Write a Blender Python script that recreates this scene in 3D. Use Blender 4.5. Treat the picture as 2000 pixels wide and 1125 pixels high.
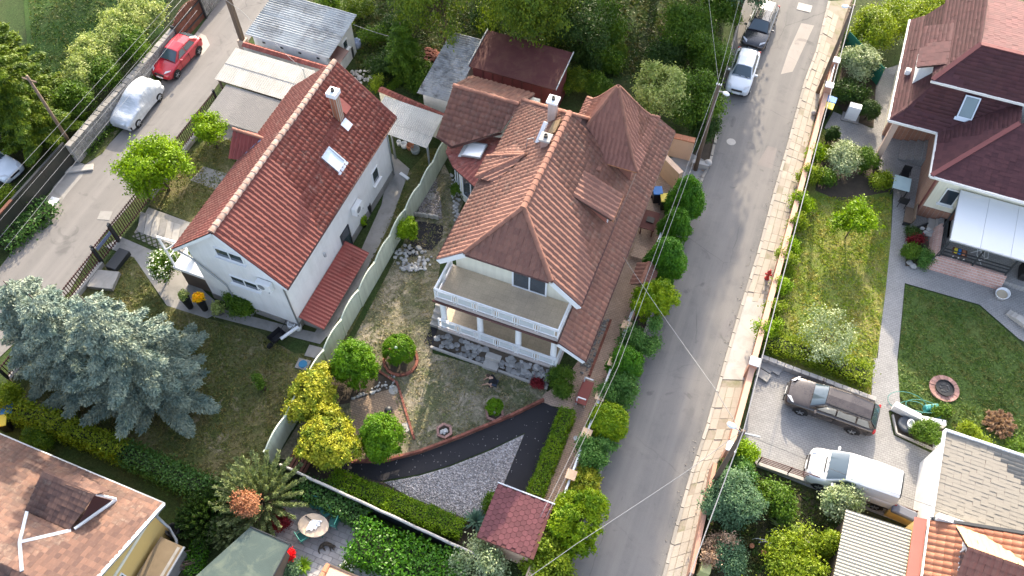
import bpy, bmesh, math, random
import numpy as np
from mathutils import Vector, Matrix, Euler
from mathutils.geometry import tessellate_polygon

for o in list(bpy.data.objects):
    bpy.data.objects.remove(o, do_unlink=True)
SC = bpy.context.scene
COL = SC.collection
random.seed(7)

# ------------------------------------------------------------------ camera
# World axes follow the street grid: X across the plots, Y up the street.
CAM_H = 41.0                       # drone height above the street
FPX = 1660.0                       # focal length in pixels of a 2000 px wide frame
PITCH = math.radians(57.49)        # looking down
HEAD = math.radians(21.5)          # heading, turned left of +Y
cam = bpy.data.cameras.new('camera')
cam.sensor_width = 36.0
cam.lens = FPX / 2000.0 * 36.0
cam.clip_start = 0.5
cam.clip_end = 1500.0
camo = bpy.data.objects.new('camera', cam)
camo.location = (0, 0, CAM_H)
camo.rotation_euler = (math.pi / 2 - PITCH, 0, HEAD)
COL.objects.link(camo)
SC.camera = camo

# ------------------------------------------------------------------ sky and sun
SUN_EL = math.radians(24.0)
SUN_AZ = math.radians(98.9)        # direction towards the sun, counted from +X
sd = Vector((math.cos(SUN_AZ) * math.cos(SUN_EL), math.sin(SUN_AZ) * math.cos(SUN_EL), math.sin(SUN_EL)))
wd = bpy.data.worlds.new('World')
SC.world = wd
wd.use_nodes = True
nt = wd.node_tree
bg = nt.nodes['Background']
sky = nt.nodes.new('ShaderNodeTexSky')
sky.sky_type = 'NISHITA'
sky.sun_disc = False
sky.sun_elevation = SUN_EL
sky.sun_rotation = math.pi / 2 - SUN_AZ
sky.air_density = 0.7
sky.dust_density = 3.0
hs = nt.nodes.new('ShaderNodeHueSaturation')     # hazy evening air: a paler sky
hs.inputs['Saturation'].default_value = 0.7
nt.links.new(sky.outputs[0], hs.inputs['Color'])
nt.links.new(hs.outputs[0], bg.inputs[0])
bg.inputs[1].default_value = 0.15
sl = bpy.data.lights.new('sun', 'SUN')
sl.energy = 2.2
sl.angle = math.radians(0.6)
sl.color = (1.0, 0.85, 0.64)
so = bpy.data.objects.new('sun', sl)
so.rotation_euler = sd.to_track_quat('Z', 'Y').to_euler()
so.location = (0, 0, 60)
COL.objects.link(so)
SC.view_settings.view_transform = 'Standard'
SC.view_settings.look = 'None'
SC.view_settings.gamma = 1.0
SC.view_settings.use_curve_mapping = False
SC.view_settings.exposure = 2.28

# ------------------------------------------------------------------ survey helper
_R = Euler(camo.rotation_euler).to_matrix()
def at(u, v, z=0.0):
    """World point at height z seen at survey coordinates (u, v)."""
    d = _R @ Vector(((u - 1000.0) / FPX, -(v - 562.5) / FPX, -1.0))
    t = (z - CAM_H) / d.z
    return Vector((d.x * t, d.y * t, z))

# ------------------------------------------------------------------ object helpers
OFF = {}
def tag(o, label=None, cat=None, group=None, kind=None):
    if label: o['label'] = label
    if cat: o['category'] = cat
    if group: o['group'] = group
    if kind: o['kind'] = kind
    return o
def thing(name, label, cat, loc, group=None):
    o = bpy.data.objects.new(name, None)
    o.empty_display_size = 0.3
    o.location = loc
    COL.objects.link(o)
    OFF[o.name] = Vector(loc)
    return tag(o, label, cat, group)
def link(name, me, parent=None, off=None):
    o = bpy.data.objects.new(name, me)
    COL.objects.link(o)
    if parent is not None:
        o.parent = parent
    OFF[o.name] = off if off is not None else Vector((0, 0, 0))
    return o
def offs(parent):
    return OFF[parent.name] if parent is not None else Vector((0, 0, 0))

class MB:
    def __init__(s):
        s.v = []; s.f = []
    def add(s, vs, fs):
        o = len(s.v)
        s.v += [tuple(p) for p in vs]
        s.f += [tuple(o + i for i in f) for f in fs]
        return s
    def box(s, c, size, rz=0.0, M=None):
        x, y, z = size[0] / 2, size[1] / 2, size[2] / 2
        R = M if M is not None else Matrix.Rotation(rz, 3, 'Z')
        vs = [Vector(c) + R @ Vector(p) for p in [(-x,-y,-z),(x,-y,-z),(x,y,-z),(-x,y,-z),(-x,-y,z),(x,-y,z),(x,y,z),(-x,y,z)]]
        return s.add(vs, [(3,2,1,0),(4,5,6,7),(0,1,5,4),(1,2,6,5),(2,3,7,6),(3,0,4,7)])
    def bb(s, x0, x1, y0, y1, z0, z1):
        return s.box(((x0+x1)/2, (y0+y1)/2, (z0+z1)/2), (abs(x1-x0), abs(y1-y0), abs(z1-z0)))
    def prism(s, poly, z0, z1):
        p = [Vector(q) for q in poly]
        ar = sum(p[i].x * p[(i+1) % len(p)].y - p[(i+1) % len(p)].x * p[i].y for i in range(len(p)))
        if ar < 0: p.reverse()
        n = len(p)
        vs = [(q.x, q.y, z0) for q in p] + [(q.x, q.y, z1) for q in p]
        return s.add(vs, [tuple(range(n-1,-1,-1)), tuple(range(n, 2*n))] + [(i, (i+1) % n, n+(i+1) % n, n+i) for i in range(n)])
    def slab(s, poly3, th):
        """Extrude a planar 3-D polygon (seen from outside counter-clockwise) inward by th."""
        p = [Vector(q) for q in poly3]
        n = pnormal(p)
        k = len(p)
        vs = p + [q - n * th for q in p]
        return s.add(vs, [tuple(range(k)), tuple(range(2*k-1, k-1, -1))] + [((i+1) % k, i, k+i, k+(i+1) % k) for i in range(k)])
    def bar(s, p0, p1, w, h, up=(0, 0, 1)):
        p0 = Vector(p0); p1 = Vector(p1); d = p1 - p0
        L = d.length; d = d / L
        u = Vector(up)
        if abs(d.dot(u)) > .98: u = Vector((1, 0, 0))
        r = d.cross(u).normalized(); u = r.cross(d)
        M = Matrix((d, r, u)).transposed()
        return s.box((p0 + p1) / 2, (L, w, h), M=M)
    def tube(s, path, r, n=6, cap=True):
        P = [Vector(p) for p in path]
        rs = r if isinstance(r, (list, tuple)) else [r] * len(P)
        rings = []
        for i, p in enumerate(P):
            d = (P[min(i+1, len(P)-1)] - P[max(i-1, 0)]).normalized()
            u = Vector((0, 0, 1)) if abs(d.z) < .9 else Vector((1, 0, 0))
            a = d.cross(u).normalized(); b = a.cross(d)
            rings.append([p + (a * math.cos(2*math.pi*k/n) + b * math.sin(2*math.pi*k/n)) * rs[i] for k in range(n)])
        vs = [q for R in rings for q in R]
        fs = []
        for i in range(len(P)-1):
            for k in range(n):
                fs.append((i*n+k, i*n+(k+1) % n, (i+1)*n+(k+1) % n, (i+1)*n+k))
        if cap:
            fs += [tuple(range(n-1,-1,-1)), tuple((len(P)-1)*n+k for k in range(n))]
        return s.add(vs, fs)
    def lathe(s, c, prof, n=12, sx=1, sy=1, rz=0):
        c = Vector(c); vs = []; fs = []
        for r, z in prof:
            for k in range(n):
                a = 2*math.pi*k/n
                x, y = r*math.cos(a)*sx, r*math.sin(a)*sy
                vs.append(c + Vector((x*math.cos(rz)-y*math.sin(rz), x*math.sin(rz)+y*math.cos(rz), z)))
        m = len(prof)
        for i in range(m-1):
            for k in range(n):
                fs.append((i*n+k, i*n+(k+1) % n, (i+1)*n+(k+1) % n, (i+1)*n+k))
        fs += [tuple(range(n-1,-1,-1)), tuple((m-1)*n+k for k in range(n))]
        return s.add(vs, fs)
    def poly(s, pts):
        return s.add(pts, [tuple(range(len(pts)))])
    def rock(s, c, r, rng, flat=.7):
        c = Vector(c)
        vs = []
        for q in ICO_V:
            k = r * rng.uniform(.72, 1.12)
            vs.append(c + Vector((q[0]*k, q[1]*k, q[2]*k*flat)))
        return s.add(vs, ICO_F)
    def mesh(s, name, mat, off=Vector((0,0,0)), smooth=False):
        me = bpy.data.meshes.new(name)
        me.from_pydata([(p[0]-off[0], p[1]-off[1], p[2]-off[2]) for p in s.v], [], s.f)
        if mat is not None:
            me.materials.append(mat)
        if smooth:
            me.polygons.foreach_set('use_smooth', [True] * len(me.polygons))
        me.update()
        return me
    def build(s, name, mat, parent=None, smooth=False, bevel=0, sub=0, local=False):
        off = Vector((0,0,0)) if local else offs(parent)
        o = link(name, s.mesh(name, mat, off, smooth), parent, off)
        if bevel:
            m = o.modifiers.new('bevel', 'BEVEL'); m.width = bevel; m.segments = 2; m.limit_method = 'ANGLE'
        if sub:
            m = o.modifiers.new('sub', 'SUBSURF'); m.levels = sub; m.render_levels = sub
        return o

def pnormal(p):
    n = Vector((0,0,0))
    for i in range(len(p)):
        a, b = p[i], p[(i+1) % len(p)]
        n += Vector(((a.y-b.y)*(a.z+b.z), (a.z-b.z)*(a.x+b.x), (a.x-b.x)*(a.y+b.y)))
    return n.normalized()
_t = (1 + 5 ** .5) / 2
ICO_V = [Vector(q).normalized() for q in [(-1,_t,0),(1,_t,0),(-1,-_t,0),(1,-_t,0),(0,-1,_t),(0,1,_t),(0,-1,-_t),(0,1,-_t),(_t,0,-1),(_t,0,1),(-_t,0,-1),(-_t,0,1)]]
ICO_F = [(0,11,5),(0,5,1),(0,1,7),(0,7,10),(0,10,11),(1,5,9),(5,11,4),(11,10,2),(10,7,6),(7,1,8),(3,9,4),(3,4,2),(3,2,6),(3,6,8),(3,8,9),(4,9,5),(2,4,11),(6,2,10),(8,6,7),(9,8,1)]

def single(name, label, cat, mb, mat, group=None, kind=None, loc=None, **kw):
    """A thing that is one mesh; its origin goes to its base."""
    if loc is None:
        xs = [p[0] for p in mb.v]; ys = [p[1] for p in mb.v]; zs = [p[2] for p in mb.v]
        loc = Vector(((min(xs)+max(xs))/2, (min(ys)+max(ys))/2, min(zs)))
    sm = kw.pop('smooth', False); bev = kw.pop('bevel', 0); sub = kw.pop('sub', 0)
    o = link(name, mb.mesh(name, mat, loc, sm), None, Vector(loc))
    o.location = loc
    if bev:
        m = o.modifiers.new('bevel', 'BEVEL'); m.width = bev; m.segments = 2; m.limit_method = 'ANGLE'
    if sub:
        m = o.modifiers.new('sub', 'SUBSURF'); m.levels = sub; m.render_levels = sub
    return tag(o, label, cat, group, kind)
def struct(name, mb, mat):
    o = mb.build(name, mat)
    o['kind'] = 'structure'
    return o
def sheet(name, pts, z, mat):
    """A flat ground sheet from survey points (u, v) at height z."""
    P = [at(u, v, 0) for u, v in pts]
    ar = sum(P[i].x * P[(i+1) % len(P)].y - P[(i+1) % len(P)].x * P[i].y for i in range(len(P)))
    if ar < 0: P.reverse()
    me = bpy.data.meshes.new(name)
    tris = tessellate_polygon([[Vector((p.x, p.y, 0)) for p in P]])
    me.from_pydata([(p.x, p.y, z) for p in P], [], [t if (P[t[1]]-P[t[0]]).cross(P[t[2]]-P[t[0]]).z > 0 else t[::-1] for t in map(tuple, tris)])
    me.materials.append(mat); me.update()
    o = link(name, me)
    o['kind'] = 'structure'
    return o
def pieces(name, me, mats, parent, every=None):
    """Alike pieces sharing one mesh: one object per 4x4 matrix, local to the parent."""
    out = []
    for m in mats:
        o = bpy.data.objects.new(name, me)
        COL.objects.link(o)
        o.parent = parent
        o.matrix_local = m
        out.append(o)
    return out

# ------------------------------------------------------------------ materials
def rgb(r, g, b):
    """sRGB 0-255 to linear."""
    f = lambda c: (c/255/12.92) if c/255 <= .04045 else ((c/255+.055)/1.055) ** 2.4
    return (f(r), f(g), f(b))
class NG:
    def __init__(s, name):
        s.m = bpy.data.materials.new(name); s.m.use_nodes = True
        s.t = s.m.node_tree; s.b = s.t.nodes['Principled BSDF']; s.out = s.t.nodes['Material Output']
        s.tc = s.n('ShaderNodeTexCoord')
        s.co = s.tc.outputs['Object']
    def n(s, ty, **kw):
        x = s.t.nodes.new(ty)
        for k, v in kw.items():
            if k.startswith('i_'): x.inputs[k[2:]].default_value = v
            else: setattr(x, k, v)
        return x
    def l(s, a, b): s.t.links.new(a, b)
    def noise(s, scale, detail=4, rough=.55, co=None, dist=0):
        x = s.n('ShaderNodeTexNoise'); x.inputs['Scale'].default_value = scale
        x.inputs['Detail'].default_value = detail; x.inputs['Roughness'].default_value = rough
        x.inputs['Distortion'].default_value = dist
        s.l(co or s.co, x.inputs['Vector']); return x.outputs['Fac']
    def snoise(s, scale, sx, sy, sz, detail=5, rough=.6):
        mp = s.n('ShaderNodeMapping'); mp.inputs['Scale'].default_value = (sx, sy, sz)
        s.l(s.co, mp.inputs[0]); return s.noise(scale, detail, rough, mp.outputs[0])
    def ramp(s, fac, stops):
        x = s.n('ShaderNodeValToRGB'); e = x.color_ramp.elements
        while len(e) < len(stops): e.new(.5)
        for k, (p, c) in enumerate(stops):
            e[k].position = p; e[k].color = (*c, 1) if len(c) == 3 else c
        s.l(fac, x.inputs[0]); return x.outputs[0]
    def mix(s, fac, a, b, mode='MIX'):
        x = s.n('ShaderNodeMix', data_type='RGBA', blend_type=mode)
        for k, q in ((0, fac), (6, a), (7, b)):
            if isinstance(q, (int, float)): x.inputs[k].default_value = q
            elif isinstance(q, tuple): x.inputs[k].default_value = (*q[:3], 1)
            else: s.l(q, x.inputs[k])
        return x.outputs[2]
    def math(s, op, a, b=0.0):
        x = s.n('ShaderNodeMath', operation=op)
        for k, q in ((0, a), (1, b)):
            if isinstance(q, (int, float)): x.inputs[k].default_value = q
            else: s.l(q, x.inputs[k])
        return x.outputs[0]
    def rand(s):
        """Random per piece: per island within a mesh and per object."""
        g = s.n('ShaderNodeNewGeometry'); o = s.n('ShaderNodeObjectInfo')
        return s.math('FRACT', s.math('ADD', g.outputs['Random Per Island'], o.outputs['Random']))
    def bump(s, h, strength=.4, dist=.02):
        x = s.n('ShaderNodeBump'); x.inputs['Strength'].default_value = strength
        x.inputs['Distance'].default_value = dist
        s.l(h, x.inputs['Height']); s.l(x.outputs[0], s.b.inputs['Normal'])
    def done(s, col, rough=.8, metal=0, spec=.4):
        if isinstance(col, tuple): s.b.inputs['Base Color'].default_value = (*col, 1)
        else: s.l(col, s.b.inputs['Base Color'])
        if isinstance(rough, (int, float)): s.b.inputs['Roughness'].default_value = rough
        else: s.l(rough, s.b.inputs['Roughness'])
        s.b.inputs['Metallic'].default_value = metal
        s.b.inputs['Specular IOR Level'].default_value = spec
        return s.m
def sc(c, k): return tuple(min(1, q*k) for q in c)

def mplain(name, col, rough=.7, var=.18, scale=1.5, bump=.15, bscale=30, metal=0, spec=.4, isl=0.0, stain=None, stain_amt=.5, streak=0):
    g = NG(name)
    n = g.noise(scale, 6, .62)
    c = g.mix(n, sc(col, 1-var), sc(col, 1+var))
    if stain:
        m = g.ramp(g.noise(scale*.7+.37, 8, .68, dist=.6), [(.46, (0,0,0)), (.66, (stain_amt,)*3)])
        c = g.mix(m, c, stain)
    if streak:
        k = g.ramp(g.snoise(1.0, 3.5, 3.5, .25, 6, .7), [(.42, (1,1,1)), (.72, (1-streak,)*3)])
        c = g.mix(1.0, c, k, 'MULTIPLY')
    if isl:
        r = g.rand()
        c = g.mix(1.0, c, g.ramp(r, [(0, (1-isl,)*3), (1, (1,)*3)]), 'MULTIPLY')
    if bump:
        g.bump(g.noise(bscale, 4), bump, .02)
    return g.done(c, rough, metal, spec)

def mtile(name, c1, c2, lichen, amt, dark, rough=.75):
    g = NG(name)
    r = g.rand()
    c = g.mix(r, c1, c2)
    n = g.noise(1.1, 5, .65, dist=.4)
    c = g.mix(g.ramp(n, [(.38, (0,0,0)), (.72, (.75,)*3)]), c, dark)
    c = g.mix(g.ramp(g.noise(.45, 7, .72, dist=1.2), [(.52, (0,0,0)), (.68, (.55,)*3)]), c, sc(dark, .62))
    sp = g.mix(.5, g.noise(9, 6, .75), g.noise(2.2, 5, .7))
    c = g.mix(g.ramp(sp, [(.58-.1*amt, (0,0,0)), (.70-.05*amt, (amt,)*3)]), c, lichen)
    g.bump(g.noise(45, 3), .3, .01)
    return g.done(c, rough, 0, .3)

LEAFK = 1.3
def sat(c, k=1.22):
    m = (c[0]+c[1]+c[2])/3
    return tuple(max(.004, m+(q-m)*k) for q in c)
def mleaf(name, c1, c2, c3=None, trans=.35, rough=.55):
    g = NG(name)
    c1, c2 = sat(sc(c1, LEAFK)), sat(sc(c2, LEAFK))
    c3 = sat(sc(c3, LEAFK)) if c3 else None
    r = g.rand()
    n = g.noise(1.7, 3)
    c = g.mix(r, c1, c2)
    if c3:
        c = g.mix(g.ramp(n, [(.45, (0,0,0)), (.62, (.85,)*3)]), c, c3)
    g.done(c, rough, 0, .25)
    tr = g.n('ShaderNodeBsdfTranslucent')
    g.l(g.mix(1.0, c, (1.0, 1.0, .6), 'MULTIPLY'), tr.inputs[0])
    ms = g.n('ShaderNodeMixShader'); ms.inputs[0].default_value = trans
    g.l(g.b.outputs[0], ms.inputs[1]); g.l(tr.outputs[0], ms.inputs[2])
    g.l(ms.outputs[0], g.out.inputs[0])
    return g.m

def mbrick(name, c1, c2, mortar, w, h, ms=.012, rz=0.0, var=.2, rough=.85, bump=.35, offset=.5):
    g = NG(name)
    mp = g.n('ShaderNodeMapping'); mp.inputs['Rotation'].default_value = (0, 0, rz)
    g.l(g.co, mp.inputs[0])
    b = g.n('ShaderNodeTexBrick'); b.offset = offset
    b.inputs['Scale'].default_value = 1.0
    b.inputs['Brick Width'].default_value = w; b.inputs['Row Height'].default_value = h
    b.inputs['Mortar Size'].default_value = ms; b.inputs['Mortar Smooth'].default_value = .2
    b.inputs['Color1'].default_value = (*c1, 1); b.inputs['Color2'].default_value = (*c2, 1); b.inputs['Mortar'].default_value = (*mortar, 1)
    g.l(mp.outputs[0], b.inputs['Vector'])
    n = g.noise(.8, 6, .65)
    c = g.mix(1.0, b.outputs[0], g.ramp(n, [(.25, (1-var*1.6,)*3), (.75, (1+var*.4,)*3)]), 'MULTIPLY')
    c = g.mix(1.0, c, g.ramp(g.noise(14, 4), [(.2, (.8,)*3), (.8, (1.1,)*3)]), 'MULTIPLY')
    g.bump(g.math('SUBTRACT', 1.0, b.outputs[1]), bump, .02)
    return g.done(c, rough, 0, .3)

def mglass(name, col=(.02,.03,.04), rough=.08):
    g = NG(name)
    g.b.inputs['Coat Weight'].default_value = .5
    return g.done(g.mix(g.noise(.7, 2), col, sc(col, 2.2)), rough, 0, .8)

def mpaint(name, col, rough=.3, metal=.0, coat=.8, dust=.12):
    g = NG(name)
    c = g.mix(g.ramp(g.noise(1.3, 7, .7), [(.4, (0,0,0)), (.8, (dust,)*3)]), col, (.35, .32, .28))
    g.b.inputs['Coat Weight'].default_value = coat
    g.b.inputs['Coat Roughness'].default_value = .08
    return g.done(c, rough, metal, .5)
# ------------------------------------------------------------------ roofs
def tile_mesh(name, tw, th, hh, mat, nx=5):
    L = th * 1.14; lf = .030 if hh > 0 else .009
    if hh <= 0: nx = 2
    mb = MB(); vs = []; fs = []
    for j, (y, lift) in enumerate(((0, lf), (L, .0))):
        for i in range(nx):
            x = tw * i / (nx-1)
            vs.append((x, y, hh * (.5 - .5*math.cos(2*math.pi*(i/(nx-1)) )) + lift))
    for i in range(nx):
        x = tw * i / (nx-1)
        vs.append((x, 0.004, hh * (.5 - .5*math.cos(2*math.pi*(i/(nx-1)))) - .012 if hh > 0 else 0))
    for i in range(nx-1):
        fs.append((i, i+1, nx+i+1, nx+i))
        fs.append((2*nx+i, 2*nx+i+1, i+1, i))
    mb.add(vs, fs)
    return mb
def tiled_roof(house, planes, tw, th, hh, mat, deckmat, name='roof_slope', nsep=300, deck=.10, tile='roof_tile', skip=None):
    """planes: convex polygons in world space, counter-clockwise from outside, with an eave edge lowest."""
    rng = random.Random(len(planes)*7 + int(tw*1000))
    tmb = tile_mesh(tile, tw, th, hh, mat)
    base = tmb.mesh(tile, mat)
    tv = [Vector(p) for p in tmb.v]
    inner = []
    off = offs(house)
    parts = []
    for pi, poly in enumerate(planes):
        P = [Vector(q) for q in poly]
        n = pnormal(P)
        if n.z < 0:
            P.reverse(); n = -n
        up = (Vector((0,0,1)) - n * n.z).normalized()
        ac = up.cross(n).normalized()
        lo = min(P, key=lambda q: q.dot(up))
        d = MB(); d.slab([q - n*.01 for q in P], deck)
        part = d.build(name, deckmat, house)
        parts.append(part)
        ss = [(q - lo).dot(ac) for q in P]; tt = [(q - lo).dot(up) for q in P]
        edges = []
        for i in range(len(P)):
            a, b = P[i], P[(i+1) % len(P)]
            e = (b - a).normalized()
            edges.append((a, n.cross(e)))      # inward
        bnd = MB()
        s0, s1 = min(ss), max(ss); t1 = max(tt)
        k0 = math.floor(s0/tw); k1 = math.ceil(s1/tw)
        sh = s0 - k0*tw
        for j in range(int(t1/th)+1):
            for k in range(k0, k1+1):
                o = lo + ac * (k*tw + sh) + up * (j*th - .05) + n * .015
                cs = [o, o + ac*tw, o + ac*tw + up*th, o + up*th]
                ins = min(min((c - a).dot(m) for c in cs) for a, m in edges)
                mid = o + ac*tw/2 + up*th/2
                outd = min((mid - a).dot(m) for a, m in edges)
                if outd < -.75*max(tw, th): continue
                if skip and skip(mid): continue
                jx = rng.uniform(-.008, .008); jz = rng.uniform(0, .016); jr = rng.uniform(-.03, .03)
                M = Matrix((ac, up, n)).transposed().to_4x4() @ Matrix.Rotation(jr, 4, 'Z')
                M.translation = o + ac*jx + n*jz
                if ins > -.06:
                    inner.append((M, part))
                else:
                    bnd.add([M @ q for q in tv], tmb.f)
        if bnd.v:
            me = bnd.mesh('cut_tiles', mat)
            bm = bmesh.new(); bm.from_mesh(me)
            for a, m in edges:
                bmesh.ops.bisect_plane(bm, geom=bm.verts[:]+bm.edges[:]+bm.faces[:], plane_co=a - m*.05, plane_no=-m, clear_outer=True)
            bmesh.ops.translate(bm, vec=-off, verts=bm.verts[:])
            bm.to_mesh(me); bm.free()
            o = link('cut_tiles', me, part, off); o['kind'] = 'stuff'
    cp = Vector((0, 0, CAM_H))
    inner.sort(key=lambda q: (q[0].translation - cp).length)
    for M, part in inner[:nsep]:
        M = M.copy(); M.translation = M.translation - off
        pieces(tile, base, [M], part)
    rest = inner[nsep:]
    by = {}
    for M, part in rest: by.setdefault(part.name, []).append(M)
    for part in parts:
        if part.name in by:
            fv = np.array([tuple(q) for q in tv]); allv = []; allf = []
            nf = np.array(tmb.f)
            for i, M in enumerate(by[part.name]):
                A = np.array(M.to_3x3()); allv.append(fv @ A.T + np.array(M.translation - off)); allf.append(nf + i*len(tv))
            qmesh_obj('further_tiles', np.concatenate(allv), np.concatenate(allf), mat, part, off)['kind'] = 'stuff'
    return parts
def qmesh(name, V, Fq, mat):
    me = bpy.data.meshes.new(name)
    nv = len(V); nf = len(Fq); k = Fq.shape[1]
    me.vertices.add(nv); me.vertices.foreach_set('co', np.ascontiguousarray(V, dtype=np.float32).ravel())
    me.loops.add(nf*k); me.loops.foreach_set('vertex_index', np.ascontiguousarray(Fq, dtype=np.int32).ravel())
    me.polygons.add(nf); me.polygons.foreach_set('loop_start', np.arange(0, nf*k, k, dtype=np.int32))
    me.materials.append(mat)
    me.update(calc_edges=True)
    return me
def qmesh_obj(name, V, Fq, mat, parent=None, off=None):
    return link(name, qmesh(name, V, Fq, mat), parent, off)
def ridge(parent, p0, p1, r, L, mat, name='ridge_tile'):
    """Half-round ridge tiles laid end to end."""
    p0 = Vector(p0); p1 = Vector(p1); d = p1 - p0; D = d.length; d = d / D
    n = max(1, round(D / L)); L = D / n
    mb = MB(); vs = []; fs = []
    K = 6
    for x, rr in ((0, r*1.08), (L*1.06, r*.9)):
        for k in range(K+1):
            a = math.pi * k / K
            vs.append((x, math.cos(a)*rr, math.sin(a)*rr*.8))
    for k in range(K): fs.append((k, k+1, K+1+k+1, K+1+k))
    fs.append(tuple(range(K, -1, -1))); fs.append(tuple(range(K+1, 2*K+2)))
    mb.add(vs, fs)
    me = mb.mesh(name, mat)
    r_ = d.cross(Vector((0,0,1))).normalized(); u = r_.cross(d)
    off = offs(parent)
    Ms = []
    for i in range(n):
        M = Matrix((d, -r_, u)).transposed().to_4x4(); M.translation = p0 + d*(L*i) - off + u*random.uniform(0,.01)
        Ms.append(M)
    return pieces(name, me, Ms, parent)
def corr_sheets(parent, P00, P10, P11, P01, nu, nv, wave, amp, mat, name='roof_sheet'):
    """Corrugated sheets over a quad; waves run from edge P00-P01 side to side along u, ridges run along v."""
    P00, P10, P11, P01 = map(Vector, (P00, P10, P11, P01))
    n = (P10-P00).cross(P01-P00).normalized()
    if n.z < 0: n = -n
    W = (P10-P00).length
    off = offs(parent)
    for iu in range(nu):
        for iv in range(nv):
            u0, u1 = iu/nu, (iu+1)/nu + (.02 if iu < nu-1 else 0)
            v0, v1 = iv/nv, (iv+1)/nv + (.04 if iv < nv-1 else 0)
            m = max(4, int((u1-u0)*W/wave*4))
            V = []; F = []
            jz = random.uniform(0, .012) + .02*((iv) % 2)
            for j, v in enumerate((v0, v1)):
                for i in range(m+1):
                    u = u0 + (u1-u0)*i/m
                    p = (P00*(1-u)+P10*u)*(1-v) + (P01*(1-u)+P11*u)*v
                    V.append(p + n*(amp*math.sin(2*math.pi*u*W/wave) + jz + amp - .01*j*(1 if nv > 1 else 0)) - off)
            for i in range(m): F.append((i, i+1, m+1+i+1, m+1+i))
            me = bpy.data.meshes.new(name); me.from_pydata([tuple(q) for q in V], [], F); me.materials.append(mat); me.update()
            link(name, me, parent, off)

# ------------------------------------------------------------------ plants
def leaf_quads(C, N, size, rng, elong=1.7, tang=None):
    """Diamond leaves at centres C with facing N."""
    k = len(C)
    N = N / np.maximum(np.linalg.norm(N, axis=1, keepdims=True), 1e-6)
    T = rng.normal(size=(k, 3)) if tang is None else tang + rng.normal(size=(k, 3))*.35
    T -= N * np.sum(T*N, axis=1, keepdims=True)
    T /= np.maximum(np.linalg.norm(T, axis=1, keepdims=True), 1e-6)
    B = np.cross(N, T)
    s = size * rng.uniform(.65, 1.3, size=(k, 1))
    V = np.stack([C - T*s*.5*elong, C + B*s*.5, C + T*s*.5*elong, C - B*s*.5], axis=1).reshape(-1, 3)
    F = np.arange(4*k).reshape(-1, 4)
    return V, F
def crown_pts(rng, lobes, ncl, per, spread, depth=(.55, 1.0), zmin=.05, face=.7):
    lob = np.array([[*c, *r] for c, r in lobes], float)
    w = lob[:, 3]*lob[:, 4] + lob[:, 3]*lob[:, 5]
    idx = rng.choice(len(lob), size=ncl, p=w/w.sum())
    d = rng.normal(size=(ncl, 3)); d /= np.linalg.norm(d, axis=1, keepdims=True)
    d[:, 2] = np.where(d[:, 2] < -.35, -d[:, 2], d[:, 2])
    rad = rng.uniform(depth[0]**2, depth[1]**2, size=(ncl, 1)) ** .5
    cc = lob[idx, :3] + d*lob[idx, 3:]*rad
    out = d*np.array([1, 1, 1.0])
    C = np.repeat(cc, per, axis=0) + rng.normal(size=(ncl*per, 3))*spread
    N = np.repeat(out, per, axis=0)*face + rng.normal(size=(ncl*per, 3))*.55 + np.array([0, 0, .25])
    ok = C[:, 2] > zmin
    return C[ok], N[ok]
LEAFCACHE = {}
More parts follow.
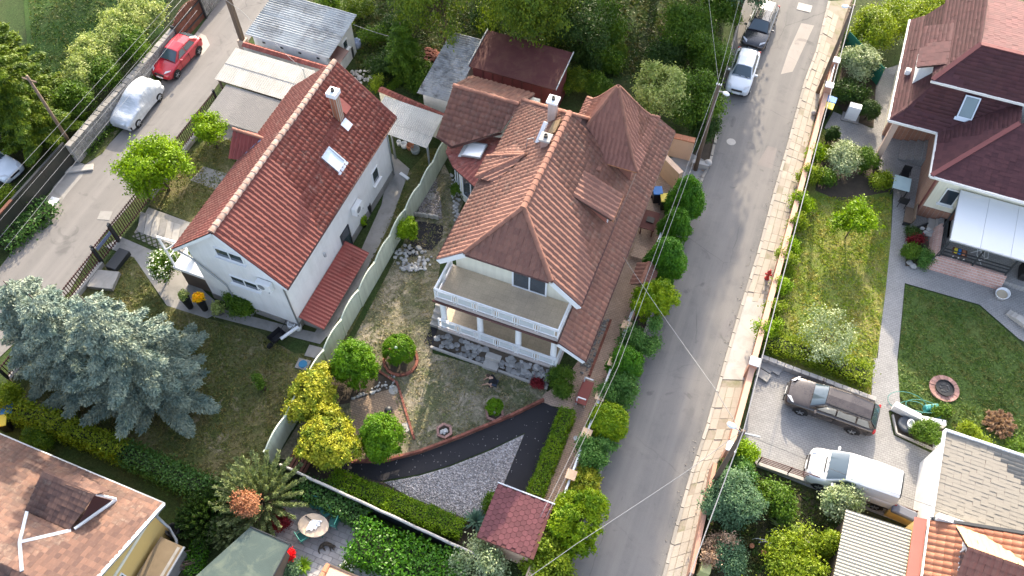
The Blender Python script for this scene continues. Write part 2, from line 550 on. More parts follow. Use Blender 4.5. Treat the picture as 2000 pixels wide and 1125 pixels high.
def plant(name, label, cat, u, v, zc, rx, rz, mat, ncl=70, per=28, leaf=.11, spread=.16, elong=1.7, form='ball', group=None, ry=None, trunk=.05, barkmat=None, trunkh=None, seed=0, base=None, part='foliage', rot=0, depth=(.55, 1.0), tangup=False, extra=None):
    """A bush or small tree: crown centre seen at (u, v) at height zc, half-width rx and half-height rz."""
    c = at(u, v, zc) if base is None else Vector((base[0], base[1], zc))
    root = thing(name, label, cat, (c.x, c.y, 0), group)
    rng = np.random.default_rng(seed*977 + int(abs(u)*3+abs(v)) )
    ry = ry or rx
    leaf *= .74; per = int(per*1.6)
    if form == 'ball':
        lobes = [((rx*rng.uniform(-.1,.1), ry*rng.uniform(-.1,.1), zc*.96), (rx*rng.uniform(.72,.86), ry*rng.uniform(.72,.86), rz*.86))]
        for k in range(9):
            a = rng.uniform(0, 6.28); e = rng.uniform(-.4, .9); q = rng.uniform(.45, .78); s = rng.uniform(.24, .5)
            lobes.append(((math.cos(a)*rx*q*math.cos(e), math.sin(a)*ry*q*math.cos(e), zc + math.sin(e)*rz*q), (rx*s, ry*s, rz*s)))
    elif form == 'col':
        lobes = [((0, 0, zc - rz*.25), (rx*.92, ry*.92, rz*.75)), ((0, 0, zc + rz*.3), (rx*.68, ry*.68, rz*.7))]
        for k in range(4):
            a = rng.uniform(0, 6.28)
            lobes.append(((math.cos(a)*rx*.6, math.sin(a)*ry*.6, zc + rng.uniform(-.4, .1)*rz), (rx*.4, ry*.4, rz*.5)))
    elif form == 'loose':
        lobes = []
        for k in range(11):
            a = rng.uniform(0, 6.28); rr = rng.uniform(.15, .8)
            lobes.append(((math.cos(a)*rx*rr, math.sin(a)*ry*rr, zc + rng.uniform(-.6, .6)*rz), (rx*rng.uniform(.22, .4), ry*rng.uniform(.22, .4), rz*rng.uniform(.25, .4))))
    elif form == 'smooth':
        lobes = [((0, 0, zc), (rx, ry, rz))]
    C, N = crown_pts(rng, lobes, ncl, per, spread, depth)
    tang = np.tile(np.array([[0, 0, 1.0]]), (len(C), 1)) + N*.3 if tangup else None
    V, F = leaf_quads(C, N, leaf, rng, elong, tang)
    if rot:
        cs, sn = math.cos(rot), math.sin(rot)
        V = V @ np.array([[cs, sn, 0], [-sn, cs, 0], [0, 0, 1]])
    fo = qmesh_obj(part, V, F, mat, root, Vector((c.x, c.y, 0)))
    mb = MB()
    th = trunkh or zc
    mb.tube([(c.x, c.y, -.05), (c.x+rx*.04, c.y-.02, th*.5), (c.x, c.y+rx*.05, th*1.02)], [trunk*1.3, trunk, trunk*.6], 7)
    for k in range(4):
        a = k*1.57 + rng.uniform(0, 1); z0 = th*rng.uniform(.45, .8)
        mb.tube([(c.x, c.y, z0), (c.x+math.cos(a)*rx*.55, c.y+math.sin(a)*ry*.55, z0+rz*.45)], [trunk*.6, trunk*.22], 5)
    mb.build('trunk' if zc - rz > .5 else 'stem', barkmat or M_BARK, root, smooth=True)
    if extra: extra(root, c, rng)
    return root
def hedge(name, label, pts, wid, hgt, mat, leaf=.09, dens=1.0, seed=1, group=None, cat='hedge', wob=.06):
    """Clipped hedge along ground points (world)."""
    P = [Vector((p[0], p[1], 0)) for p in pts]
    mid = sum(P, Vector()) / len(P)
    root = thing(name, label, cat, (mid.x, mid.y, 0), group)
    rng = np.random.default_rng(seed); leaf *= .78
    Cs = []; Ns = []
    mbs = MB()
    for a, b in zip(P[:-1], P[1:]):
        d = b - a; L = d.length; d = d / L; r = Vector((d.y, -d.x, 0))
        n = int(L * (wid + 2*hgt) * 330 * dens * (.09/leaf)**2)
        t = rng.uniform(-.1, L+.1, n); f = rng.uniform(0, wid+2*hgt, n)
        side = np.where(f < hgt, -1, np.where(f > hgt+wid, 1, 0))
        lat = np.where(side == -1, -wid/2, np.where(side == 1, wid/2, f-hgt-wid/2))
        z = np.where(side == -1, f, np.where(side == 1, wid+2*hgt-f, hgt))
        g = rng.normal(size=(n, 3))*wob
        bump = .05*np.sin(t*3.1)+.04*np.sin(t*7.3+lat*5)
        C = np.outer(np.ones(n), a) + np.outer(t, d) + np.outer(lat*(1+bump), r) + g
        C[:, 2] += np.maximum(z*(1+bump*.8), .03)
        N = np.outer(side*1.0, r) + np.outer((side == 0)*1.0, (0, 0, 1)) + rng.normal(size=(n, 3))*.6
        Cs.append(C); Ns.append(N)
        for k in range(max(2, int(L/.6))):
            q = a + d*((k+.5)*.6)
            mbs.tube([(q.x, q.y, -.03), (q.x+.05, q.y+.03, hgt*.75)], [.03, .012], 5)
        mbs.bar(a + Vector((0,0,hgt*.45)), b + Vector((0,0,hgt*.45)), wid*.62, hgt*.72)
    C = np.concatenate(Cs); N = np.concatenate(Ns)
    V, F = leaf_quads(C, N, leaf, rng, 1.5)
    off = Vector((mid.x, mid.y, 0))
    qmesh_obj('foliage', V - np.array(off), F, mat, root, off)
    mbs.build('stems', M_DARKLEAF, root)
    return root
def spruce(name, label, base, H, R, mat, seed, z0=.8, group=None, droop=.22, leaf=.1, nb=120, cat='tree', up=.12, dens=1.0):
    """Conifer with whorled branches carrying needle sprays."""
    rng = np.random.default_rng(seed)
    b = Vector((base[0], base[1], 0))
    root = thing(name, label, cat, b, group)
    mb = MB()
    mb.tube([b, b + Vector((.05, 0, H*.5)), b + Vector((0, .05, H))], [.022*H, .013*H, .02], 8)
    tr = mb.build('trunk', M_BARK, root, smooth=True)
    Cs = []; Ns = []; Ts = []
    br = MB()
    for k in range(nb):
        lev = k // 8; nl = (nb+7) // 8
        f = min(.98, (lev + rng.uniform(0, .28) + .1) / nl)
        z = z0 + (H - z0) * f ** .9
        L = R * (1 - f) ** .8 * rng.uniform(.58, 1.1) + .25
        a = (k % 8)*.7854 + lev*.42 + rng.uniform(-.42, .42)
        d = np.array([math.cos(a), math.sin(a), 0]); r = np.array([-d[1], d[0], 0])
        tip_z = -droop*L + up*L*f
        br.tube([b + Vector((0, 0, z)), b + Vector((d[0]*L*.6, d[1]*L*.6, z + tip_z*.7)), b + Vector((d[0]*L, d[1]*L, z + tip_z + .08*L))], [.03+.008*L, .02, .008], 4)
        ns = max(4, int(L*9*dens))
        for q in range(ns):
            s = (q+.6)/ns
            p = d*L*s + np.array([0, 0, z + tip_z*s*(1.25 - .35*s) + (.08*L*s*s)])
            half = (.15 + .24*L*(1-s)**.7*s**.25)
            for sg in (-1, 1, 0):
                m = int(12 + half*52)
                tt = rng.uniform(0, 1, m)[:, None]
                dirv = (d*.75 + r*sg*.9) if sg else d*1.0
                ln = half if sg else .22
                C = p + dirv*tt*ln + np.array([0, 0, -.12])*tt*ln + rng.normal(size=(m, 3))*np.array([.045, .045, .04])
                Cs.append(C); Ns.append(rng.normal(size=(m, 3))*.5 + np.array([0, 0, .9]) + d*.2)
                Ts.append(np.tile(dirv + d*.3, (m, 1)))
    C = np.concatenate(Cs); N = np.concatenate(Ns); T = np.concatenate(Ts)
    V, F = leaf_quads(C, N, leaf*.62, rng, 2.6, T)
    qmesh_obj('crown', V, F, mat, root, b)
    br.build('branches', M_BARK, root)
    return root
def tree(name, label, base, H, R, mat, seed, trunkh=.35, ncl=260, per=45, leaf=.14, spread=.28, group=None, nl=16, lean=(0, 0), weep=False, tr=.16, sq=.8, cat='tree', bark=None):
    """Broad-leaved tree: trunk, limbs, crown of leaf clumps."""
    rng = np.random.default_rng(seed); b = Vector((base[0], base[1], 0))
    if b.y < 56: leaf *= .76; per = int(per*1.5)
    root = thing(name, label, cat, b, group)
    zc = H*trunkh + (H*(1-trunkh))*.5; rz = H*(1-trunkh)*.5
    lobes = []; mb = MB()
    top = b + Vector((lean[0], lean[1], H*.7))
    mb.tube([b - Vector((0, 0, .1)), b + Vector((lean[0]*.3+.06, lean[1]*.3, H*.3)), top], [tr*1.25, tr*.9, tr*.3], 9)
    for k in range(nl):
        a = k*2.4 + rng.uniform(-.4, .4); e = rng.uniform(-.7, 1.0); rr = rng.uniform(.4, .78)
        c = np.array([lean[0] + math.cos(a)*R*rr*math.cos(e*.8), lean[1] + math.sin(a)*R*rr*math.cos(e*.8), zc + math.sin(e)*rz*.7])
        q = rng.uniform(.28, .46)
        lobes.append((c, (R*q, R*q, rz*q*(1.5 if weep else sq*1.2))))
        mb.tube([b + Vector((lean[0]*.5, lean[1]*.5, H*rng.uniform(.28, .55))), b + Vector((c[0]*.6, c[1]*.6, c[2]-.1*rz)), b + Vector(c)], [tr*.45, tr*.25, tr*.08], 5)
    C, N = crown_pts(rng, lobes, ncl, per, spread, (.5, 1.03), .3)
    tang = np.tile(np.array([[0, 0, -1.0]]), (len(C), 1)) if weep else None
    V, F = leaf_quads(C, N, leaf, rng, 2.4 if weep else 1.6, tang)
    qmesh_obj('crown', V, F, mat, root, b)
    mb.build('trunk', bark or M_BARK, root, smooth=True)
    return root
def blades(name, label, cat, u, v, n, L, mat, spread=1.0, z0=.05, base=None, group=None, wid=.05):
    """Rosette of arching strap leaves (yucca, grass)."""
    c = at(u, v, 0) if base is None else Vector(base)
    root = thing(name, label, cat, (c.x, c.y, 0), group)
    rng = random.Random(int(u*7+v))
    mb = MB()
    for k in range(n):
        a = k*2.4; el = rng.uniform(.25, 1.25); l = L*rng.uniform(.7, 1.1)
        d = Vector((math.cos(a)*math.cos(el)*spread, math.sin(a)*math.cos(el)*spread, math.sin(el)))
        s = Vector((-math.sin(a), math.cos(a), 0))*wid
        p0 = c + Vector((0, 0, z0)); p1 = p0 + d*l*.55; p2 = p0 + d*l + Vector((0, 0, -.25*l*math.cos(el)))
        mb.add([p0-s*.5, p0+s*.5, p1+s, p1-s, p2], [(0, 1, 2, 3), (3, 2, 4)])
    mb.build('leaves', mat, root)
    st = MB(); st.tube([c, c + Vector((0, 0, z0+.12))], [.05, .03], 6); st.build('stem', M_BARK, root)
    return root
# ------------------------------------------------------------------ material library
M_BARK = mplain('bark', (.10,.075,.055), .9, .35, 6, .6, 25)
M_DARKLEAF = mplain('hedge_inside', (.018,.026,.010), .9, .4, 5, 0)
M_WHITE = mplain('white_render', (.74,.74,.73), .85, .06, .7, .2, 40, stain=(.50,.49,.47), stain_amt=.25, streak=.10)
M_WHITEP = mplain('white_paint', (.74,.75,.75), .5, .05, 2, .05)
M_CREAM = mplain('cream_render', (.70,.67,.54), .85, .06, .8, .2, 40, streak=.15)
M_PEACH = mplain('peach_render', (.60,.40,.27), .85, .1, .9, .2, 40, stain=(.42,.30,.22), stain_amt=.4)
M_ORANGEW = mplain('terracotta_wall', (.46,.24,.16), .85, .15, .8, .25, 30, stain=(.30,.20,.16), stain_amt=.5)
M_YELLOW = mplain('yellow_render', (.62,.43,.15), .85, .08, .8, .2, 40, stain=(.45,.33,.16), stain_amt=.3)
M_CONC = mplain('concrete', (.27,.26,.245), .9, .2, .9, .3, 25, stain=(.15,.145,.13), stain_amt=.6)
M_CONCL = mplain('pale_concrete', (.38,.36,.33), .9, .15, 1.1, .3, 25, stain=(.25,.235,.21), stain_amt=.5)
M_MINT = mplain('mint_concrete', (.56,.61,.50), .85, .06, .5, .25, 30, stain=(.38,.42,.33), stain_amt=.35, streak=.25)
M_METAL = mplain('grey_metal', (.35,.37,.39), .45, .12, 2, .05, metal=.5)
M_ZINC = mplain('zinc', (.48,.51,.54), .4, .1, 2, .05, metal=.6)
M_DARKMET = mplain('dark_metal', (.03,.033,.036), .5, .2, 2, .05)
M_BROWNMET = mplain('brown_metal', (.085,.035,.028), .5, .2, 2, .05)
M_REDMET = mplain('red_sheet', (.22,.05,.04), .55, .15, .8, .1, stain=(.15,.05,.04), stain_amt=.5)
M_WOOD = mplain('weathered_wood', (.17,.12,.085), .85, .3, 5, .3, 20, isl=.35)
M_WOODRED = mplain('red_brown_wood', (.16,.065,.042), .8, .25, 4, .25, 20, isl=.3)
M_BLACK = mplain('black_plastic', (.012,.012,.014), .55, .2, 2, .05)
M_BLUE = mplain('blue_plastic', (.03,.16,.45), .45, .1, 2, .05)
M_YELP = mplain('yellow_plastic', (.62,.50,.05), .45, .1, 2, .05)
M_GREENP = mplain('green_plastic', (.03,.16,.13), .45, .15, 2, .05)
M_STONE = mplain('stone', (.30,.285,.26), .9, .25, 3, .5, 14, isl=.4)
M_STONEB = mplain('blue_grey_stone', (.30,.295,.285), .9, .25, 3, .5, 14, isl=.55)
M_PEBBLE = mplain('white_stone', (.50,.49,.47), .85, .2, 4, .4, 14, isl=.45)
M_BRICKP = mplain('brick_piece', (.30,.11,.075), .9, .25, 5, .4, 30, isl=.45)
M_PINKB = mplain('pink_brick', (.42,.24,.20), .9, .2, 5, .35, 30, isl=.4)
M_GLASS = mglass('window_glass')
M_SKYL = mglass('skylight_glass', (.32,.37,.40), .12)
M_SOIL = mplain('soil', (.06,.047,.034), .95, .4, 3, .6, 12)
M_TYRE = mplain('tyre', (.014,.014,.015), .85, .2, 5, .1)
M_RIM = mplain('alloy', (.52,.53,.54), .35, .1, 3, 0, metal=.7)
M_LAMP = mplain('lamp_glass', (.55,.56,.58), .15, .1, 3, 0)
M_TAIL = mplain('tail_lamp', (.35,.02,.02), .2, .1, 3, 0)
M_TERRA = mplain('terracotta', (.42,.17,.09), .8, .15, 3, .2)
M_CABLE = mplain('cable', (.24,.24,.24), .6, .1, 3, 0)
M_CABLED = mplain('dark_cable', (.06,.06,.06), .6, .1, 3, 0)
M_SKIN = mplain('skin', (.50,.30,.22), .6, .06, 5, .05)
M_CLOTHBLK = mplain('black_cloth', (.012,.012,.015), .9, .2, 6, .3)
M_CLOTHGRY = mplain('dark_blue_cloth', (.04,.05,.075), .9, .2, 6, .3)
M_HAIR = mplain('brown_hair', (.035,.02,.012), .7, .3, 20, .3)

T_WHITE = mtile('red_clay_tiles', (.135,.036,.028), (.175,.05,.038), (.38,.28,.23), .5, (.17,.05,.036))
T_WHITEL = T_WHITE
T_CENTRAL = mtile('brown_concrete_tiles', (.225,.105,.074), (.17,.078,.058), (.30,.25,.195), .5, (.135,.072,.056))
T_OLD = mtile('old_clay_tiles', (.165,.088,.062), (.085,.046,.037), (.23,.18,.14), .6, (.08,.053,.044))
T_ORANGE = mtile('orange_clay_tiles', (.36,.165,.098), (.30,.13,.08), (.50,.33,.22), .3, (.36,.13,.07))
M_RIDGEW = mplain('mortared_ridge_tile', (.34,.21,.16), .9, .3, 6, .4, isl=.35, stain=(.5,.42,.36), stain_amt=.7)
M_RIDGEC = mplain('ridge_tile', (.28,.13,.088), .85, .25, 4, .3, isl=.25)
M_DECK = mplain('roof_underlay', (.09,.05,.04), .9, .2, 2, 0)
M_ASB = mplain('corrugated_cement', (.38,.40,.40), .9, .2, .8, .35, 14, isl=.2, stain=(.17,.17,.16), stain_amt=.75)
M_ASBD = mplain('mossy_corrugated_cement', (.33,.34,.34), .9, .25, 1.2, .35, 14, isl=.2, stain=(.07,.065,.06), stain_amt=.9)
M_CORRW = mplain('pale_corrugated_sheet', (.46,.44,.395), .7, .1, .7, .1, isl=.12, stain=(.30,.28,.24), stain_amt=.5)
M_CORRP = mplain('grey_plastic_corrugated', (.19,.18,.17), .6, .15, .7, .1, isl=.1, stain=(.26,.245,.22), stain_amt=.5)
M_FELT = mplain('dark_red_felt', (.085,.024,.022), .8, .2, 1.0, .3, 30, stain=(.13,.06,.04), stain_amt=.6)
M_HEX = mplain('red_hex_shingle', (.135,.045,.050), .85, .12, 4, .4, 60, isl=.28)
M_GREENFELT = mplain('mossy_green_felt', (.060,.085,.075), .85, .3, .9, .35, 25, stain=(.17,.19,.13), stain_amt=.5)
def mshingle(name, c1, c2, dark):
    g = NG(name)
    r = g.rand()
    c = g.mix(r, c1, c2)
    c = g.mix(g.ramp(g.noise(.6, 5, .6), [(.35, (0,0,0)), (.75, (.5,)*3)]), c, dark)
    g.bump(g.noise(60, 3), .35, .01)
    return g.done(c, .85, 0, .25)
M_SHING = mshingle('maroon_shingles', (.092,.036,.039), (.062,.025,.029), (.072,.036,.036))
M_SHINGB = mshingle('beige_shingles', (.245,.222,.185), (.235,.213,.177), (.205,.186,.155))

def masphalt(name, base, light, dark, sc_=.22):
    g = NG(name)
    n1 = g.noise(sc_, 6, .6, dist=.4)
    c = g.mix(g.ramp(n1, [(.3, (0,0,0)), (.7, (1,1,1))]), base, light)
    n2 = g.noise(.9, 7, .7)
    c = g.mix(g.ramp(n2, [(.52, (0,0,0)), (.75, (.6,)*3)]), c, dark)
    v = g.n('ShaderNodeTexVoronoi', feature='DISTANCE_TO_EDGE'); v.inputs['Scale'].default_value = .28
    nz = g.n('ShaderNodeTexNoise'); nz.inputs['Scale'].default_value = 1.3; nz.inputs['Detail'].default_value = 5
    g.l(g.co, nz.inputs['Vector'])
    g.l(g.mix(.22, g.co, nz.outputs['Color']), v.inputs['Vector'])
    crack = g.ramp(v.outputs['Distance'], [(.0, (.6,)*3), (.006, (0,0,0))])
    c = g.mix(g.math('MULTIPLY', crack, g.ramp(g.noise(.15, 3), [(.45, (0,0,0)), (.6, (1,1,1))])), c, sc(dark, .55))
    c = g.mix(g.ramp(g.snoise(1.0, 1.5, .07, 1, 5, .6), [(.42, (0,0,0)), (.68, (.65,)*3)]), c, sc(light, 1.12))
    c = g.mix(g.ramp(g.noise(.55, 4, .5, dist=1.5), [(.64, (0,0,0)), (.72, (.5,)*3)]), c, sc(dark, .75))
    c = g.mix(1.0, c, g.ramp(g.noise(35, 3, .8), [(.25, (.78,)*3), (.75, (1.15,)*3)]), 'MULTIPLY')
    g.bump(g.noise(70, 3), .5, .01)
    return g.done(c, .92, 0, .25)
M_ROADL = masphalt('worn_asphalt', (.165,.158,.15), (.205,.193,.182), (.12,.116,.113))
M_ROADR = masphalt('grey_asphalt', (.13,.128,.126), (.18,.17,.16), (.09,.09,.09))
def mlawn(name, lush, mid, dry, bare, lo=.42, hi=.62, s=.35, barelo=.60):
    g = NG(name)
    n1 = g.noise(s, 7, .68, dist=.5)
    c = g.mix(g.ramp(n1, [(lo, (0,0,0)), (hi, (1,1,1))]), lush, dry)
    c = g.mix(g.ramp(g.noise(s*3.1, 6, .7), [(.42, (0,0,0)), (.64, (.7,)*3)]), c, mid)
    c = g.mix(g.ramp(g.noise(s*1.7+.2, 7, .72, dist=.8), [(barelo, (0,0,0)), (barelo+.10, (.9,)*3)]), c, bare)
    c = g.mix(1.0, c, g.ramp(g.noise(6.5, 6, .78), [(.3, (.5,)*3), (.7, (1.45,)*3)]), 'MULTIPLY')
    f = g.noise(26, 4, .8)
    c = g.mix(1.0, c, g.ramp(f, [(.25, (.6,)*3), (.72, (1.3,)*3)]), 'MULTIPLY')
    g.bump(g.noise(38, 4, .8), .9, .05)
    return g.done(c, .95, 0, .15)
M_GROUND = mlawn('rough_grass', (.04,.07,.02), (.055,.075,.025), (.07,.07,.03), (.11,.09,.06), .45, .7, .2, .66)
M_LAWNDRY = mlawn('parched_lawn', (.125,.132,.068), (.075,.098,.04), (.29,.25,.18), (.38,.325,.245), .38, .60, .5, .52)
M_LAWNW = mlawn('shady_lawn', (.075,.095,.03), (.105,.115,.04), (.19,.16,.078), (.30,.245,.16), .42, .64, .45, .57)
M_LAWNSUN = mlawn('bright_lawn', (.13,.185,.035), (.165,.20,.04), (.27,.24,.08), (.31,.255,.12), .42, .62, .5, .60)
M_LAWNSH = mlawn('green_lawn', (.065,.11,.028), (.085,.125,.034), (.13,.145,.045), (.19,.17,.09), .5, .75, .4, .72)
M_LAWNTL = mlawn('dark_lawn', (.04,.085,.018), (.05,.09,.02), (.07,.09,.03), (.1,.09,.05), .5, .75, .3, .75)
def mgravel(name, c1, c2, scale=9):
    g = NG(name)
    v = g.n('ShaderNodeTexVoronoi'); v.inputs['Scale'].default_value = scale
    g.l(g.co, v.inputs['Vector'])
    c = g.ramp(v.outputs['Color'], [(.1, sc(c2, .45)), (.45, c1), (.8, c2)])
    c = g.mix(g.ramp(g.noise(.6, 5), [(.4, (0,0,0)), (.75, (.5,)*3)]), c, sc(c1, .5))
    g.bump(v.outputs['Distance'], .9, .05)
    return g.done(c, .95, 0, .2)
M_GRAVEL = mgravel('gravel', (.30,.28,.275), (.52,.49,.48))
M_BRICKPATH = mbrick('brick_paving', (.54,.39,.295), (.46,.325,.24), (.30,.23,.18), .22, .11, .012)
M_BRICKPAT = mbrick('patio_brick', (.36,.26,.18), (.30,.215,.15), (.17,.13,.10), .24, .12, .012)
M_GREYPAV = mbrick('grey_paving', (.31,.305,.295), (.27,.265,.26), (.18,.175,.17), .22, .12, .010, var=.12)
M_LATTICE = mbrick('grass_block', (.24,.23,.21), (.22,.21,.2), (.045,.06,.02), .28, .28, .05, .785, offset=0)
M_RUBBER = mplain('dark_rubber_paving', (.022,.021,.024), .9, .25, 1.2, .4, 60)
M_TANTILE = mbrick('tan_floor_tile', (.64,.51,.36), (.58,.46,.325), (.48,.38,.27), .33, .33, .006, var=.15, offset=0, rough=.6, bump=.1)

# ------------------------------------------------------------------ ground
g = MB(); g.poly([(-300,-200,-.03),(300,-200,-.03),(300,400,-.03),(-300,400,-.03)])
struct('ground', g, M_GROUND)
LROAD_L = [(560,-170),(500,-90),(436,-10),(386,60),(345,112),(300,180),(245,248),(195,300),(168,320),(130,315),(88,398),(40,470),(0,522),(-80,620),(-250,820)]
LROAD_R = [(-160,905),(-40,735),(60,640),(135,570),(200,462),(262,390),(343,270),(415,180),(470,100),(545,0),(600,-60),(680,-170)]
sheet('left_road', LROAD_L + LROAD_R, 0.0, M_ROADL)
RROAD_L = [(1560,-200),(1500,-90),(1455,-10),(1425,100),(1408,190),(1395,265),(1382,318),(1345,395),(1308,490),(1262,630),(1215,765),(1185,860),(1163,940),(1135,1030),(1105,1140),(1075,1260)]
RROAD_R = [(1617,3),(1593,100),(1570,160),(1537,283),(1512,370),(1477,500),(1443,607),(1413,710),(1377,837),(1347,927),(1317,1033),(1288,1145),(1255,1260)]
sheet('right_road', RROAD_L + RROAD_R[::-1] + [(1640,-90),(1675,-200)], 0.0, M_ROADR)
# patches and covers set in the asphalt
def disc(name, u, v, r, z, mat, n=20, sx=1, sy=1):
    c = at(u, v, 0); mb = MB(); mb.lathe((c.x, c.y, z-.01), [(r, 0), (r*.97, .014)], n, sx, sy); return mb
sheet('road_patch', [(1500,285),(1518,290),(1508,330),(1478,322)], .004, masphalt('road_patch', (.17,.155,.145), (.2,.18,.17), (.12,.11,.1), .6))
sheet('road_patch', [(1565,45),(1590,50),(1548,140),(1525,145),(1540,100)], .004, masphalt('road_patch_light', (.27,.245,.22), (.31,.28,.255), (.2,.18,.17), .6))
sheet('road_patch', [(1415,625),(1445,612),(1430,660),(1405,655)], .004, masphalt('road_patch_dark', (.15,.142,.138), (.17,.16,.155), (.1,.095,.09), .6))
sheet('concrete_apron', [(168,320),(130,315),(88,398),(62,440),(100,425),(130,380),(160,345)], .006, M_CONC)
sheet('concrete_apron', [(386,62),(352,102),(362,112),(395,108),(410,88),(402,70)], .006, M_CONCL)
single('manhole_cover', 'pale round manhole cover in the road below the parked silver hatchback', 'manhole cover', disc('m', 1428, 277, .3, .004, M_CONCL), M_CONCL, bevel=0)
mb = MB(); c = at(205, 421); mb.box((c.x, c.y, .006), (.75, .65, .02), .3)
mh = single('drain_cover', 'square drain cover in the left road opposite the iron gate', 'drain cover', mb, M_CONC)
mb = MB(); c = at(1571, 15); mb.box((c.x, c.y, .01), (1.0, .8, .03), .0)
single('drain_cover', 'pale square drain slab at the top of the right road', 'drain cover', mb, M_CONCL)

# pavement along the right road: kerb stones and slabs are pieces of it
PW = [(1650,40),(1628,110),(1597,210),(1563,340),(1533,467),(1500,577),(1473,670),(1457,735),(1432,855),(1396,912),(1371,1017),(1347,1125)]
pv = sheet('pavement', RROAD_R[:12] + PW[::-1] + [(1665,0)], .035, mplain('sandy_bed', (.27,.23,.185), .95, .25, 1.2, .4, 20, stain=(.12,.14,.05), stain_amt=.6))
def polyline(pts):
    P = [at(u, v) for u, v in pts]
    return P
def along(P, d):
    for a, b in zip(P[:-1], P[1:]):
        L = (b-a).length
        if d <= L: return a + (b-a)*(d/L), (b-a)/L
        d -= L
    return P[-1], (P[-1]-P[-2]).normalized()
KL = polyline(RROAD_R[:12]); tot = sum((b-a).length for a, b in zip(KL[:-1], KL[1:]))
M_KERB = mplain('kerb_stone', (.36,.33,.285), .9, .15, 2, .3, 25, isl=.3)
M_SLAB = mplain('pavement_slab', (.36,.32,.265), .9, .10, 1.6, .3, 25, isl=.10, stain=(.28,.245,.20), stain_amt=.5)
kme = MB().box((0, 0, 0), (.92, .16, .16)).mesh('kerb_stone', M_KERB)
kerb = [];
d = .5
while d < tot:
    p, t = along(KL, d)
    n = Vector((-t.y, t.x, 0))
    M = Matrix.Translation((p.x + n.x*.08, p.y + n.y*.08, .04 + random.uniform(-.008,.008))) @ Matrix.Rotation(math.atan2(t.y, t.x) + random.uniform(-.012,.012), 4, 'Z')
    kerb.append(M); d += .96
pieces('kerb_stone', kme, kerb, pv)
KR = polyline(PW); tr_ = sum((b-a).length for a, b in zip(KR[:-1], KR[1:]))
N = int(tr_/.62); sl_i = 0
for i in range(N):
    f0, f1 = (i+.015)/N, (i+.985)/N
    vmid = 40 + (1125-40)*f0
    L0, _ = along(KL, tot*(.02+.98*f0)); L1, _ = along(KL, tot*(.02+.98*f1)); R0, _ = along(KR, tr_*f0); R1, _ = along(KR, tr_*f1)
    smooth_part = .60 < f0 < .735
    for k in range(3):
        g0, g1 = .10 + .87*(k+.03)/3, .10 + .87*(k+.97)/3
        if f0 < .10 and k == 2: continue
        if smooth_part: continue
        z = .055 + random.uniform(-.02, .02)
        if random.random() < .06: continue
        g0 += random.uniform(0, .015); g1 -= random.uniform(0, .015)
        q = [L0.lerp(R0, g0), L0.lerp(R0, g1), L1.lerp(R1, g1), L1.lerp(R1, g0)]
        mb = MB(); mb.prism(q, .0, z); mb.build('paving_slab', M_SLAB, pv)
mb = MB()
P = [along(KL, tot*(.02+.98*.605))[0], along(KR, tr_*.605)[0], along(KR, tr_*.735)[0], along(KL, tot*(.02+.98*.735))[0]]
q0, q3 = P[0].lerp(P[1], .1), P[3].lerp(P[2], .1)
mb.prism([q0, P[1], P[2], q3], 0, .058); mb.build('paved_crossing', M_CONCL, pv)

# kerb of the planted strip on the left of the right road
ks = thing('kerb_strip', 'broken stone kerb edging the planted strip left of the right road', 'kerb', at(1250, 690))
P = polyline([(1400,262),(1386,320),(1349,396),(1311,492),(1265,632),(1219,766),(1189,860),(1167,940)]); T0 = sum((b-a).length for a, b in zip(P[:-1], P[1:]))
d = .4; off = offs(ks)
while d < T0:
    p, t = along(P, d)
    M = Matrix.Translation(Vector((p.x, p.y, .03 + random.uniform(-.02,.03))) - off) @ Matrix.Rotation(math.atan2(t.y, t.x) + random.uniform(-.05,.05), 4, 'Z')
    pieces('kerb_stone', kme, [M], ks); d += random.uniform(.97, 1.1)

# plots
sheet('planted_strip', [(1400,262),(1386,320),(1349,396),(1311,492),(1265,632),(1219,766),(1189,860),(1167,940),(1130,1035),(1085,1000),(1120,925),(1175,775),(1225,635),(1275,500),(1318,380),(1352,300)], .004, M_SOIL)
sheet('parched_lawn', [(868,320),(905,395),(862,500),(842,640),(845,690),(1062,750),(1075,782),(1055,785),(900,862),(800,892),(680,915),(540,895),(700,645),(790,470)], .004, M_LAWNDRY)
sheet('brick_path', [(1255,330),(1305,335),(1330,375),(1283,500),(1233,635),(1183,775),(1128,925),(1088,1000),(1020,985),(1060,890),(1122,800),(1058,790),(1062,770),(1100,745),(1140,690),(1200,520)], .008, M_BRICKPATH)
sheet('ramp', [(1062,786),(1000,815),(900,857),(820,887),(750,905),(680,905),(640,905),(650,922),(740,940),(820,926),(880,908),(960,876),(1026,845),(983,950),(1033,968),(1096,802)], .012, M_RUBBER)
sheet('gravel_bed', [(1024,848),(960,879),(880,911),(820,929),(750,942),(800,970),(915,1015),(960,985),(982,950)], .008, M_GRAVEL)
sheet('soil_bed', [(545,900),(640,905),(650,922),(750,942),(915,1015),(960,985),(975,960),(930,1065),(920,1080),(700,975)], .004, M_SOIL)
sheet('brick_terrace', [(684,783),(772,757),(800,828),(790,862),(720,900),(690,870)], .010, M_BRICKPAT)
sheet('soil_bed', [(640,720),(700,690),(745,725),(775,745),(778,768),(684,787),(600,800)], .008, M_SOIL)
sheet('gravel_bed', [(815,395),(840,365),(852,345),(862,400),(864,428),(818,418)], .008, mgravel('dark_gravel', (.16,.14,.14), (.36,.33,.32), 8))
sheet('dark_terrace', [(806,440),(818,432),(866,440),(864,465),(842,490),(800,480)], .010, M_RUBBER)
sheet('driveway_forecourt', [(1300,310),(1352,300),(1385,318),(1349,396),(1330,372),(1318,362)], .008, M_CONC)
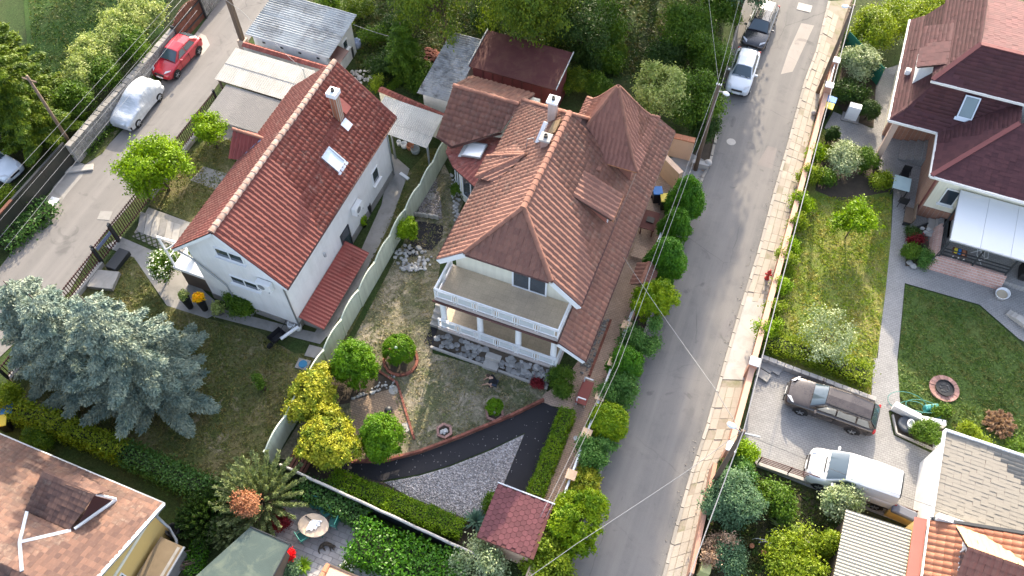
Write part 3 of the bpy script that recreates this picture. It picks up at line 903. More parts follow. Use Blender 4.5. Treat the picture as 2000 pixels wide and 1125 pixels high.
# white house plot
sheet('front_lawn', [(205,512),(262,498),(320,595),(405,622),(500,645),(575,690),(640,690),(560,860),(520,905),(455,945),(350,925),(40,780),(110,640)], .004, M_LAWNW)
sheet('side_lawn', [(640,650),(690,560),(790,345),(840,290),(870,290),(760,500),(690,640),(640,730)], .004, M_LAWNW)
sheet('concrete_path', [(205,482),(235,462),(345,510),(400,570),(440,605),(405,622),(326,597),(262,503)], .008, M_CONC)
sheet('concrete_path', [(440,605),(500,620),(575,640),(640,655),(625,672),(500,640),(415,618)], .008, M_CONC)
sheet('concrete_path', [(612,655),(640,658),(700,560),(765,430),(800,330),(765,300),(745,400),(700,500)], .012, M_CONC)
sheet('grass_block_strip', [(258,462),(275,438),(350,480),(340,500)], .010, M_LATTICE)
sheet('drive_boards_bed', [(262,455),(290,405),(400,445),(370,505)], .006, M_CONC)
sheet('yard_lawn', [(290,400),(330,320),(420,260),(520,270),(420,420),(395,445)], .004, M_LAWNW)
sheet('concrete_path', [(372,352),(398,325),(445,340),(425,372)], .010, M_CONC)
sheet('covered_terrace', [(412,232),(445,170),(560,200),(505,290),(400,262)], .010, M_CONC)
# boards of the left drive
bd = thing('plank_drive', 'grey planked drive strip behind the iron gate', 'drive', at(330, 440))
for k in range(9):
    a0 = at(275+k*13.2, 414+k*4.3); a1 = at(268+k*13.0, 452+k*4.9)
    b0 = at(275+(k+.93)*13.2, 414+(k+.93)*4.3); b1 = at(268+(k+.93)*13.0, 452+(k+.93)*4.9)
    mb = MB(); mb.prism([a0, b0, b1, a1], .008, .035); mb.build('plank', M_CONCL if k % 3 else M_CONC, bd)
# top-left lawn, right plot
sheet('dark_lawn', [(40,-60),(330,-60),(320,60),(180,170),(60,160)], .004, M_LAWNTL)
sheet('verge', [(200,300),(240,245),(300,178),(340,118),(330,105),(280,160),(150,300),(165,322)], .012, M_LAWNW)
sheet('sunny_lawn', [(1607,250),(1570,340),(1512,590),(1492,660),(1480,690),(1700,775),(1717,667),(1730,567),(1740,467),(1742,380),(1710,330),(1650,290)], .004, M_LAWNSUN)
sheet('garden_bed', [(1612,262),(1602,330),(1592,372),(1640,392),(1735,375),(1742,372),(1690,290)], .008, M_SOIL)
sheet('garden_bed', [(1655,80),(1642,140),(1632,200),(1665,240),(1720,250),(1720,140),(1700,110)], .004, M_SOIL)
sheet('garden_bed', [(1560,355),(1548,355),(1498,570),(1480,670),(1500,660),(1530,520)], .012, M_SOIL)
sheet('paved_path', [(1610,250),(1628,218),(1700,250),(1780,250),(1870,300),(1900,420),(1850,560),(1767,553),(1758,650),(1750,723),(1712,723),(1717,667),(1730,567),(1740,467),(1745,373),(1712,325),(1655,280)], .008, M_GREYPAV)
sheet('paved_path', [(1705,270),(1712,140),(1760,125),(1790,270)], .012, M_GREYPAV)
sheet('paved_path', [(1800,520),(1990,560),(2080,640),(2060,700),(1990,662),(1913,595),(1767,553)], .012, M_GREYPAV)
sheet('paved_drive', [(1706,700),(1752,700),(1758,790),(1735,803),(1745,850),(1850,900),(1870,1060),(1780,1030),(1480,912),(1448,860),(1482,705),(1702,772)], .012, M_GREYPAV)
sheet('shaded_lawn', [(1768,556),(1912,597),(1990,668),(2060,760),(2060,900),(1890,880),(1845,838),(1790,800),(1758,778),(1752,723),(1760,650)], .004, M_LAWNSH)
sheet('concrete_slab', [(1807,905),(1850,918),(1852,985),(1802,970)], .012, M_CONCL)
sheet('garden_soil', [(1400,915),(1480,915),(1640,975),(1780,1030),(1780,1200),(1330,1200),(1355,1090)], .004, mlawn('weedy_soil', (.04,.055,.018), (.05,.06,.02), (.085,.07,.045), (.11,.09,.06), .4, .6, .6, .6))
# bottom patio made of single tiles
pt = sheet('patio', [(560,985),(620,950),(690,975),(730,1030),(760,1090),(900,1160),(700,1200),(560,1200),(520,1090)], .004, mplain('patio_bed', (.20,.19,.19), .95, .2, 2, .3))
M_PTILE = mplain('patio_slab', (.40,.375,.36), .8, .1, 2, .2, 25, isl=.28, stain=(.25,.24,.25), stain_amt=.4)
ptm = MB().box((0, 0, 0), (.48, .235, .03)).mesh('patio_slab', M_PTILE)
c0 = at(640, 1045)
def inpoly(p, poly):
    r = False
    for i in range(len(poly)):
        a, b = poly[i], poly[(i+1) % len(poly)]
        if (a.y > p.y) != (b.y > p.y) and p.x < (b.x-a.x)*(p.y-a.y)/(b.y-a.y)+a.x: r = not r
    return r
pp = [at(u, v) for u, v in [(545,1000),(610,950),(690,970),(735,1035),(765,1090),(860,1135),(840,1160),(560,1160),(520,1090)]]
Ms = []
for j in range(-16, 17):
    for i in range(-10, 11):
        p = c0 + Vector((i*.5 + (.25 if j % 2 else 0), j*.25, 0))
        if inpoly(p, pp): Ms.append(Matrix.Translation((p.x, p.y, .012+random.uniform(-.003,.003))) @ Matrix.Rotation(random.uniform(-.012,.012), 4, 'Z'))
random.shuffle(Ms)
pieces('patio_slab', ptm, Ms[:300], pt)
mb = MB()
for M in Ms[300:]: mb.box(M.translation, (.48, .235, .03))
if mb.v:
    o = mb.build('further_slabs', M_PTILE, pt); o['kind'] = 'stuff'
# ------------------------------------------------------------------ building parts
def wall_ring(poly, z0, z1):
    mb = MB(); mb.prism(poly, z0, z1); return mb
def window_on(house, p, along_, outv, w, h, panes=2, frame=.06, mat=None, fmat=None, name='window', sill=True, glassmat=None, deep=.04):
    """Window centred at p on a wall; along_ is horizontal along the wall, outv the outward normal."""
    p = Vector(p); a = Vector(along_).normalized(); o = Vector(outv).normalized(); z = Vector((0,0,1))
    M = Matrix((a, o, z)).transposed()
    f = MB()
    f.box(p + o*.03 + z*(h/2-frame/2), (w, .07, frame), M=M); f.box(p + o*.03 - z*(h/2-frame/2), (w, .07, frame), M=M)
    for s in (-1, 1): f.box(p + o*.03 + a*s*(w/2-frame/2), (frame, .068, h-2*frame), M=M)
    for k in range(1, panes): f.box(p + o*.03 + a*(-w/2 + w*k/panes), (frame*.8, .066, h-2*frame), M=M)
    fr = f.build(name, fmat or M_WHITEP, house)
    for k in range(panes):
        q = MB(); q.box(p + o*.022 + a*(-w/2 + w*(k+.5)/panes), ((w-2*frame)/panes-.01, .03, h-2*frame-.004), M=M)
        q.build('pane', glassmat or M_GLASS, fr)
    if sill:
        q = MB(); q.box(p + o*.08 - z*(h/2+.03), (w+.16, .2, .05), M=M); q.build('sill', M_WHITEP, fr)
    return fr
def gutter(house, p0, p1, mat, r=.07, name='gutter'):
    mb = MB(); mb.tube([p0, p1], r, 8); return mb.build(name, mat, house, smooth=True)
def pipe(house, pts, mat, r=.05, name='downpipe'):
    mb = MB(); mb.tube(pts, r, 8); return mb.build(name, mat, house, smooth=True)
def skylight(house, c, up, ac, n, w, h, glass=None, fm=None):
    c = Vector(c); M = Matrix((ac, up, n)).transposed()
    f = MB(); t = .07
    f.box(c + up*(h/2-t/2) + n*.10, (w, t, .14), M=M); f.box(c - up*(h/2-t/2) + n*.10, (w, t, .14), M=M)
    for s in (-1, 1): f.box(c + ac*s*(w/2-t/2) + n*.10, (t, h-2*t, .138), M=M)
    f.box(c - up*(h/2+.09) + n*.055, (w+.14, .2, .03), M=M)
    fr = f.build('skylight', fm or M_ZINC, house)
    q = MB(); q.box(c + n*.10, (w-2*t, h-2*t, .05), M=M); q.build('pane', glass or M_SKYL, fr)
    return fr
def chimney(house, x, y, z0, z1, w, d, mat, cap, capz=.14, pots=1):
    mb = MB(); mb.bb(x-w/2, x+w/2, y-d/2, y+d/2, z0, z1)
    ch = mb.build('chimney', mat, house, bevel=.01)
    mb = MB(); mb.bb(x-w/2-.09, x+w/2+.09, y-d/2-.09, y+d/2+.09, z1, z1+capz); mb.build('cap', cap, ch, bevel=.015)
    for k in range(pots):
        mb = MB(); mb.lathe((x + (k-(pots-1)/2)*.3, y, z1+capz), [(.11, 0), (.1, .16), (.07, .16), (.07, .02)], 10); mb.build('flue', M_DARKMET, ch)
    return ch
def ac_unit(label, p, outv, mat=None, w=.85):
    o = Vector(outv).normalized(); a = Vector((-o.y, o.x, 0)); M = Matrix((a, o, Vector((0,0,1)))).transposed()
    p = Vector(p)
    t = thing('air_conditioner', label, 'air conditioner', p - Vector((0,0,.32)))
    mb = MB(); mb.box(p + o*.2, (w, .32, .6), M=M); mb.build('casing', M_WHITEP, t, bevel=.03)
    mb = MB(); R = M @ Matrix.Rotation(math.pi/2, 3, 'X')
    ring = []
    for k in range(16):
        an = 2*math.pi*k/16
        ring.append(p + o*.372 + a*(math.cos(an)*.21 - .1) + Vector((0,0,math.sin(an)*.21)))
    mb.poly(ring); mb.build('fan_grille', mplain('grille_grey', (.2,.21,.22), .6), t)
    for s in (-1, 1):
        mb = MB(); mb.bar(p + a*s*w*.35 - Vector((0,0,.32)), p + a*s*w*.35 + o*.4 - Vector((0,0,.32)), .04, .04); mb.build('bracket', M_METAL, t)
    return t

# ------------------------------------------------------------------ white house
wh = thing('white_house', 'white rendered house with a steep lichen-flecked red tiled gable roof', 'house', (-22.2, 23.4, 0))
WX0, WX1, WY0, WY1 = -25.0, -19.5, 17.5, 29.4
EZ, RZ, RX = 5.0, 8.08, -22.25
EL, ER, VF, VB = -25.6, -18.95, 17.15, 29.75
mb = MB()
def gable_prism(mb, x0, x1, xr, y0, y1, z0, ze, zr):
    vs = []
    for y in (y0, y1): vs += [(x0,y,z0),(x1,y,z0),(x1,y,ze),(xr,y,zr),(x0,y,ze)]
    mb.add(vs, [(0,1,2,3,4),(9,8,7,6,5),(0,5,6,1),(1,6,7,2),(2,7,8,3),(3,8,9,4),(4,9,5,0)])
gable_prism(mb, WX0, WX1, RX, WY0, WY1, .35, EZ+.18, RZ-.28)
mb.build('wall', M_WHITE, wh)
mb = MB(); mb.bb(WX0-.03, WX1+.03, WY0-.03, WY1+.03, 0, .55); mb.build('plinth', M_CONC, wh)
parts = tiled_roof(wh, [
    [(ER,VF,EZ),(ER,VB,EZ),(RX,VB,RZ),(RX,VF,RZ)],
    [(EL,VB,EZ),(EL,VF,EZ),(RX,VF,RZ),(RX,VB,RZ)]], .25, .34, .04, T_WHITE, M_DECK)
ridge(parts[0], (RX,VF,RZ+.05), (RX,VB,RZ+.05), .17, .4, M_RIDGEW)
for sx, xe in ((1, ER), (-1, EL)):
    gutter(wh, (xe+.06*sx, VF, EZ-.06), (xe+.06*sx, VB, EZ-.06), M_BROWNMET)
    mb = MB(); mb.bar((xe, VF-.02, EZ-.12), (RX, VF-.02, RZ-.12), .03, .16); mb.build('bargeboard', M_WHITEP, wh)
# gable windows, side windows, door
window_on(wh, (-22.2,WY0,5.75), (1,0,0), (0,-1,0), 1.65, .75, 2)
window_on(wh, (-22.05,WY0,3.3), (1,0,0), (0,-1,0), 1.7, .72, 2)
window_on(wh, (WX1,27.4,2.2), (0,1,0), (1,0,0), .75, 1.1, 1)
window_on(wh, (WX1,23.3,.95), (0,1,0), (1,0,0), .95, 1.9, 1, fmat=M_DARKMET, sill=False, name='door')
pipe(wh, [(ER+.05,VF+.1,EZ-.1),(WX1+.08,WY0-.08,EZ-.55),(WX1+.08,WY0-.08,.5)], M_METAL)
pipe(wh, [(EL-.05,VF+.1,EZ-.1),(WX0-.02,WY0-.1,EZ-.8),(WX0+1.6,WY0-.1,2.4),(WX0+1.65,WY0-.1,.3)], M_METAL)
pipe(wh, [(ER+.05,VB-.1,EZ-.1),(WX1+.08,WY1-.1,EZ-.55),(WX1+.08,WY1-.1,.3)], M_METAL)
chimney(wh, -20.85, 27.1, 5.8, 8.5, .4, .42, mbrick('chimney_brick', (.40,.17,.09), (.33,.13,.07), (.4,.36,.3), .24, .08, .014), M_WHITEP, .28, 1)
nR = Vector((RZ-EZ, 0, ER-RX)).normalized(); upR = Vector((RX-ER, 0, RZ-EZ)).normalized()
def onslope(y, f): return Vector((ER,y,EZ)).lerp(Vector((RX,y,RZ)), f)
skylight(wh, onslope(24.75, .36), upR, Vector((0,1,0)), nR, .85, 1.2)
mb = MB(); p = onslope(27.05, .46); mb.box(p + nR*.07, (.55, .55, .05), M=Matrix((upR, Vector((0,1,0)), nR)).transposed()); mb.build('flashing', M_ZINC, wh)
p = onslope(27.75, .62); mb = MB(); mb.box(p + nR*.18, (.75, .6, .06), M=Matrix((upR, Vector((0,1,0)), nR)).transposed()); mb.box(p + nR*.08, (.6, .5, .12), M=Matrix((upR, Vector((0,1,0)), nR)).transposed()); mb.build('roof_hatch', M_REDMET, wh)
mb = MB(); mb.lathe((WX1+.18,21.0,2.5), [(.09,0),(.09,.25)], 10); mb.build('flue', M_ZINC, wh)
# entrance porch with white upper terrace on the left of the gable
mb = MB(); mb.bb(-27.1, WX0+.02, 17.55, 20.6, 1.75, 2.0); mb.build('porch_slab', M_WHITEP, wh, bevel=.02)
mb = MB(); mb.bb(-26.95, WX0, 17.75, 20.5, 0, 1.75); mb.build('porch_opening', mplain('porch_opening_shade', (.10,.075,.06), .9), wh)  # solid dark block; its colour stands for the shade under the slab
for x, y in ((-27.0,17.65),):
    mb = MB(); mb.bb(x-.05, x+.05, y-.05, y+.05, 2.0, 4.75); mb.build('post', M_WHITEP, wh)
mb = MB(); mb.bar((-27.0,17.65,4.7), (-25.2,17.65,4.9), .08, .1); mb.bar((-27.0,17.65,3.5), (-25.9,17.65,4.7), .07, .07); mb.build('brace', M_WHITEP, wh)
mb = MB()
for k in range(9):
    mb.tube([(-27.02, 17.65+k*.35, 2.0), (-27.02, 17.65+k*.35, 2.85)], .012, 5)
mb.bar((-27.02,17.65,2.86), (-27.02,20.5,2.86), .05, .04); mb.build('railing', M_WHITEP, wh)
# lean-to strip of ribbed red sheet over the cellar light well
mb = MB(); mb.bb(WX1+.04, -18.25, 17.85, 23.0, 0, .55); mb.build('lean_to_wall', M_CONC, wh)
corr_sheets(wh, (WX1+.03,17.65,1.05), (WX1+.03,23.15,1.05), (-18.0,23.15,.62), (-18.0,17.65,.62), 5, 1, .22, .018, mplain('ribbed_red_sheet', (.27,.055,.042), .55, .2, .8, .1, isl=.15, stain=(.16,.05,.04), stain_amt=.5), 'ribbed_sheet')
# red tiled cross gable over the entrance on the street side
T_NEWRED = mtile('new_red_tiles', (.24,.055,.045), (.20,.046,.038), (.4,.25,.2), .2, (.17,.045,.04))
tiled_roof(wh, [[(-26.3,23.7,4.85),(-25.6,23.7,5.0),(-24.45,24.7,6.12),(-26.3,24.7,6.12)], [(-25.6,25.7,5.0),(-26.3,25.7,4.85),(-26.3,24.7,6.12),(-24.45,24.7,6.12)]], .25, .33, .04, T_NEWRED, M_DECK, name='entrance_gable_roof', nsep=80, deck=.07)
ridge(wh, (-26.32,24.7,6.16), (-24.4,24.7,6.16), .1, .36, M_RIDGEC)
mb = MB(); mb.bb(-26.1, -25.02, 23.95, 25.45, 0, 4.85); mb.build('entrance_wall', M_WHITE, wh)
mb = MB(); mb.bar((-25.55,23.72,5.06), (-24.4,24.66,6.18), .12, .03); mb.build('valley_flashing', mplain('blue_grey_flashing', (.2,.25,.36), .4, .1, 2, 0, metal=.4), wh)
ac_unit('white air conditioner on the front gable wall under the roof edge', (-20.5, WY0, 4.2), (0,-1,0))
ac_unit('white air conditioner on the long side wall of the white house', (WX1, 24.75, 2.35), (1,0,0))

# ------------------------------------------------------------------ central house
ch = thing('central_house', 'large house with weathered brown tiled roof, spire and front balcony', 'house', (-8.6, 27, 0))
CL, CR, CM, CY0, CE, CRZ = -12.4, -4.85, -8.62, 21.3, 5.5, 9.0
CYB = 33.2; R0 = (CM, 23.4, CRZ); R1 = (CM, 29.9, CRZ)
HLz = 6.9; HLx = CL + (HLz-CE)*(CM-CL)/(CRZ-CE); HRx = CR - (HLz-CE)*(CR-CM)/(CRZ-CE)
mb = MB(); mb.bb(-11.85, -5.35, 22.15, 33.0, 0, 5.55); mb.build('wall', M_CREAM, ch)
mb = MB()
vs = []
for y in (22.14, 22.6): vs += [(-11.84,y,5.5),(-5.36,y,5.5),(-6.6,y,6.85),(-10.6,y,6.85)]
mb.add(vs, [(0,1,2,3),(7,6,5,4),(0,4,5,1),(1,5,6,2),(2,6,7,3),(3,7,4,0)]); mb.build('gable_wall', M_CREAM, ch)
sp_c = (-6.6, 31.4)
def under_spire(p): return abs(p.x - sp_c[0]) < 1.5 and abs(p.y - sp_c[1]) < 1.5 and p.z > 5
parts = tiled_roof(ch, [
    [(CR,CY0,CE),(CR,CYB,CE),R1,R0,(HRx,CY0,HLz)],
    [(CL,CYB,CE),(CL,CY0,CE),(HLx,CY0,HLz),R0,R1],
    [(HLx,CY0-.05,HLz),(HRx,CY0-.05,HLz),R0],
    [(CR,CYB,CE),(CL,CYB,CE),R1],
    [(-3.9,19.75,3.15),(-3.9,36.3,3.15),(-5.34,36.3,4.05),(-5.34,19.75,4.05)],
    [(-15.5,29.9,3.82),(-13.0,31.3,4.63),(-12.45,32.8,5.5),(-16.6,32.8,5.5),(-16.6,30.2,3.99)],
    [(-12.45,35.35,4.0),(-16.6,35.35,4.0),(-16.6,32.8,5.5),(-12.45,32.8,5.5)],
    ], .30, .34, .045, T_CENTRAL, M_DECK, skip=under_spire)
ridge(parts[0], (CM,23.3,CRZ+.05), (CM,30.0,CRZ+.05), .16, .38, M_RIDGEC)
ridge(parts[2], (HLx,CY0-.05,HLz+.06), (CM,23.4,CRZ+.07), .13, .36, M_RIDGEC)
ridge(parts[2], (HRx,CY0-.05,HLz+.06), (CM,23.4,CRZ+.07), .13, .36, M_RIDGEC)
ridge(parts[3], (CL,CYB,CE+.06), (CM,29.9,CRZ+.06), .13, .36, M_RIDGEC)
ridge(parts[3], (CR,CYB,CE+.06), (CM,29.9,CRZ+.06), .13, .36, M_RIDGEC)
ridge(parts[5], (-16.6,32.8,5.56), (-12.5,32.8,5.56), .14, .38, M_RIDGEC)
# eaves, barge boards, gutters
gutter(ch, (CR+.08,CY0+.1,CE-.05), (CR+.08,CYB,CE-.05), M_BROWNMET)
gutter(ch, (CL-.08,CY0,CE-.05), (CL-.08,27.9,CE-.05), M_BROWNMET)
gutter(ch, (-3.84,19.75,3.08), (-3.84,36.3,3.08), M_BROWNMET)
gutter(ch, (HLx+.1,CY0-.12,HLz-.05), (HRx-.1,CY0-.12,HLz-.05), M_BROWNMET, .06)
for x0, x1 in ((CL, HLx), (CR, HRx)):
    mb = MB(); mb.bar((x0,CY0-.03,CE-.2), (x1,CY0-.03,HLz-.2), .05, .3); mb.build('bargeboard', M_WHITEP, ch)
    s = 1 if x0 < x1 else -1
    mb = MB(); mb.slab([(x0,CY0,CE-.13),(x0,22.16,CE-.13),(x1,22.16,HLz-.13),(x1,CY0,HLz-.13)] if s < 0 else [(x1,CY0,HLz-.13),(x1,22.16,HLz-.13),(x0,22.16,CE-.13),(x0,CY0,CE-.13)], .03); mb.build('soffit', M_WHITEP, ch)
mb = MB(); mb.bb(CL+.05, -11.86, CY0+.1, 28.0, CE-.16, CE-.1); mb.build('soffit', M_WHITEP, ch)
mb = MB(); mb.bar((-3.9,19.72,2.98), (-5.34,19.72,3.88), .04, .22); mb.build('bargeboard', M_WHITEP, ch)
# balcony and veranda
mb = MB(); mb.bb(-12.15, -5.36, 19.95, 22.2, 3.72, 3.98); mb.build('balcony_slab', mplain('speckled_edge', (.42,.37,.34), .9, .3, 9, .3, 30), ch, bevel=.01)
mb = MB(); mb.bb(-12.0, -5.5, 20.12, 22.14, 3.98, 4.0); mb.build('balcony_floor', M_TANTILE, ch)
gutter(ch, (-12.25,19.9,3.7), (-5.4,19.9,3.7), M_BROWNMET, .07)
mb = MB(); mb.bb(-12.15, -5.3, 19.9, 22.2, .78, 1.02); mb.build('veranda_slab', mplain('speckled_edge_low', (.42,.37,.34), .9, .3, 9, .3, 30), ch, bevel=.01)
mb = MB(); mb.bb(-12.05, -5.4, 20.0, 22.12, 1.02, 1.035); mb.build('veranda_floor', M_TANTILE, ch)
mb = MB(); mb.bb(-12.0, -5.4, 20.1, 22.12, 0, .78); mb.build('veranda_base', M_CONC, ch)
for x in (-11.85, -9.75, -7.6, -5.65):
    mb = MB(); mb.lathe((x,20.2,1.03), [(.24,0),(.24,.12),(.17,.18),(.16,2.45),(.23,2.55),(.23,2.69)], 14); mb.build('column', M_WHITEP, ch, smooth=False)
def railing(house, p0, p1, z, n, h=.85, name='railing'):
    """White balustrade with framed frosted panels between post pairs."""
    p0 = Vector(p0); p1 = Vector(p1); d = p1-p0; L = d.length; d = d/L
    mb = MB(); Z = Vector((0,0,1))
    for zz in (.12, h-.16, h): mb.bar(p0+Z*(z+zz), p1+Z*(z+zz), .055, .05)
    r = mb.build(name, M_WHITEP, house)
    for k in range(n+1):
        mb = MB(); q = p0 + d*(L*k/n)
        for s in ((-.07, .07) if 0 < k < n else (0,)):
            mb.bar(q + d*s + Z*z, q + d*s + Z*(z+h), .055, .056)
        mb.build('post', M_WHITEP, r)
        if k < n:
            a = q + d*(.17); b = p0 + d*(L*(k+1)/n) - d*.17
            mb = MB(); mb.bar(a + Z*(z+h*.48), b + Z*(z+h*.48), .02, h*.42); mb.build('panel', mplain('frosted_panel', (.50,.53,.53), .4, .05, 2, 0), r)
            mb = MB(); mb.bar(a + Z*(z+.12), a + Z*(z+h-.16), .045, .045); mb.bar(b + Z*(z+.12), b + Z*(z+h-.16), .045, .045); mb.build('bar', M_WHITEP, r)
railing(ch, (-12.1,20.0,0), (-5.45,20.0,0), 3.98, 6)
railing(ch, (-12.08,22.1,0), (-12.08,20.06,0), 3.98, 2)
railing(ch, (-5.45,20.06,0), (-5.45,21.9,0), 3.98, 2)
railing(ch, (-12.1,19.98,0), (-5.4,19.98,0), 1.02, 6)
railing(ch, (-5.4,20.05,0), (-5.4,21.4,0), 1.02, 1)
window_on(ch, (-7.75,22.12,5.05), (1,0,0), (0,-1,0), 1.9, 2.05, 2, .09, sill=False, name='balcony_door')
window_on(ch, (-9.9,22.12,2.1), (1,0,0), (0,-1,0), 1.6, 2.0, 2, .09, sill=False, name='veranda_door')
# spire tower
mb = MB(); mb.bb(sp_c[0]-1.72, sp_c[0]+1.72, sp_c[1]-1.72, sp_c[1]+1.72, 4.6, 6.85); mb.build('tower_wall', mplain('tower_brown', (.26,.115,.085), .8, .2, 1, .2), ch)
prof = [(2.05, 6.85), (1.62, 7.25), (1.2, 7.95), (.64, 9.05), (.04, 10.25)]
crn = [(1,-1),(1,1),(-1,1),(-1,-1)]
planes = []
for k in range(4):
    a, b = crn[k], crn[(k+1) % 4]
    for (r0, z0), (r1, z1) in zip(prof[:-1], prof[1:]):
        planes.append([(sp_c[0]+a[0]*r0, sp_c[1]+a[1]*r0, z0), (sp_c[0]+b[0]*r0, sp_c[1]+b[1]*r0, z0), (sp_c[0]+b[0]*r1, sp_c[1]+b[1]*r1, z1), (sp_c[0]+a[0]*r1, sp_c[1]+a[1]*r1, z1)])
tw = ch
T_SPIRE = mtile('spire_tiles', (.265,.12,.086), (.215,.095,.07), (.32,.26,.2), .35, (.175,.085,.064))
tiled_roof(tw, planes, .24, .30, .04, T_SPIRE, M_DECK, name='spire_slope', nsep=200, deck=.05)
for a in crn:
    for (r0, z0), (r1, z1) in zip(prof[:-1], prof[1:]):
        ridge(tw, (sp_c[0]+a[0]*r0, sp_c[1]+a[1]*r0, z0+.04), (sp_c[0]+a[0]*r1, sp_c[1]+a[1]*r1, z1+.04), .09, .36, M_RIDGEC)
mb = MB()
for k in range(4):
    a, b = crn[k], crn[(k+1) % 4]; mb.tube([(sp_c[0]+a[0]*2.06, sp_c[1]+a[1]*2.06, 6.8), (sp_c[0]+b[0]*2.06, sp_c[1]+b[1]*2.06, 6.8)], .06, 7)
mb.build('spire_gutter', mplain('copper_gutter', (.42,.19,.09), .45, .2, 2, 0, metal=.4), tw, smooth=True)
# right dormer: shed roof, cheeks and face
DY0, DY1, DXF, DXB, DZF, DZB = 26.15, 27.75, -4.95, -7.05, 6.55, 7.52
mb = MB(); gz = lambda x: CE + (CR-x)*(CRZ-CE)/(CR-CM)
mb.add([(DXF-.2,DY0+.1,gz(DXF-.2)-.1),(DXF-.2,DY0+.1,DZF),(DXB+.1,DY0+.1,DZB-.06),(DXF-.2,DY1-.1,gz(DXF-.2)-.1),(DXF-.2,DY1-.1,DZF),(DXB+.1,DY1-.1,DZB-.06)], [(0,1,2),(5,4,3),(0,3,4,1),(1,4,5,2),(2,5,3,0)])
mb.build('dormer_cheek', mplain('dormer_brown', (.30,.115,.08), .75, .15, 1, .1), ch)
dp = tiled_roof(ch, [[(DXF+.12,DY0-.08,DZF-.02),(DXF+.12,DY1+.08,DZF-.02),(DXB,DY1+.08,DZB),(DXB,DY0-.08,DZB)]], .30, .34, .05, T_CENTRAL, M_DECK, name='dormer_roof', nsep=40)
window_on(ch, (DXF-.2,(DY0+DY1)/2,6.1), (0,1,0), (1,0,0), 1.1, .7, 1, sill=False, name='dormer_window')
gutter(ch, (DXF+.16,DY0-.08,DZF-.06), (DXF+.16,DY1+.08,DZF-.06), mplain('copper_gutter_small', (.42,.19,.09), .45, .2, 2, 0, metal=.4), .05)
# left cross dormer: small gable whose ridge runs out to the left
cg = [(-12.6,28.3,5.75),(-12.6,26.75,5.75),(-11.2,26.15,6.62),(-10.1,27.55,7.72),(-11.2,28.9,6.62)]
tiled_roof(ch, [[cg[1],cg[2],cg[3]],[cg[0],cg[1],cg[3]],[cg[4],cg[0],cg[3]]], .30, .34, .05, T_CENTRAL, M_DECK, name='cross_gable_roof', nsep=30, deck=.06)
ridge(ch, Vector(cg[1])+Vector((0,0,.05)), Vector(cg[3])+Vector((0,0,.05)), .11, .36, M_RIDGEC)
ridge(ch, Vector(cg[0])+Vector((0,0,.05)), Vector(cg[3])+Vector((0,0,.05)), .11, .36, M_RIDGEC)
mb = MB(); mb.bb(-12.45, -11.5, 26.85, 28.2, 4.6, 5.72); mb.build('cross_gable_wall', mplain('gable_brown', (.28,.11,.085), .75, .15, 1, .1), ch)
# chimneys, vents, aerial
chimney(ch, -9.55, 30.0, 7.0, 9.5, .42, .42, mplain('chimney_render', (.46,.38,.34), .9, .12, 2, .2, streak=.2), M_WHITEP, .12, 1)
chimney(ch, -9.15, 27.85, 7.6, 9.05, .4, .42, mplain('chimney_pink', (.42,.27,.22), .9, .1, 2, .2), M_CONCL, .12, 1)
mb = MB(); mb.bar((-9.75,28.3,8.0), (-9.55,29.0,8.95), .22, .16); mb.build('vent_duct', M_WHITEP, ch, bevel=.02)
mb = MB(); mb.tube([(-10.3,28.2,7.5),(-10.25,28.2,8.2),(-10.0,28.4,8.2),(-9.9,28.3,8.0)], .025, 5); mb.build('cable_loop', M_CABLE, ch)
mb = MB(); M = Matrix((Vector((CM-CL,0,CRZ-CE)).normalized(), Vector((0,1,0)), Vector((-(CRZ-CE),0,CM-CL)).normalized())).transposed()
mb.box((-9.1,29.0,8.75), (.55,1.0,.06), M=M); mb.build('roof_hatch', mplain('hatch_brown', (.22,.15,.08), .5, .2, 2), ch)
for y, f in ((28.6,.42),(27.6,.38)):
    mb = MB(); x = CR + (CM-CR)*f; mb.box((x,y,gz(x)+.1), (.26,.28,.14)); mb.build('roof_vent', M_RIDGEC, ch, bevel=.02)
# rear left bay with low roof
bay = [(-16.0,30.7),(-15.9,29.9),(-15.05,29.0),(-13.2,28.05),(-11.85,27.7),(-11.85,32.6),(-16.0,32.6)]
mb = MB(); mb.prism([Vector((-11.85+(x+11.85)*.9, 30.6+(y-30.6)*.9, 0)) for x, y in bay], 0, 3.05); mb.build('bay_wall', M_CREAM, ch)
ez = 3.1
bl = [(x, y, ez) for x, y in bay[:5]]
top = [(-12.0,29.6,3.95),(-12.0,31.9,4.0)]
planes = [[bl[3], bl[4], (-11.95,28.6,3.62), (-12.0,29.6,3.95)], [bl[2], bl[3], (-12.0,29.6,3.95)], [bl[1], bl[2], (-12.0,29.6,3.95)], [bl[0], bl[1], (-12.0,29.6,3.95), (-12.0,30.8,3.99)], [(-16.0,31.6,3.12), bl[0], (-12.0,30.8,3.99), (-12.0,31.6,3.99)]]
T_BAY = mtile('bay_tiles', (.28,.085,.065), (.24,.075,.06), (.42,.32,.28), .5, (.2,.075,.06))
tiled_roof(ch, planes, .28, .33, .04, T_BAY, M_DECK, name='bay_roof', nsep=40, deck=.06)
mb = MB()
mb.tube([(x, y, ez-.04) for x, y in bay[:5]], .08, 8); mb.build('bay_gutter', M_BROWNMET, ch, smooth=True)
for (x0, y0), (x1, y1) in zip(bay[1:4], bay[2:5]):
    p = Vector(((x0+x1)/2, (y0+y1)/2, 0)); p = Vector((-11.85+(p.x+11.85)*.9, 30.6+(p.y-30.6)*.9, 1.75)); a = Vector((x1-x0, y1-y0, 0)); o = Vector((a.y, -a.x, 0))
    window_on(ch, p, a, o, a.length*.78, 2.1, 2, .09, sill=False, name='bay_window')
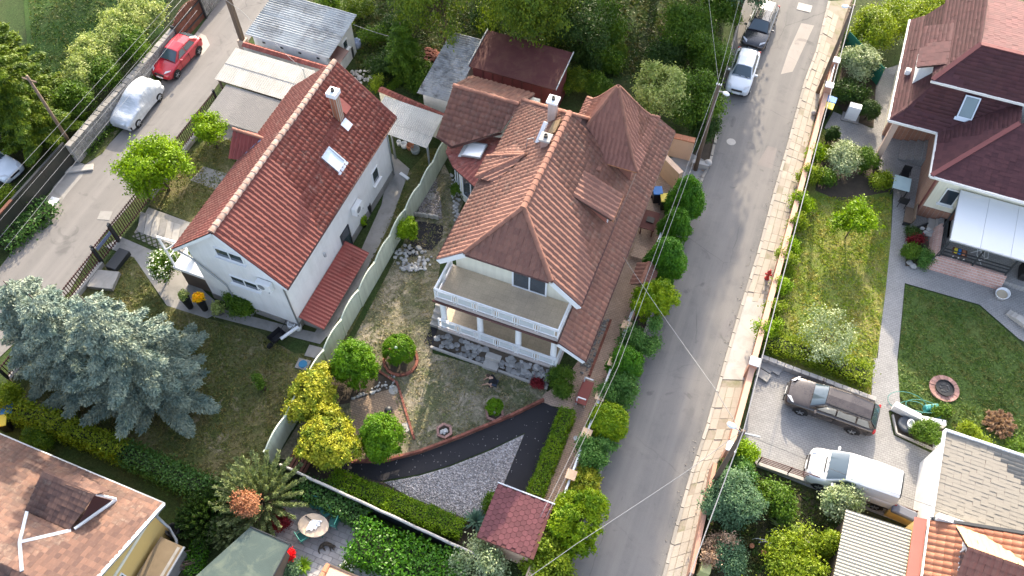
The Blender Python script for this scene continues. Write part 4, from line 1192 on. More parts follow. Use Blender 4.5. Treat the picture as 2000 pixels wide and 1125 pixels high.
sl_n = Vector((-.21,-.02,.977)).normalized(); sl_up = Vector((.977,0,.21)).normalized(); sl_up = (sl_up - sl_n*sl_up.dot(sl_n)).normalized()
skylight(ch, (-14.2,30.15,3.60), sl_up, sl_up.cross(sl_n), sl_n, 1.1, 1.25, mglass('pale_skylight', (.55,.58,.56), .2), M_METAL)
mb = MB(); mb.bb(-16.45, -12.0, 31.5, 35.1, 0, 4.0); mb.build('wing_wall', M_CREAM, ch)
gutter(ch, (-16.62,30.15,3.9), (-15.5,29.82,3.74), M_BROWNMET); gutter(ch, (-15.5,29.82,3.74), (-12.95,31.25,4.52), M_BROWNMET)
# stone slope in front of the veranda: every stone is a piece
rs = thing('rock_garden', 'sloping bank of broken grey stones at the foot of the veranda', 'rock garden', (-8.7, 19.5, 0))
mb = MB(); mb.add([(-12.2,19.15,0),(-5.5,19.15,0),(-5.5,19.88,.76),(-12.2,19.88,.76),(-12.2,19.88,0),(-5.5,19.88,0)], [(0,1,2,3),(0,3,4),(1,5,2),(0,4,5,1),(3,2,5,4)])
mb.build('bank', M_SOIL, rs)
rng = random.Random(4)
for k in range(150):
    x = rng.uniform(-12.1, -5.6)
    if -9.25 < x < -8.3: continue
    f = rng.uniform(0, 1)
    mb = MB(); mb.rock((x, 19.2+f*.6, .06+f*.66), rng.uniform(.11,.24), rng, .6); mb.build('stone', M_STONEB, rs)
mb = MB(); mb.bb(-9.2, -8.35, 18.95, 19.4, 0, .28); mb.bb(-9.2, -8.35, 19.4, 19.9, 0, .6); mb.build('step', M_CONCL, rs, bevel=.015)
mb = MB(); mb.bb(-12.3, -9.22, 19.02, 19.14, 0, .16); mb.bb(-8.33, -5.5, 19.02, 19.14, 0, .16); mb.build('edging', M_CONCL, rs)
sheet('dark_mat', [(828,668),(848,628),(856,634),(845,680)], .016, M_RUBBER)
st = thing('side_steps', 'pale concrete steps beside the left end of the veranda', 'steps', (-12.5,21,0))
for k in range(4):
    mb = MB(); mb.bb(-12.9, -12.2, 20.3+k*.28, 20.58+k*.28, 0, .25*(k+1)); mb.build('step', M_CONCL, st, bevel=.01)
# ------------------------------------------------------------------ right house
def shingle_roof(house, planes, mat, tw=.33, th=.22, nsep=300, name='roof_slope', deck=.12):
    return tiled_roof(house, planes, tw, th, 0.0, mat, M_DECK, name=name, nsep=nsep, deck=deck, tile='shingle')
rh = thing('right_house', 'two-storey house with maroon shingle mansard roof beside the paved path', 'house', (14, 43, 0))
mb = MB(); mb.bb(8.4, 20.5, 44.0, 50, 0, 4.3); mb.bb(11.1, 20.5, 38.2, 44.0, 0, 3.95); mb.build('wall', M_CREAM, rh)
mb = MB(); mb.bb(8.36, 11.2, 43.96, 44.3, 0, 3.4); mb.bb(11.06, 20.5, 38.16, 38.4, 0, .9); mb.bb(11.06, 11.3, 38.17, 44.2, 0, 3.9); mb.build('brick_facing', mbrick('facing_brick', (.36,.19,.13), (.30,.15,.10), (.33,.28,.23), .26, .09, .012), rh)
mb = MB(); mb.bb(9.5, 20.5, 42.75, 50, 4.6, 6.5); mb.build('upper_wall', M_WHITE, rh)
mb = MB(); mb.bb(15.2, 20.5, 41.4, 42.9, 5.0, 6.4); mb.build('upper_bay_wall', M_WHITE, rh)
sl_ = shingle_roof(rh, [
    [(7.8,50.5,4),(7.8,41.1,4),(8.5,41.8,4.55),(8.5,50.5,4.55)],
    [(8.5,50.5,4.55),(8.5,41.8,4.55),(9.5,42.8,6.1),(9.5,50.5,6.1)],
    [(7.8,41.1,4),(10.65,41.1,4),(11.6,41.8,4.55),(8.5,41.8,4.55)],
    [(8.5,41.8,4.55),(11.6,41.8,4.55),(14.1,42.8,6.1),(9.5,42.8,6.1)],
    [(10.6,41.1,4),(10.6,37.6,4),(14.1,41.1,6.1),(14.1,42.8,6.1)],
    [(10.6,37.6,4),(20.5,37.6,4),(20.5,41.1,6.1),(14.1,41.1,6.1)],
    [(9.1,42.4,6.45),(20.5,42.4,6.45),(20.5,44.4,8),(10.9,44.4,8)],
    [(9.1,50.5,6.45),(9.1,42.4,6.45),(10.9,44.4,8),(10.9,50.5,8)],
    [(20.5,44.4,8),(20.5,50.5,7.0),(10.9,50.5,7.0),(10.9,44.4,8)]], M_SHING)
M_HIPR = mplain('red_hip_strip', (.17,.055,.052), .8, .15, 2, .2)
for p0, p1 in (((10.6,37.6,4.05),(14.1,41.1,6.15)), ((9.1,42.4,6.5),(10.9,44.4,8.05)), ((10.9,44.4,8.05),(20.5,44.4,8.05))):
    mb = MB(); mb.bar(p0, p1, .26, .05); mb.build('hip_strip', M_HIPR, rh)
M_WGUT = mplain('white_gutter', (.68,.66,.62), .5, .06, 2, .05)
for p0, p1 in (((7.75,41.05,3.95),(7.75,50.5,3.95)), ((7.75,41.05,3.95),(10.6,41.05,3.95)), ((10.55,41.05,3.95),(10.55,37.55,3.95)), ((10.55,37.55,3.95),(20.5,37.55,3.95)), ((9.05,42.35,6.38),(20.5,42.35,6.38))):
    mb = MB(); mb.bar(p0, p1, .13, .14); mb.build('gutter', M_WGUT, rh)
mb = MB(); mb.slab([(7.9,41.2,3.86),(10.5,41.2,3.86),(10.5,44.2,3.86),(7.9,44.2,3.86)], .05); mb.build('soffit', M_WHITEP, rh)
mb = MB(); mb.slab([(10.6,37.7,3.86),(20.5,37.7,3.86),(20.5,38.3,3.86),(10.6,38.3,3.86)], .05); mb.build('soffit', M_WHITEP, rh)
mb = MB(); mb.bb(8.15, 8.5, 41.45, 41.8, 0, 3.85); mb.build('porch_pillar', mplain('pillar_pink', (.46,.33,.27), .85, .1, 2, .2), rh, bevel=.02)
# left dormer with white cheek
mb = MB(); mb.bb(8.5, 9.6, 43.9, 46.6, 4.4, 6.2); mb.build('dormer_wall', M_WHITE, rh)
shingle_roof(rh, [[(8.2,47.2,6.2),(8.2,43.5,6.2),(9.6,43.5,6.9),(9.6,47.2,6.9)]], M_SHING, name='dormer_roof', nsep=40)
n1 = Vector((0,-1.55,1.0)).normalized(); u1 = Vector((0,1.0,1.55)).normalized()
skylight(rh, (11.6,42.28,5.32), u1, Vector((1,0,0)), n1, .85, 1.3, mglass('dark_skylight', (.06,.09,.09), .1))
mb = MB(); mb.box((8.15,45.0,4.5), (.3,.3,.35)); mb.build('roof_vent', M_WHITEP, rh, bevel=.03)
window_on(rh, (12.3,38.16,2.2), (1,0,0), (0,-1,0), .8, 1.3, 1)
mb = MB(); mb.bb(12.95, 13.9, 38.05, 38.15, 0.1, 2.2); mb.build('door', M_WOODRED, rh)
pipe(rh, [(10.6,37.65,3.9),(11.1,38.1,3.3),(11.1,38.1,.1)], M_HIPR, .06)
for k in range(4):
    mb = MB(); mb.bb(9.6+k*.42, 10.05+k*.42, 42.2, 43.9, 0, .16*(k+1)); mb.build('porch_step', M_GREYPAV, rh, bevel=.01)
for k in range(4):
    mb = MB(); mb.bb(11.95+k*.4, 12.35+k*.4, 36.7, 38.1, 0, .14*(k+1)); mb.build('terrace_step', M_CONCL, rh, bevel=.01)
ac_unit('white air conditioner on the upper wall above the maroon roof', (15.5,41.4,5.95), (0,-1,0))
# porch furniture
tb = thing('garden_table', 'dark outdoor table with a glass top under the maroon porch roof', 'table', (10.0,39.6,0))
mb = MB(); mb.bb(9.45,10.45,39.1,40.2,.7,.74); mb.build('table_top', mglass('table_glass', (.25,.33,.34), .15), tb)
for x in (9.55,10.35):
    for y in (39.2,40.1):
        mb = MB(); mb.bb(x-.03,x+.03,y-.03,y+.03,0,.7); mb.build('leg', M_DARKMET, tb)
def chair(label, x, y, rz, mat, name='garden_chair', group=None, s=1.0):
    t = thing(name, label, 'chair', (x, y, 0), group); t.rotation_euler = (0,0,rz)
    mb = MB(); mb.box((0,0,.43*s), (.48*s,.46*s,.05)); mb.build('seat', mat, t, local=True, bevel=.015)
    mb = MB(); mb.box((0,.22*s,.72*s), (.48*s,.045,.5*s)); mb.build('backrest', mat, t, local=True, bevel=.015)
    for sx in (-1,1):
        for sy in (-1,1):
            mb = MB(); mb.bar((sx*.21*s,sy*.2*s,0), (sx*.2*s,sy*.19*s,.42*s), .035, .035); mb.build('leg', mat, t, local=True)
        mb = MB(); mb.bar((sx*.24*s,-.2*s,.62*s), (sx*.24*s,.22*s,.64*s), .04, .03); mb.build('armrest', mat, t, local=True)
    return t
chair('dark wicker chair behind the glass-topped porch table', 10.1, 40.75, 0, M_BLACK)
chair('dark wicker chair in front of the glass-topped porch table', 10.3, 38.55, 3.1, M_BLACK)
bt = thing('porch_bench', 'long dark bench along the porch wall of the maroon-roofed house', 'bench', (10.75,38.0,0))
mb = MB(); mb.bb(10.5,10.98,37.0,38.2,.38,.44); mb.build('seat', M_WOOD, bt)
mb = MB(); mb.bb(10.94,11.02,37.0,38.2,.44,.95); mb.build('backrest', M_WOOD, bt)
for y in (37.1,38.1):
    mb = MB(); mb.bb(10.55,10.95,y-.03,y+.03,0,.38); mb.build('leg', M_DARKMET, bt)
# terrace with brick parapet and white awning
tc = thing('terrace', 'raised terrace with pink brick parapet and black frame beside the awning', 'terrace', (14.3,36.3,0))
mb = MB(); mb.bb(12.5,20.4,34.75,38.1,0,.42); mb.build('floor', M_GREYPAV, tc)
BW = mbrick('pink_brick_wall', (.52,.31,.26), (.44,.25,.20), (.50,.44,.40), .26, .085, .012)
mb = MB(); mb.add([(12.15,34.35,0),(16.4,34.35,0),(16.4,34.85,.75),(12.55,34.85,.75),(12.55,35.0,.75),(16.4,35.0,.75),(12.55,35.0,0),(16.4,35.0,0)], [(0,1,2,3),(3,2,5,4),(4,5,7,6),(0,3,4,6),(1,7,5,2),(0,6,7,1)])
mb.add([(12.15,34.35,0),(12.55,34.85,.75),(12.55,37.4,.75),(12.25,37.4,0),(12.72,34.9,.75),(12.72,37.4,.75),(12.72,37.4,0),(12.72,34.9,0)], [(0,1,2,3),(1,4,5,2),(4,7,6,5),(3,2,5,6)])
mb.build('parapet', BW, tc)
for x, y in ((12.65,34.92),(14.5,34.92),(16.3,34.92),(12.65,37.2)):
    mb = MB(); mb.bb(x-.04,x+.04,y-.04,y+.04,.42,2.55); mb.build('post', M_DARKMET, tc)
for z in (.95,1.25,1.5):
    mb = MB(); mb.bar((12.65,34.92,z), (16.3,34.92,z), .05, .05); mb.build('rail', M_DARKMET, tc)
    mb = MB(); mb.bar((12.65,34.92,z), (12.65,37.2,z), .05, .05); mb.build('rail', M_DARKMET, tc)
mb = MB(); mb.bar((12.3,34.4,.8),(12.65,34.92,2.5),.05,.05); mb.bar((12.65,37.2,2.5),(12.65,34.92,2.5),.06,.06); mb.build('brace', M_DARKMET, tc)
aw = thing('awning', 'white translucent awning roof over the terrace of the maroon-roofed house', 'awning', (16.3,36.5,2.5))
M_AWN = mplain('awning_cloth', (.62,.63,.63), .6, .03, .8, .05)
for k in range(5):
    x0 = 12.55 + k*1.6
    mb = MB(); mb.slab([(x0,34.7,2.6),(x0+1.58,34.7,2.6),(x0+1.58,38.05,3.1),(x0,38.05,3.1)], .03); mb.build('awning_panel', M_AWN, aw)
mb = MB(); mb.bar((12.5,34.66,2.56),(20.6,34.66,2.56),.07,.1); mb.build('front_beam', M_METAL, aw)
for k in range(6):
    mb = MB(); mb.bar((12.55+k*1.6,34.7,2.53),(12.55+k*1.6,38.05,3.03),.05,.08); mb.build('rafter', M_METAL, aw)
dr = thing('drying_rack', 'white folding drying rack on the terrace under the awning', 'drying rack', (14.8,35.6,.42))
mb = MB()
for k in range(4): mb.tube([(14.5+k*.2,35.3,1.25),(14.5+k*.2,36.1,1.25)], .012, 5)
mb.build('rods', M_WHITEP, dr)
for s in (-1,1):
    mb = MB(); mb.tube([(14.8-s*.35,35.3,.43),(14.8+s*.3,35.35,1.25)], .015, 5); mb.tube([(14.8-s*.35,36.1,.43),(14.8+s*.3,36.05,1.25)], .015, 5); mb.build('leg', M_WHITEP, dr)
bk = thing('toy_table', 'small wooden table with yellow and red toys at the terrace edge', 'table', (13.7,35.4,.42))
mb = MB(); mb.bb(13.3,14.1,35.2,35.75,.85,.9); mb.build('table_top', M_WOODRED, bk)
for k in range(3):
    mb = MB(); mb.bb(13.36+k*.3,13.42+k*.3,35.1,35.16,.42,.85); mb.build('leg', M_WHITEP, bk)
for (x, mt, nm, lb) in ((13.45,M_YELP,'toy_box','yellow plastic box on the small terrace table'),(13.65,M_BLUE,'toy_box','blue plastic box on the small terrace table'),(13.88,M_TERRA,'toy_box','orange-red box on the small terrace table')):
    mb = MB(); mb.bb(x-.08,x+.08,35.3,35.6,.9,1.05); single(nm, lb, 'box', mb, mt, bevel=.01)

# ------------------------------------------------------------------ old house, lower left corner
bl = thing('old_tiled_house', 'yellow house with an old mottled clay tile roof in the lower left corner', 'house', (-24, 2, 0))
mb = MB(); gable_prism2 = None
ze, zr, ye, yr = 3.55, 5.45, 5.7, .9
vs = []
for x in (-34, -19.65): vs += [(x,-3.6,0),(x,5.3,0),(x,5.3,ze+.05),(x,yr,zr-.25),(x,-3.6,ze+.05)]
mb.add(vs, [(4,3,2,1,0),(5,6,7,8,9),(0,1,6,5),(1,2,7,6),(2,3,8,7),(3,4,9,8),(4,0,5,9)]); mb.build('wall', M_YELLOW, bl)
tiled_roof(bl, [[(-19.1,ye,ze),(-34,ye,ze),(-34,yr,zr),(-19.1,yr,zr)], [(-34,-3.9,ze),(-19.1,-3.9,ze),(-19.1,yr,zr),(-34,yr,zr)]], .22, .26, .012, T_OLD, M_DECK)
gutter(bl, (-34,ye+.06,ze-.05), (-19.1,ye+.06,ze-.05), M_METAL, .08)
mb = MB(); mb.bar((-19.08,ye+.05,ze-.02), (-19.08,yr,zr-.02), .14, .12); mb.build('verge_trim', M_ZINC, bl)
pipe(bl, [(-19.15,ye+.05,ze-.1),(-19.45,5.25,ze-.7),(-19.5,5.25,1.0),(-18.9,4.9,.9),(-18.7,4.3,.3)], M_METAL, .07)
sl = (zr-ze)/(ye-yr)
def onbl(x, y): return Vector((x, y, ze+(ye-y)*sl+.06))
# low dormer with its opening turned to the right
tiled_roof(bl, [[(-24.0,3.2,4.62),(-21.7,3.2,4.62),(-21.25,4.75,5.25),(-24.0,4.75,5.25)], [(-21.25,4.75,5.25),(-20.95,5.2,4.95),(-24.3,5.45,4.35),(-24.0,4.75,5.25)]], .22, .26, .012, T_OLD, M_DECK, name='dormer_roof', nsep=60, deck=.06)
mb = MB(); mb.add([(-21.55,3.3,4.5),(-21.05,5.0,3.9),(-21.3,4.72,5.15)], [(0,1,2)]); mb.build('dormer_opening', mplain('opening_shade', (.05,.018,.016), .9), bl)  # flat dark face; the shade inside the opening is put into its colour
mb = MB(); mb.bar((-21.5,3.25,4.6),(-21.0,5.1,3.92),.1,.12); mb.bar((-21.0,5.1,3.98),(-21.25,4.78,5.2),.08,.08); mb.build('dormer_frame', M_WHITEP, bl)
for p, q in (((-23.0,1.9),(-23.9,3.15)), ((-23.0,1.9),(-21.6,3.15)), ((-23.0,1.9),(-21.9,.95))):
    mb = MB(); mb.bar(onbl(*p), onbl(*q), .14, .05); mb.build('flashing', M_ZINC, bl)
window_on(bl, (-19.65,2.0,2.2), (0,1,0), (1,0,0), 1.2, .5, 1, sill=False)
mb = MB(); mb.bb(-19.64,-19.6,-3,5.2,2.75,2.95); mb.build('plaster_band', M_CREAM, bl)
lt = thing('lean_to', 'low flat brown lean-to roof beside the yellow wall', 'lean-to', (-18.6,3.4,0))
mb = MB(); mb.slab([(-19.4,1.8,1.5),(-18.2,1.8,1.4),(-18.2,4.7,1.4),(-19.4,4.7,1.5)], .06); mb.build('roof', mplain('brown_felt', (.16,.12,.075), .9, .3, 2, .3), lt)
mb = MB(); mb.bb(-19.3,-18.3,1.9,4.6,0,1.42); mb.build('wall', M_CONC, lt)
mb = MB(); mb.tube([(-18.1,1.6,1.45),(-18.1,4.7,1.5)], .06, 8); mb.build('gutter', M_METAL, lt)

# ------------------------------------------------------------------ buildings, lower right corner
fg = thing('flat_roof_garage', 'flat-roofed building with beige shingle roof and white edge', 'garage', (17,20.4,0))
mb = MB(); mb.bb(13.45,21,18.2,22.1,0,3.0); mb.build('wall', M_WHITE, fg)
tiled_roof(fg, [[(13.3,18.05,3.05),(21.5,18.05,3.05),(21.5,22.35,3.3),(13.3,22.35,3.3)]], .32, .2, 0, M_SHINGB, M_DECK, nsep=300, tile='shingle')
mb = MB(); mb.bar((13.25,18.0,3.1),(13.25,22.4,3.34),.1,.2); mb.build('edge_trim', M_WHITEP, fg)
mb = MB(); mb.bar((13.25,22.42,3.34),(21.5,22.42,3.34),.1,.2); mb.build('edge_trim', M_WHITEP, fg)
oh = thing('orange_roof_house', 'house with bright orange barrel tile roof in the lower right corner', 'house', (17,13,0))
mb = MB(); mb.bb(13.6,21,6,17.75,0,2.9); mb.build('wall', M_CREAM, oh)
OX0, OZ0, OX1, OZ1 = 13.3, 3.0, 19.0, 6.0
tiled_roof(oh, [[(OX0,17.9,OZ0),(OX0,7,OZ0),(OX1,7,OZ1),(OX1,17.9,OZ1)]], .30, .36, .06, T_ORANGE, M_DECK)
mb = MB(); mb.bar((OX0,17.98,OZ0+.02),(OX1,17.98,OZ1+.02),.14,.16); mb.build('verge_trim', M_DARKMET, oh)
mb = MB(); mb.bb(13.4,21,17.9,18.15,2.0,3.5); mb.build('parapet', M_WHITE, oh)
gutter(oh, (OX0-.06,7,OZ0-.05), (OX0-.06,17.9,OZ0-.05), M_ZINC, .08)
dz = lambda x: OZ0+(x-OX0)*(OZ1-OZ0)/(OX1-OX0)
xm = lambda z: OX0+(z-OZ0)*(OX1-OX0)/(OZ1-OZ0)
tiled_roof(oh, [[(xm(4.05),17.5,4.05),(14.0,17.5,4.05),(14.2,16.35,5.0),(xm(5.0),16.35,5.0)]], .30, .34, .02, mtile('sunlit_dormer_tiles', (.50,.32,.17), (.46,.28,.15), (.5,.4,.3), .3, (.4,.24,.14)), M_DECK, name='dormer_roof', nsep=40)  # sunlit slope, its light painted in as paler tiles
tiled_roof(oh, [[(14.1,14.3,3.7),(xm(3.7),14.3,3.7),(xm(5.0),16.35,5.0),(14.2,16.35,5.0)]], .30, .34, .045, T_SPIRE, M_DECK, name='dormer_roof', nsep=60)  # shaded slope of the same dormer, its shade painted in as darker tiles
mb = MB(); mb.add([(14.45,14.6,3.4),(14.45,17.3,3.4),(14.45,17.3,4.05),(14.45,16.35,4.9),(14.45,14.6,3.8)], [(0,4,3,2,1)]); mb.bb(14.47,15.4,14.7,17.2,3.4,3.75); mb.build('dormer_wall', M_WHITE, oh)
window_on(oh, (14.45,15.9,3.95), (0,-1,0), (-1,0,0), 1.5, .75, 2, sill=True)
rm = thing('red_sheet_roof', 'narrow red sheet roof strip between the cream shed and the orange roof', 'roof', (12.9,15,0))
mb = MB(); mb.slab([(12.72,9,2.55),(13.2,9,2.75),(13.2,18.0,2.75),(12.72,18.0,2.55)], .05); mb.build('sheet', mplain('brick_red_felt', (.36,.11,.085), .85, .15, 1.2, .3, 40), rm)
mb = MB(); mb.bb(12.8,13.15,9.1,17.9,0,2.5); mb.build('wall', M_YELLOW, rm)
cs = thing('cream_shed', 'shed with cream corrugated sheet roof in the lower right garden', 'shed', (11.3,15.5,0))
mb = MB(); mb.bb(10.0,12.6,12.2,17.1,0,2.0); mb.build('wall', M_WOOD, cs)
corr_sheets(cs, (9.85,11.8,2.1), (9.85,17.4,2.1), (12.75,17.4,2.35), (12.75,11.8,2.35), 5, 1, .16, .022, mplain('cream_corrugated', (.36,.33,.255), .6, .08, .8, .1, isl=.1, stain=(.36,.33,.26), stain_amt=.4))

# ------------------------------------------------------------------ hexagon-shingled garden shed
hs = thing('garden_shed', 'small garden shed with dark red hexagon shingle roof beside the brick path', 'shed', (-4.2,11.2,0))
mb = MB(); mb.bb(-5.3,-3.1,10.0,12.3,0,2.15); mb.build('wall', M_PEACH, hs)
hz = lambda x, y: 2.3 + (y-9.85)*.06
c_ = [(-5.62,9.85),(-2.85,9.85),(-2.85,12.5),(-5.62,12.5)]
mb = MB(); mb.slab([(x,y,hz(x,y)) for x,y in c_], .09); rf = mb.build('roof', M_FELT, hs)
r_ = .155; V = []
mbh = MB(); ang = [math.pi/3*k for k in range(6)]
mbh.add([(math.cos(a)*r_*.95, math.sin(a)*r_*.95, .018) for a in ang] + [(math.cos(a)*r_*.97, math.sin(a)*r_*.97, -.004) for a in ang], [tuple(range(6))] + [(6+i, 6+(i+1)%6, (i+1)%6, i) for i in range(6)])
hme = mbh.mesh('hex_shingle', M_HEX)
Ms = []; i = 0
x = -5.48
while x < -2.95:
    y = 10.0 + (.134 if i % 2 else 0)
    while y < 12.42:
        Ms.append(Matrix.Translation(Vector((x,y,hz(x,y)+.004)) - offs(hs)) @ Matrix.Rotation(math.atan(.06), 4, 'X') @ Matrix.Translation((0,0,random.uniform(0,.006)))); y += r_*1.732
    x += r_*1.5; i += 1
pieces('hex_shingle', hme, Ms, rf)
mb = MB(); mb.bar((-5.66,12.54,2.44),(-2.8,12.54,2.44),.06,.12); mb.build('edge_trim', M_ZINC, hs)
mb = MB(); mb.bb(-2.95,-2.4,9.3,11.3,0,1.5); mb.build('side_wall', M_PEACH, hs)
mb = MB(); mb.bb(-2.98,-2.36,9.25,11.35,1.5,1.58); mb.build('wall_cap', mplain('cap_peach', (.6,.42,.28), .85), hs)

# ------------------------------------------------------------------ outbuildings behind the houses
sa = thing('street_shed', 'white shed with grey corrugated cement roof beside the utility pole', 'shed', (-29.4,36.5,0))
mb = MB(); mb.bb(-32.2,-26.7,34.9,38.4,0,2.55); mb.build('wall', M_WHITE, sa)
corr_sheets(sa, (-32.6,34.7,2.7), (-32.6,38.8,3.05), (-26.35,38.8,3.05), (-26.35,34.7,2.7), 4, 5, .19, .035, M_ASB)
window_on(sa, (-26.7,37.2,1.7), (0,1,0), (1,0,0), .6, .8, 1)
mb = MB(); mb.bb(-26.72,-26.66,35.3,36.2,.05,2.0); mb.build('door', M_WOODRED, sa)
mb = MB(); mb.slab([(-26.7,35.1,2.3),(-25.9,35.1,2.1),(-25.9,36.4,2.1),(-26.7,36.4,2.3)], .05); mb.build('door_hood', M_BROWNMET, sa)
for k in range(4):
    mb = MB(); mb.bb(-31.5+k*1.35,-31.3+k*1.35,34.86,34.92,2.2,2.32); mb.build('vent', M_DARKMET, sa)
sb = thing('carport', 'open carport with pale corrugated roof between the street and the white house', 'carport', (-29.6,32,0))
corr_sheets(sb, (-32.6,30.75,2.25), (-26.7,30.75,2.25), (-26.7,33.5,2.55), (-32.6,33.5,2.55), 6, 2, .15, .025, M_CORRW)
for x in (-32.4,-27.0):
    for y in (30.9,33.3):
        mb = MB(); mb.bb(x-.06,x+.06,y-.06,y+.06,0,2.2); mb.build('post', M_WOOD, sb)
mb = MB(); mb.bb(-32.5,-26.8,30.86,30.94,2.05,2.18); mb.build('beam', M_WOOD, sb)
sc_ = thing('plastic_canopy', 'grey see-through corrugated canopy in front of the carport', 'canopy', (-29.5,29.3,0))
corr_sheets(sc_, (-31.7,27.9,2.0), (-27.55,27.9,2.0), (-27.55,30.7,2.17), (-31.7,30.7,2.17), 3, 1, .10, .014, M_CORRP)
for x in (-31.6,-27.7):
    mb = MB(); mb.bb(x-.05,x+.05,27.95,28.05,0,1.98); mb.build('post', M_WOOD, sc_)
for y in (28.3,29.2,30.2):
    mb = MB(); mb.bar((-31.7,y,1.98+(y-27.9)*.06),(-27.6,y,1.98+(y-27.9)*.06),.05,.05); mb.build('batten', M_WOOD, sc_)
# tile-capped party walls
def capped_wall(label, x0, y0, x1, y1, h, mat):
    t = thing('capped_wall', label, 'wall', ((x0+x1)/2,(y0+y1)/2,0))
    mb = MB(); mb.bar((x0,y0,h/2),(x1,y1,h/2),.22,h); mb.build('wall', mat, t)
    d = Vector((x1-x0,y1-y0,0)); L = d.length; d /= L; n = int(L/.25)
    tm = MB(); tm.add([(-.12,-.25,.0),(.12,-.25,.0),(.11,0,.14),(-.11,0,.14),(.12,.25,0),(-.12,.25,0)], [(0,1,2,3),(3,2,4,5),(0,3,5),(1,4,2),(0,5,4,1)])
    me = tm.mesh('cap_tile', mplain('cap_tile', (.26,.075,.055), .85, .25, 5, .3, isl=.35))
    rz = math.atan2(d.y,d.x)
    pieces('cap_tile', me, [Matrix.Translation(Vector((x0,y0,h)) + d*(L*(k+.5)/n) - offs(t)) @ Matrix.Rotation(rz,4,'Z') for k in range(n)], t)
capped_wall('red-tile-capped wall between the carport and the white street shed', -32.4, 34.05, -26.0, 34.05, 2.5, M_WHITE)
capped_wall('red-tile-capped garden wall behind the white house', -22.4, 33.9, -17.6, 33.2, 2.2, M_CREAM)
sd_ = thing('grey_shed', 'shed with blackened corrugated roof behind the garden wall', 'shed', (-18.7,36.3,0))
mb = MB(); mb.bb(-19.6,-17.75,34.4,39,0,2.4); mb.build('wall', M_WHITE, sd_)
corr_sheets(sd_, (-19.85,34.1,2.55), (-19.85,39.6,3.05), (-17.45,39.6,3.05), (-17.45,34.1,2.55), 5, 2, .18, .035, M_ASBD)
se = thing('maroon_shed', 'tall maroon clad shed with dark red felt roof behind the central house', 'shed', (-14.4,38.4,0))
mb = MB(); mb.add([(-17.3,37.1,0),(-11.9,37.1,0),(-11.9,39.9,0),(-17.3,39.9,0),(-17.3,37.1,3.1),(-11.9,37.1,3.1),(-11.9,39.9,3.35),(-17.3,39.9,3.35)], [(3,2,1,0),(4,5,6,7),(0,1,5,4),(1,2,6,5),(2,3,7,6),(3,0,4,7)])
mb.build('wall', mplain('maroon_cladding', (.12,.025,.025), .7, .2, 1.5, .2), se)
mb = MB(); mb.slab([(-17.5,36.95,3.15),(-11.65,36.95,3.15),(-11.65,40.2,3.45),(-17.5,40.2,3.45)], .07); mb.build('roof', M_FELT, se)
for k in range(1,8):
    mb = MB(); mb.bb(-17.3+k*.67,-17.26+k*.67,37.06,37.1,.05,3.05); mb.build('cladding_joint', M_FELT, se)
mb = MB(); mb.bar((-11.62,36.95,3.2),(-11.62,40.2,3.5),.05,.12); mb.build('edge_trim', M_ZINC, se)
mb = MB(); mb.bar((-17.53,36.95,3.2),(-17.53,40.2,3.5),.05,.12); mb.build('edge_trim', M_ZINC, se)
sf = thing('store_canopy', 'pale corrugated lean-to roof between the white house and the panel fence', 'canopy', (-19.3,31.7,0))
corr_sheets(sf, (-21.5,30.55,2.35), (-17.45,30.3,2.35), (-17.5,32.9,2.6), (-21.6,33.1,2.6), 4, 3, .13, .018, mplain('stained_pale_corrugated', (.47,.46,.42), .7, .12, .9, .1, isl=.15, stain=(.30,.29,.26), stain_amt=.5))
for x in (-20.0,-17.6):
    mb = MB(); mb.bb(x-.05,x+.05,30.6,30.7,0,2.3); mb.build('post', M_METAL, sf)
# green felt shed on the patio
gs = thing('green_shed', 'shed with mossy green felt roof at the edge of the grey patio', 'shed', (-15,4.6,0))
mb = MB(); mb.bb(-15.4,-13.5,2.2,6.2,0,2.3); mb.build('wall', M_WOOD, gs)
mb = MB(); mb.slab([(-17.2,2.0,2.35),(-13.3,2.0,2.5),(-13.3,6.4,2.5),(-15.4,6.45,2.4)], .05); mb.build('roof', M_GREENFELT, gs)
mb = MB(); mb.bar((-13.27,2,2.5),(-13.27,6.42,2.5),.04,.1); mb.bar((-15.4,6.48,2.4),(-13.27,6.45,2.5),.04,.08); mb.build('edge_trim', M_DARKMET, gs)
ot = thing('orange_canopy', 'small peach tiled canopy roof at the bottom edge of the patio', 'canopy', (-10.6,5.2,0))
mb = MB(); mb.slab([(-11.35,3.0,2.6),(-9.2,3.0,2.6),(-9.2,6.3,2.15),(-11.35,6.3,2.15)], .1); mb.build('roof', mplain('peach_sheet', (.62,.36,.22), .8, .1, 1, .1), ot)
ridge(ot, (-11.35,3.0,2.64), (-11.35,6.3,2.2), .12, .36, M_TERRA)
mb = MB(); mb.bar((-11.4,6.33,2.15),(-9.2,6.33,2.15),.06,.1); mb.build('edge_trim', M_WOOD, ot)
for x in (-11.2,-9.4):
    mb = MB(); mb.bb(x-.06,x+.06,6.0,6.12,0,2.1); mb.build('post', M_WOOD, ot)
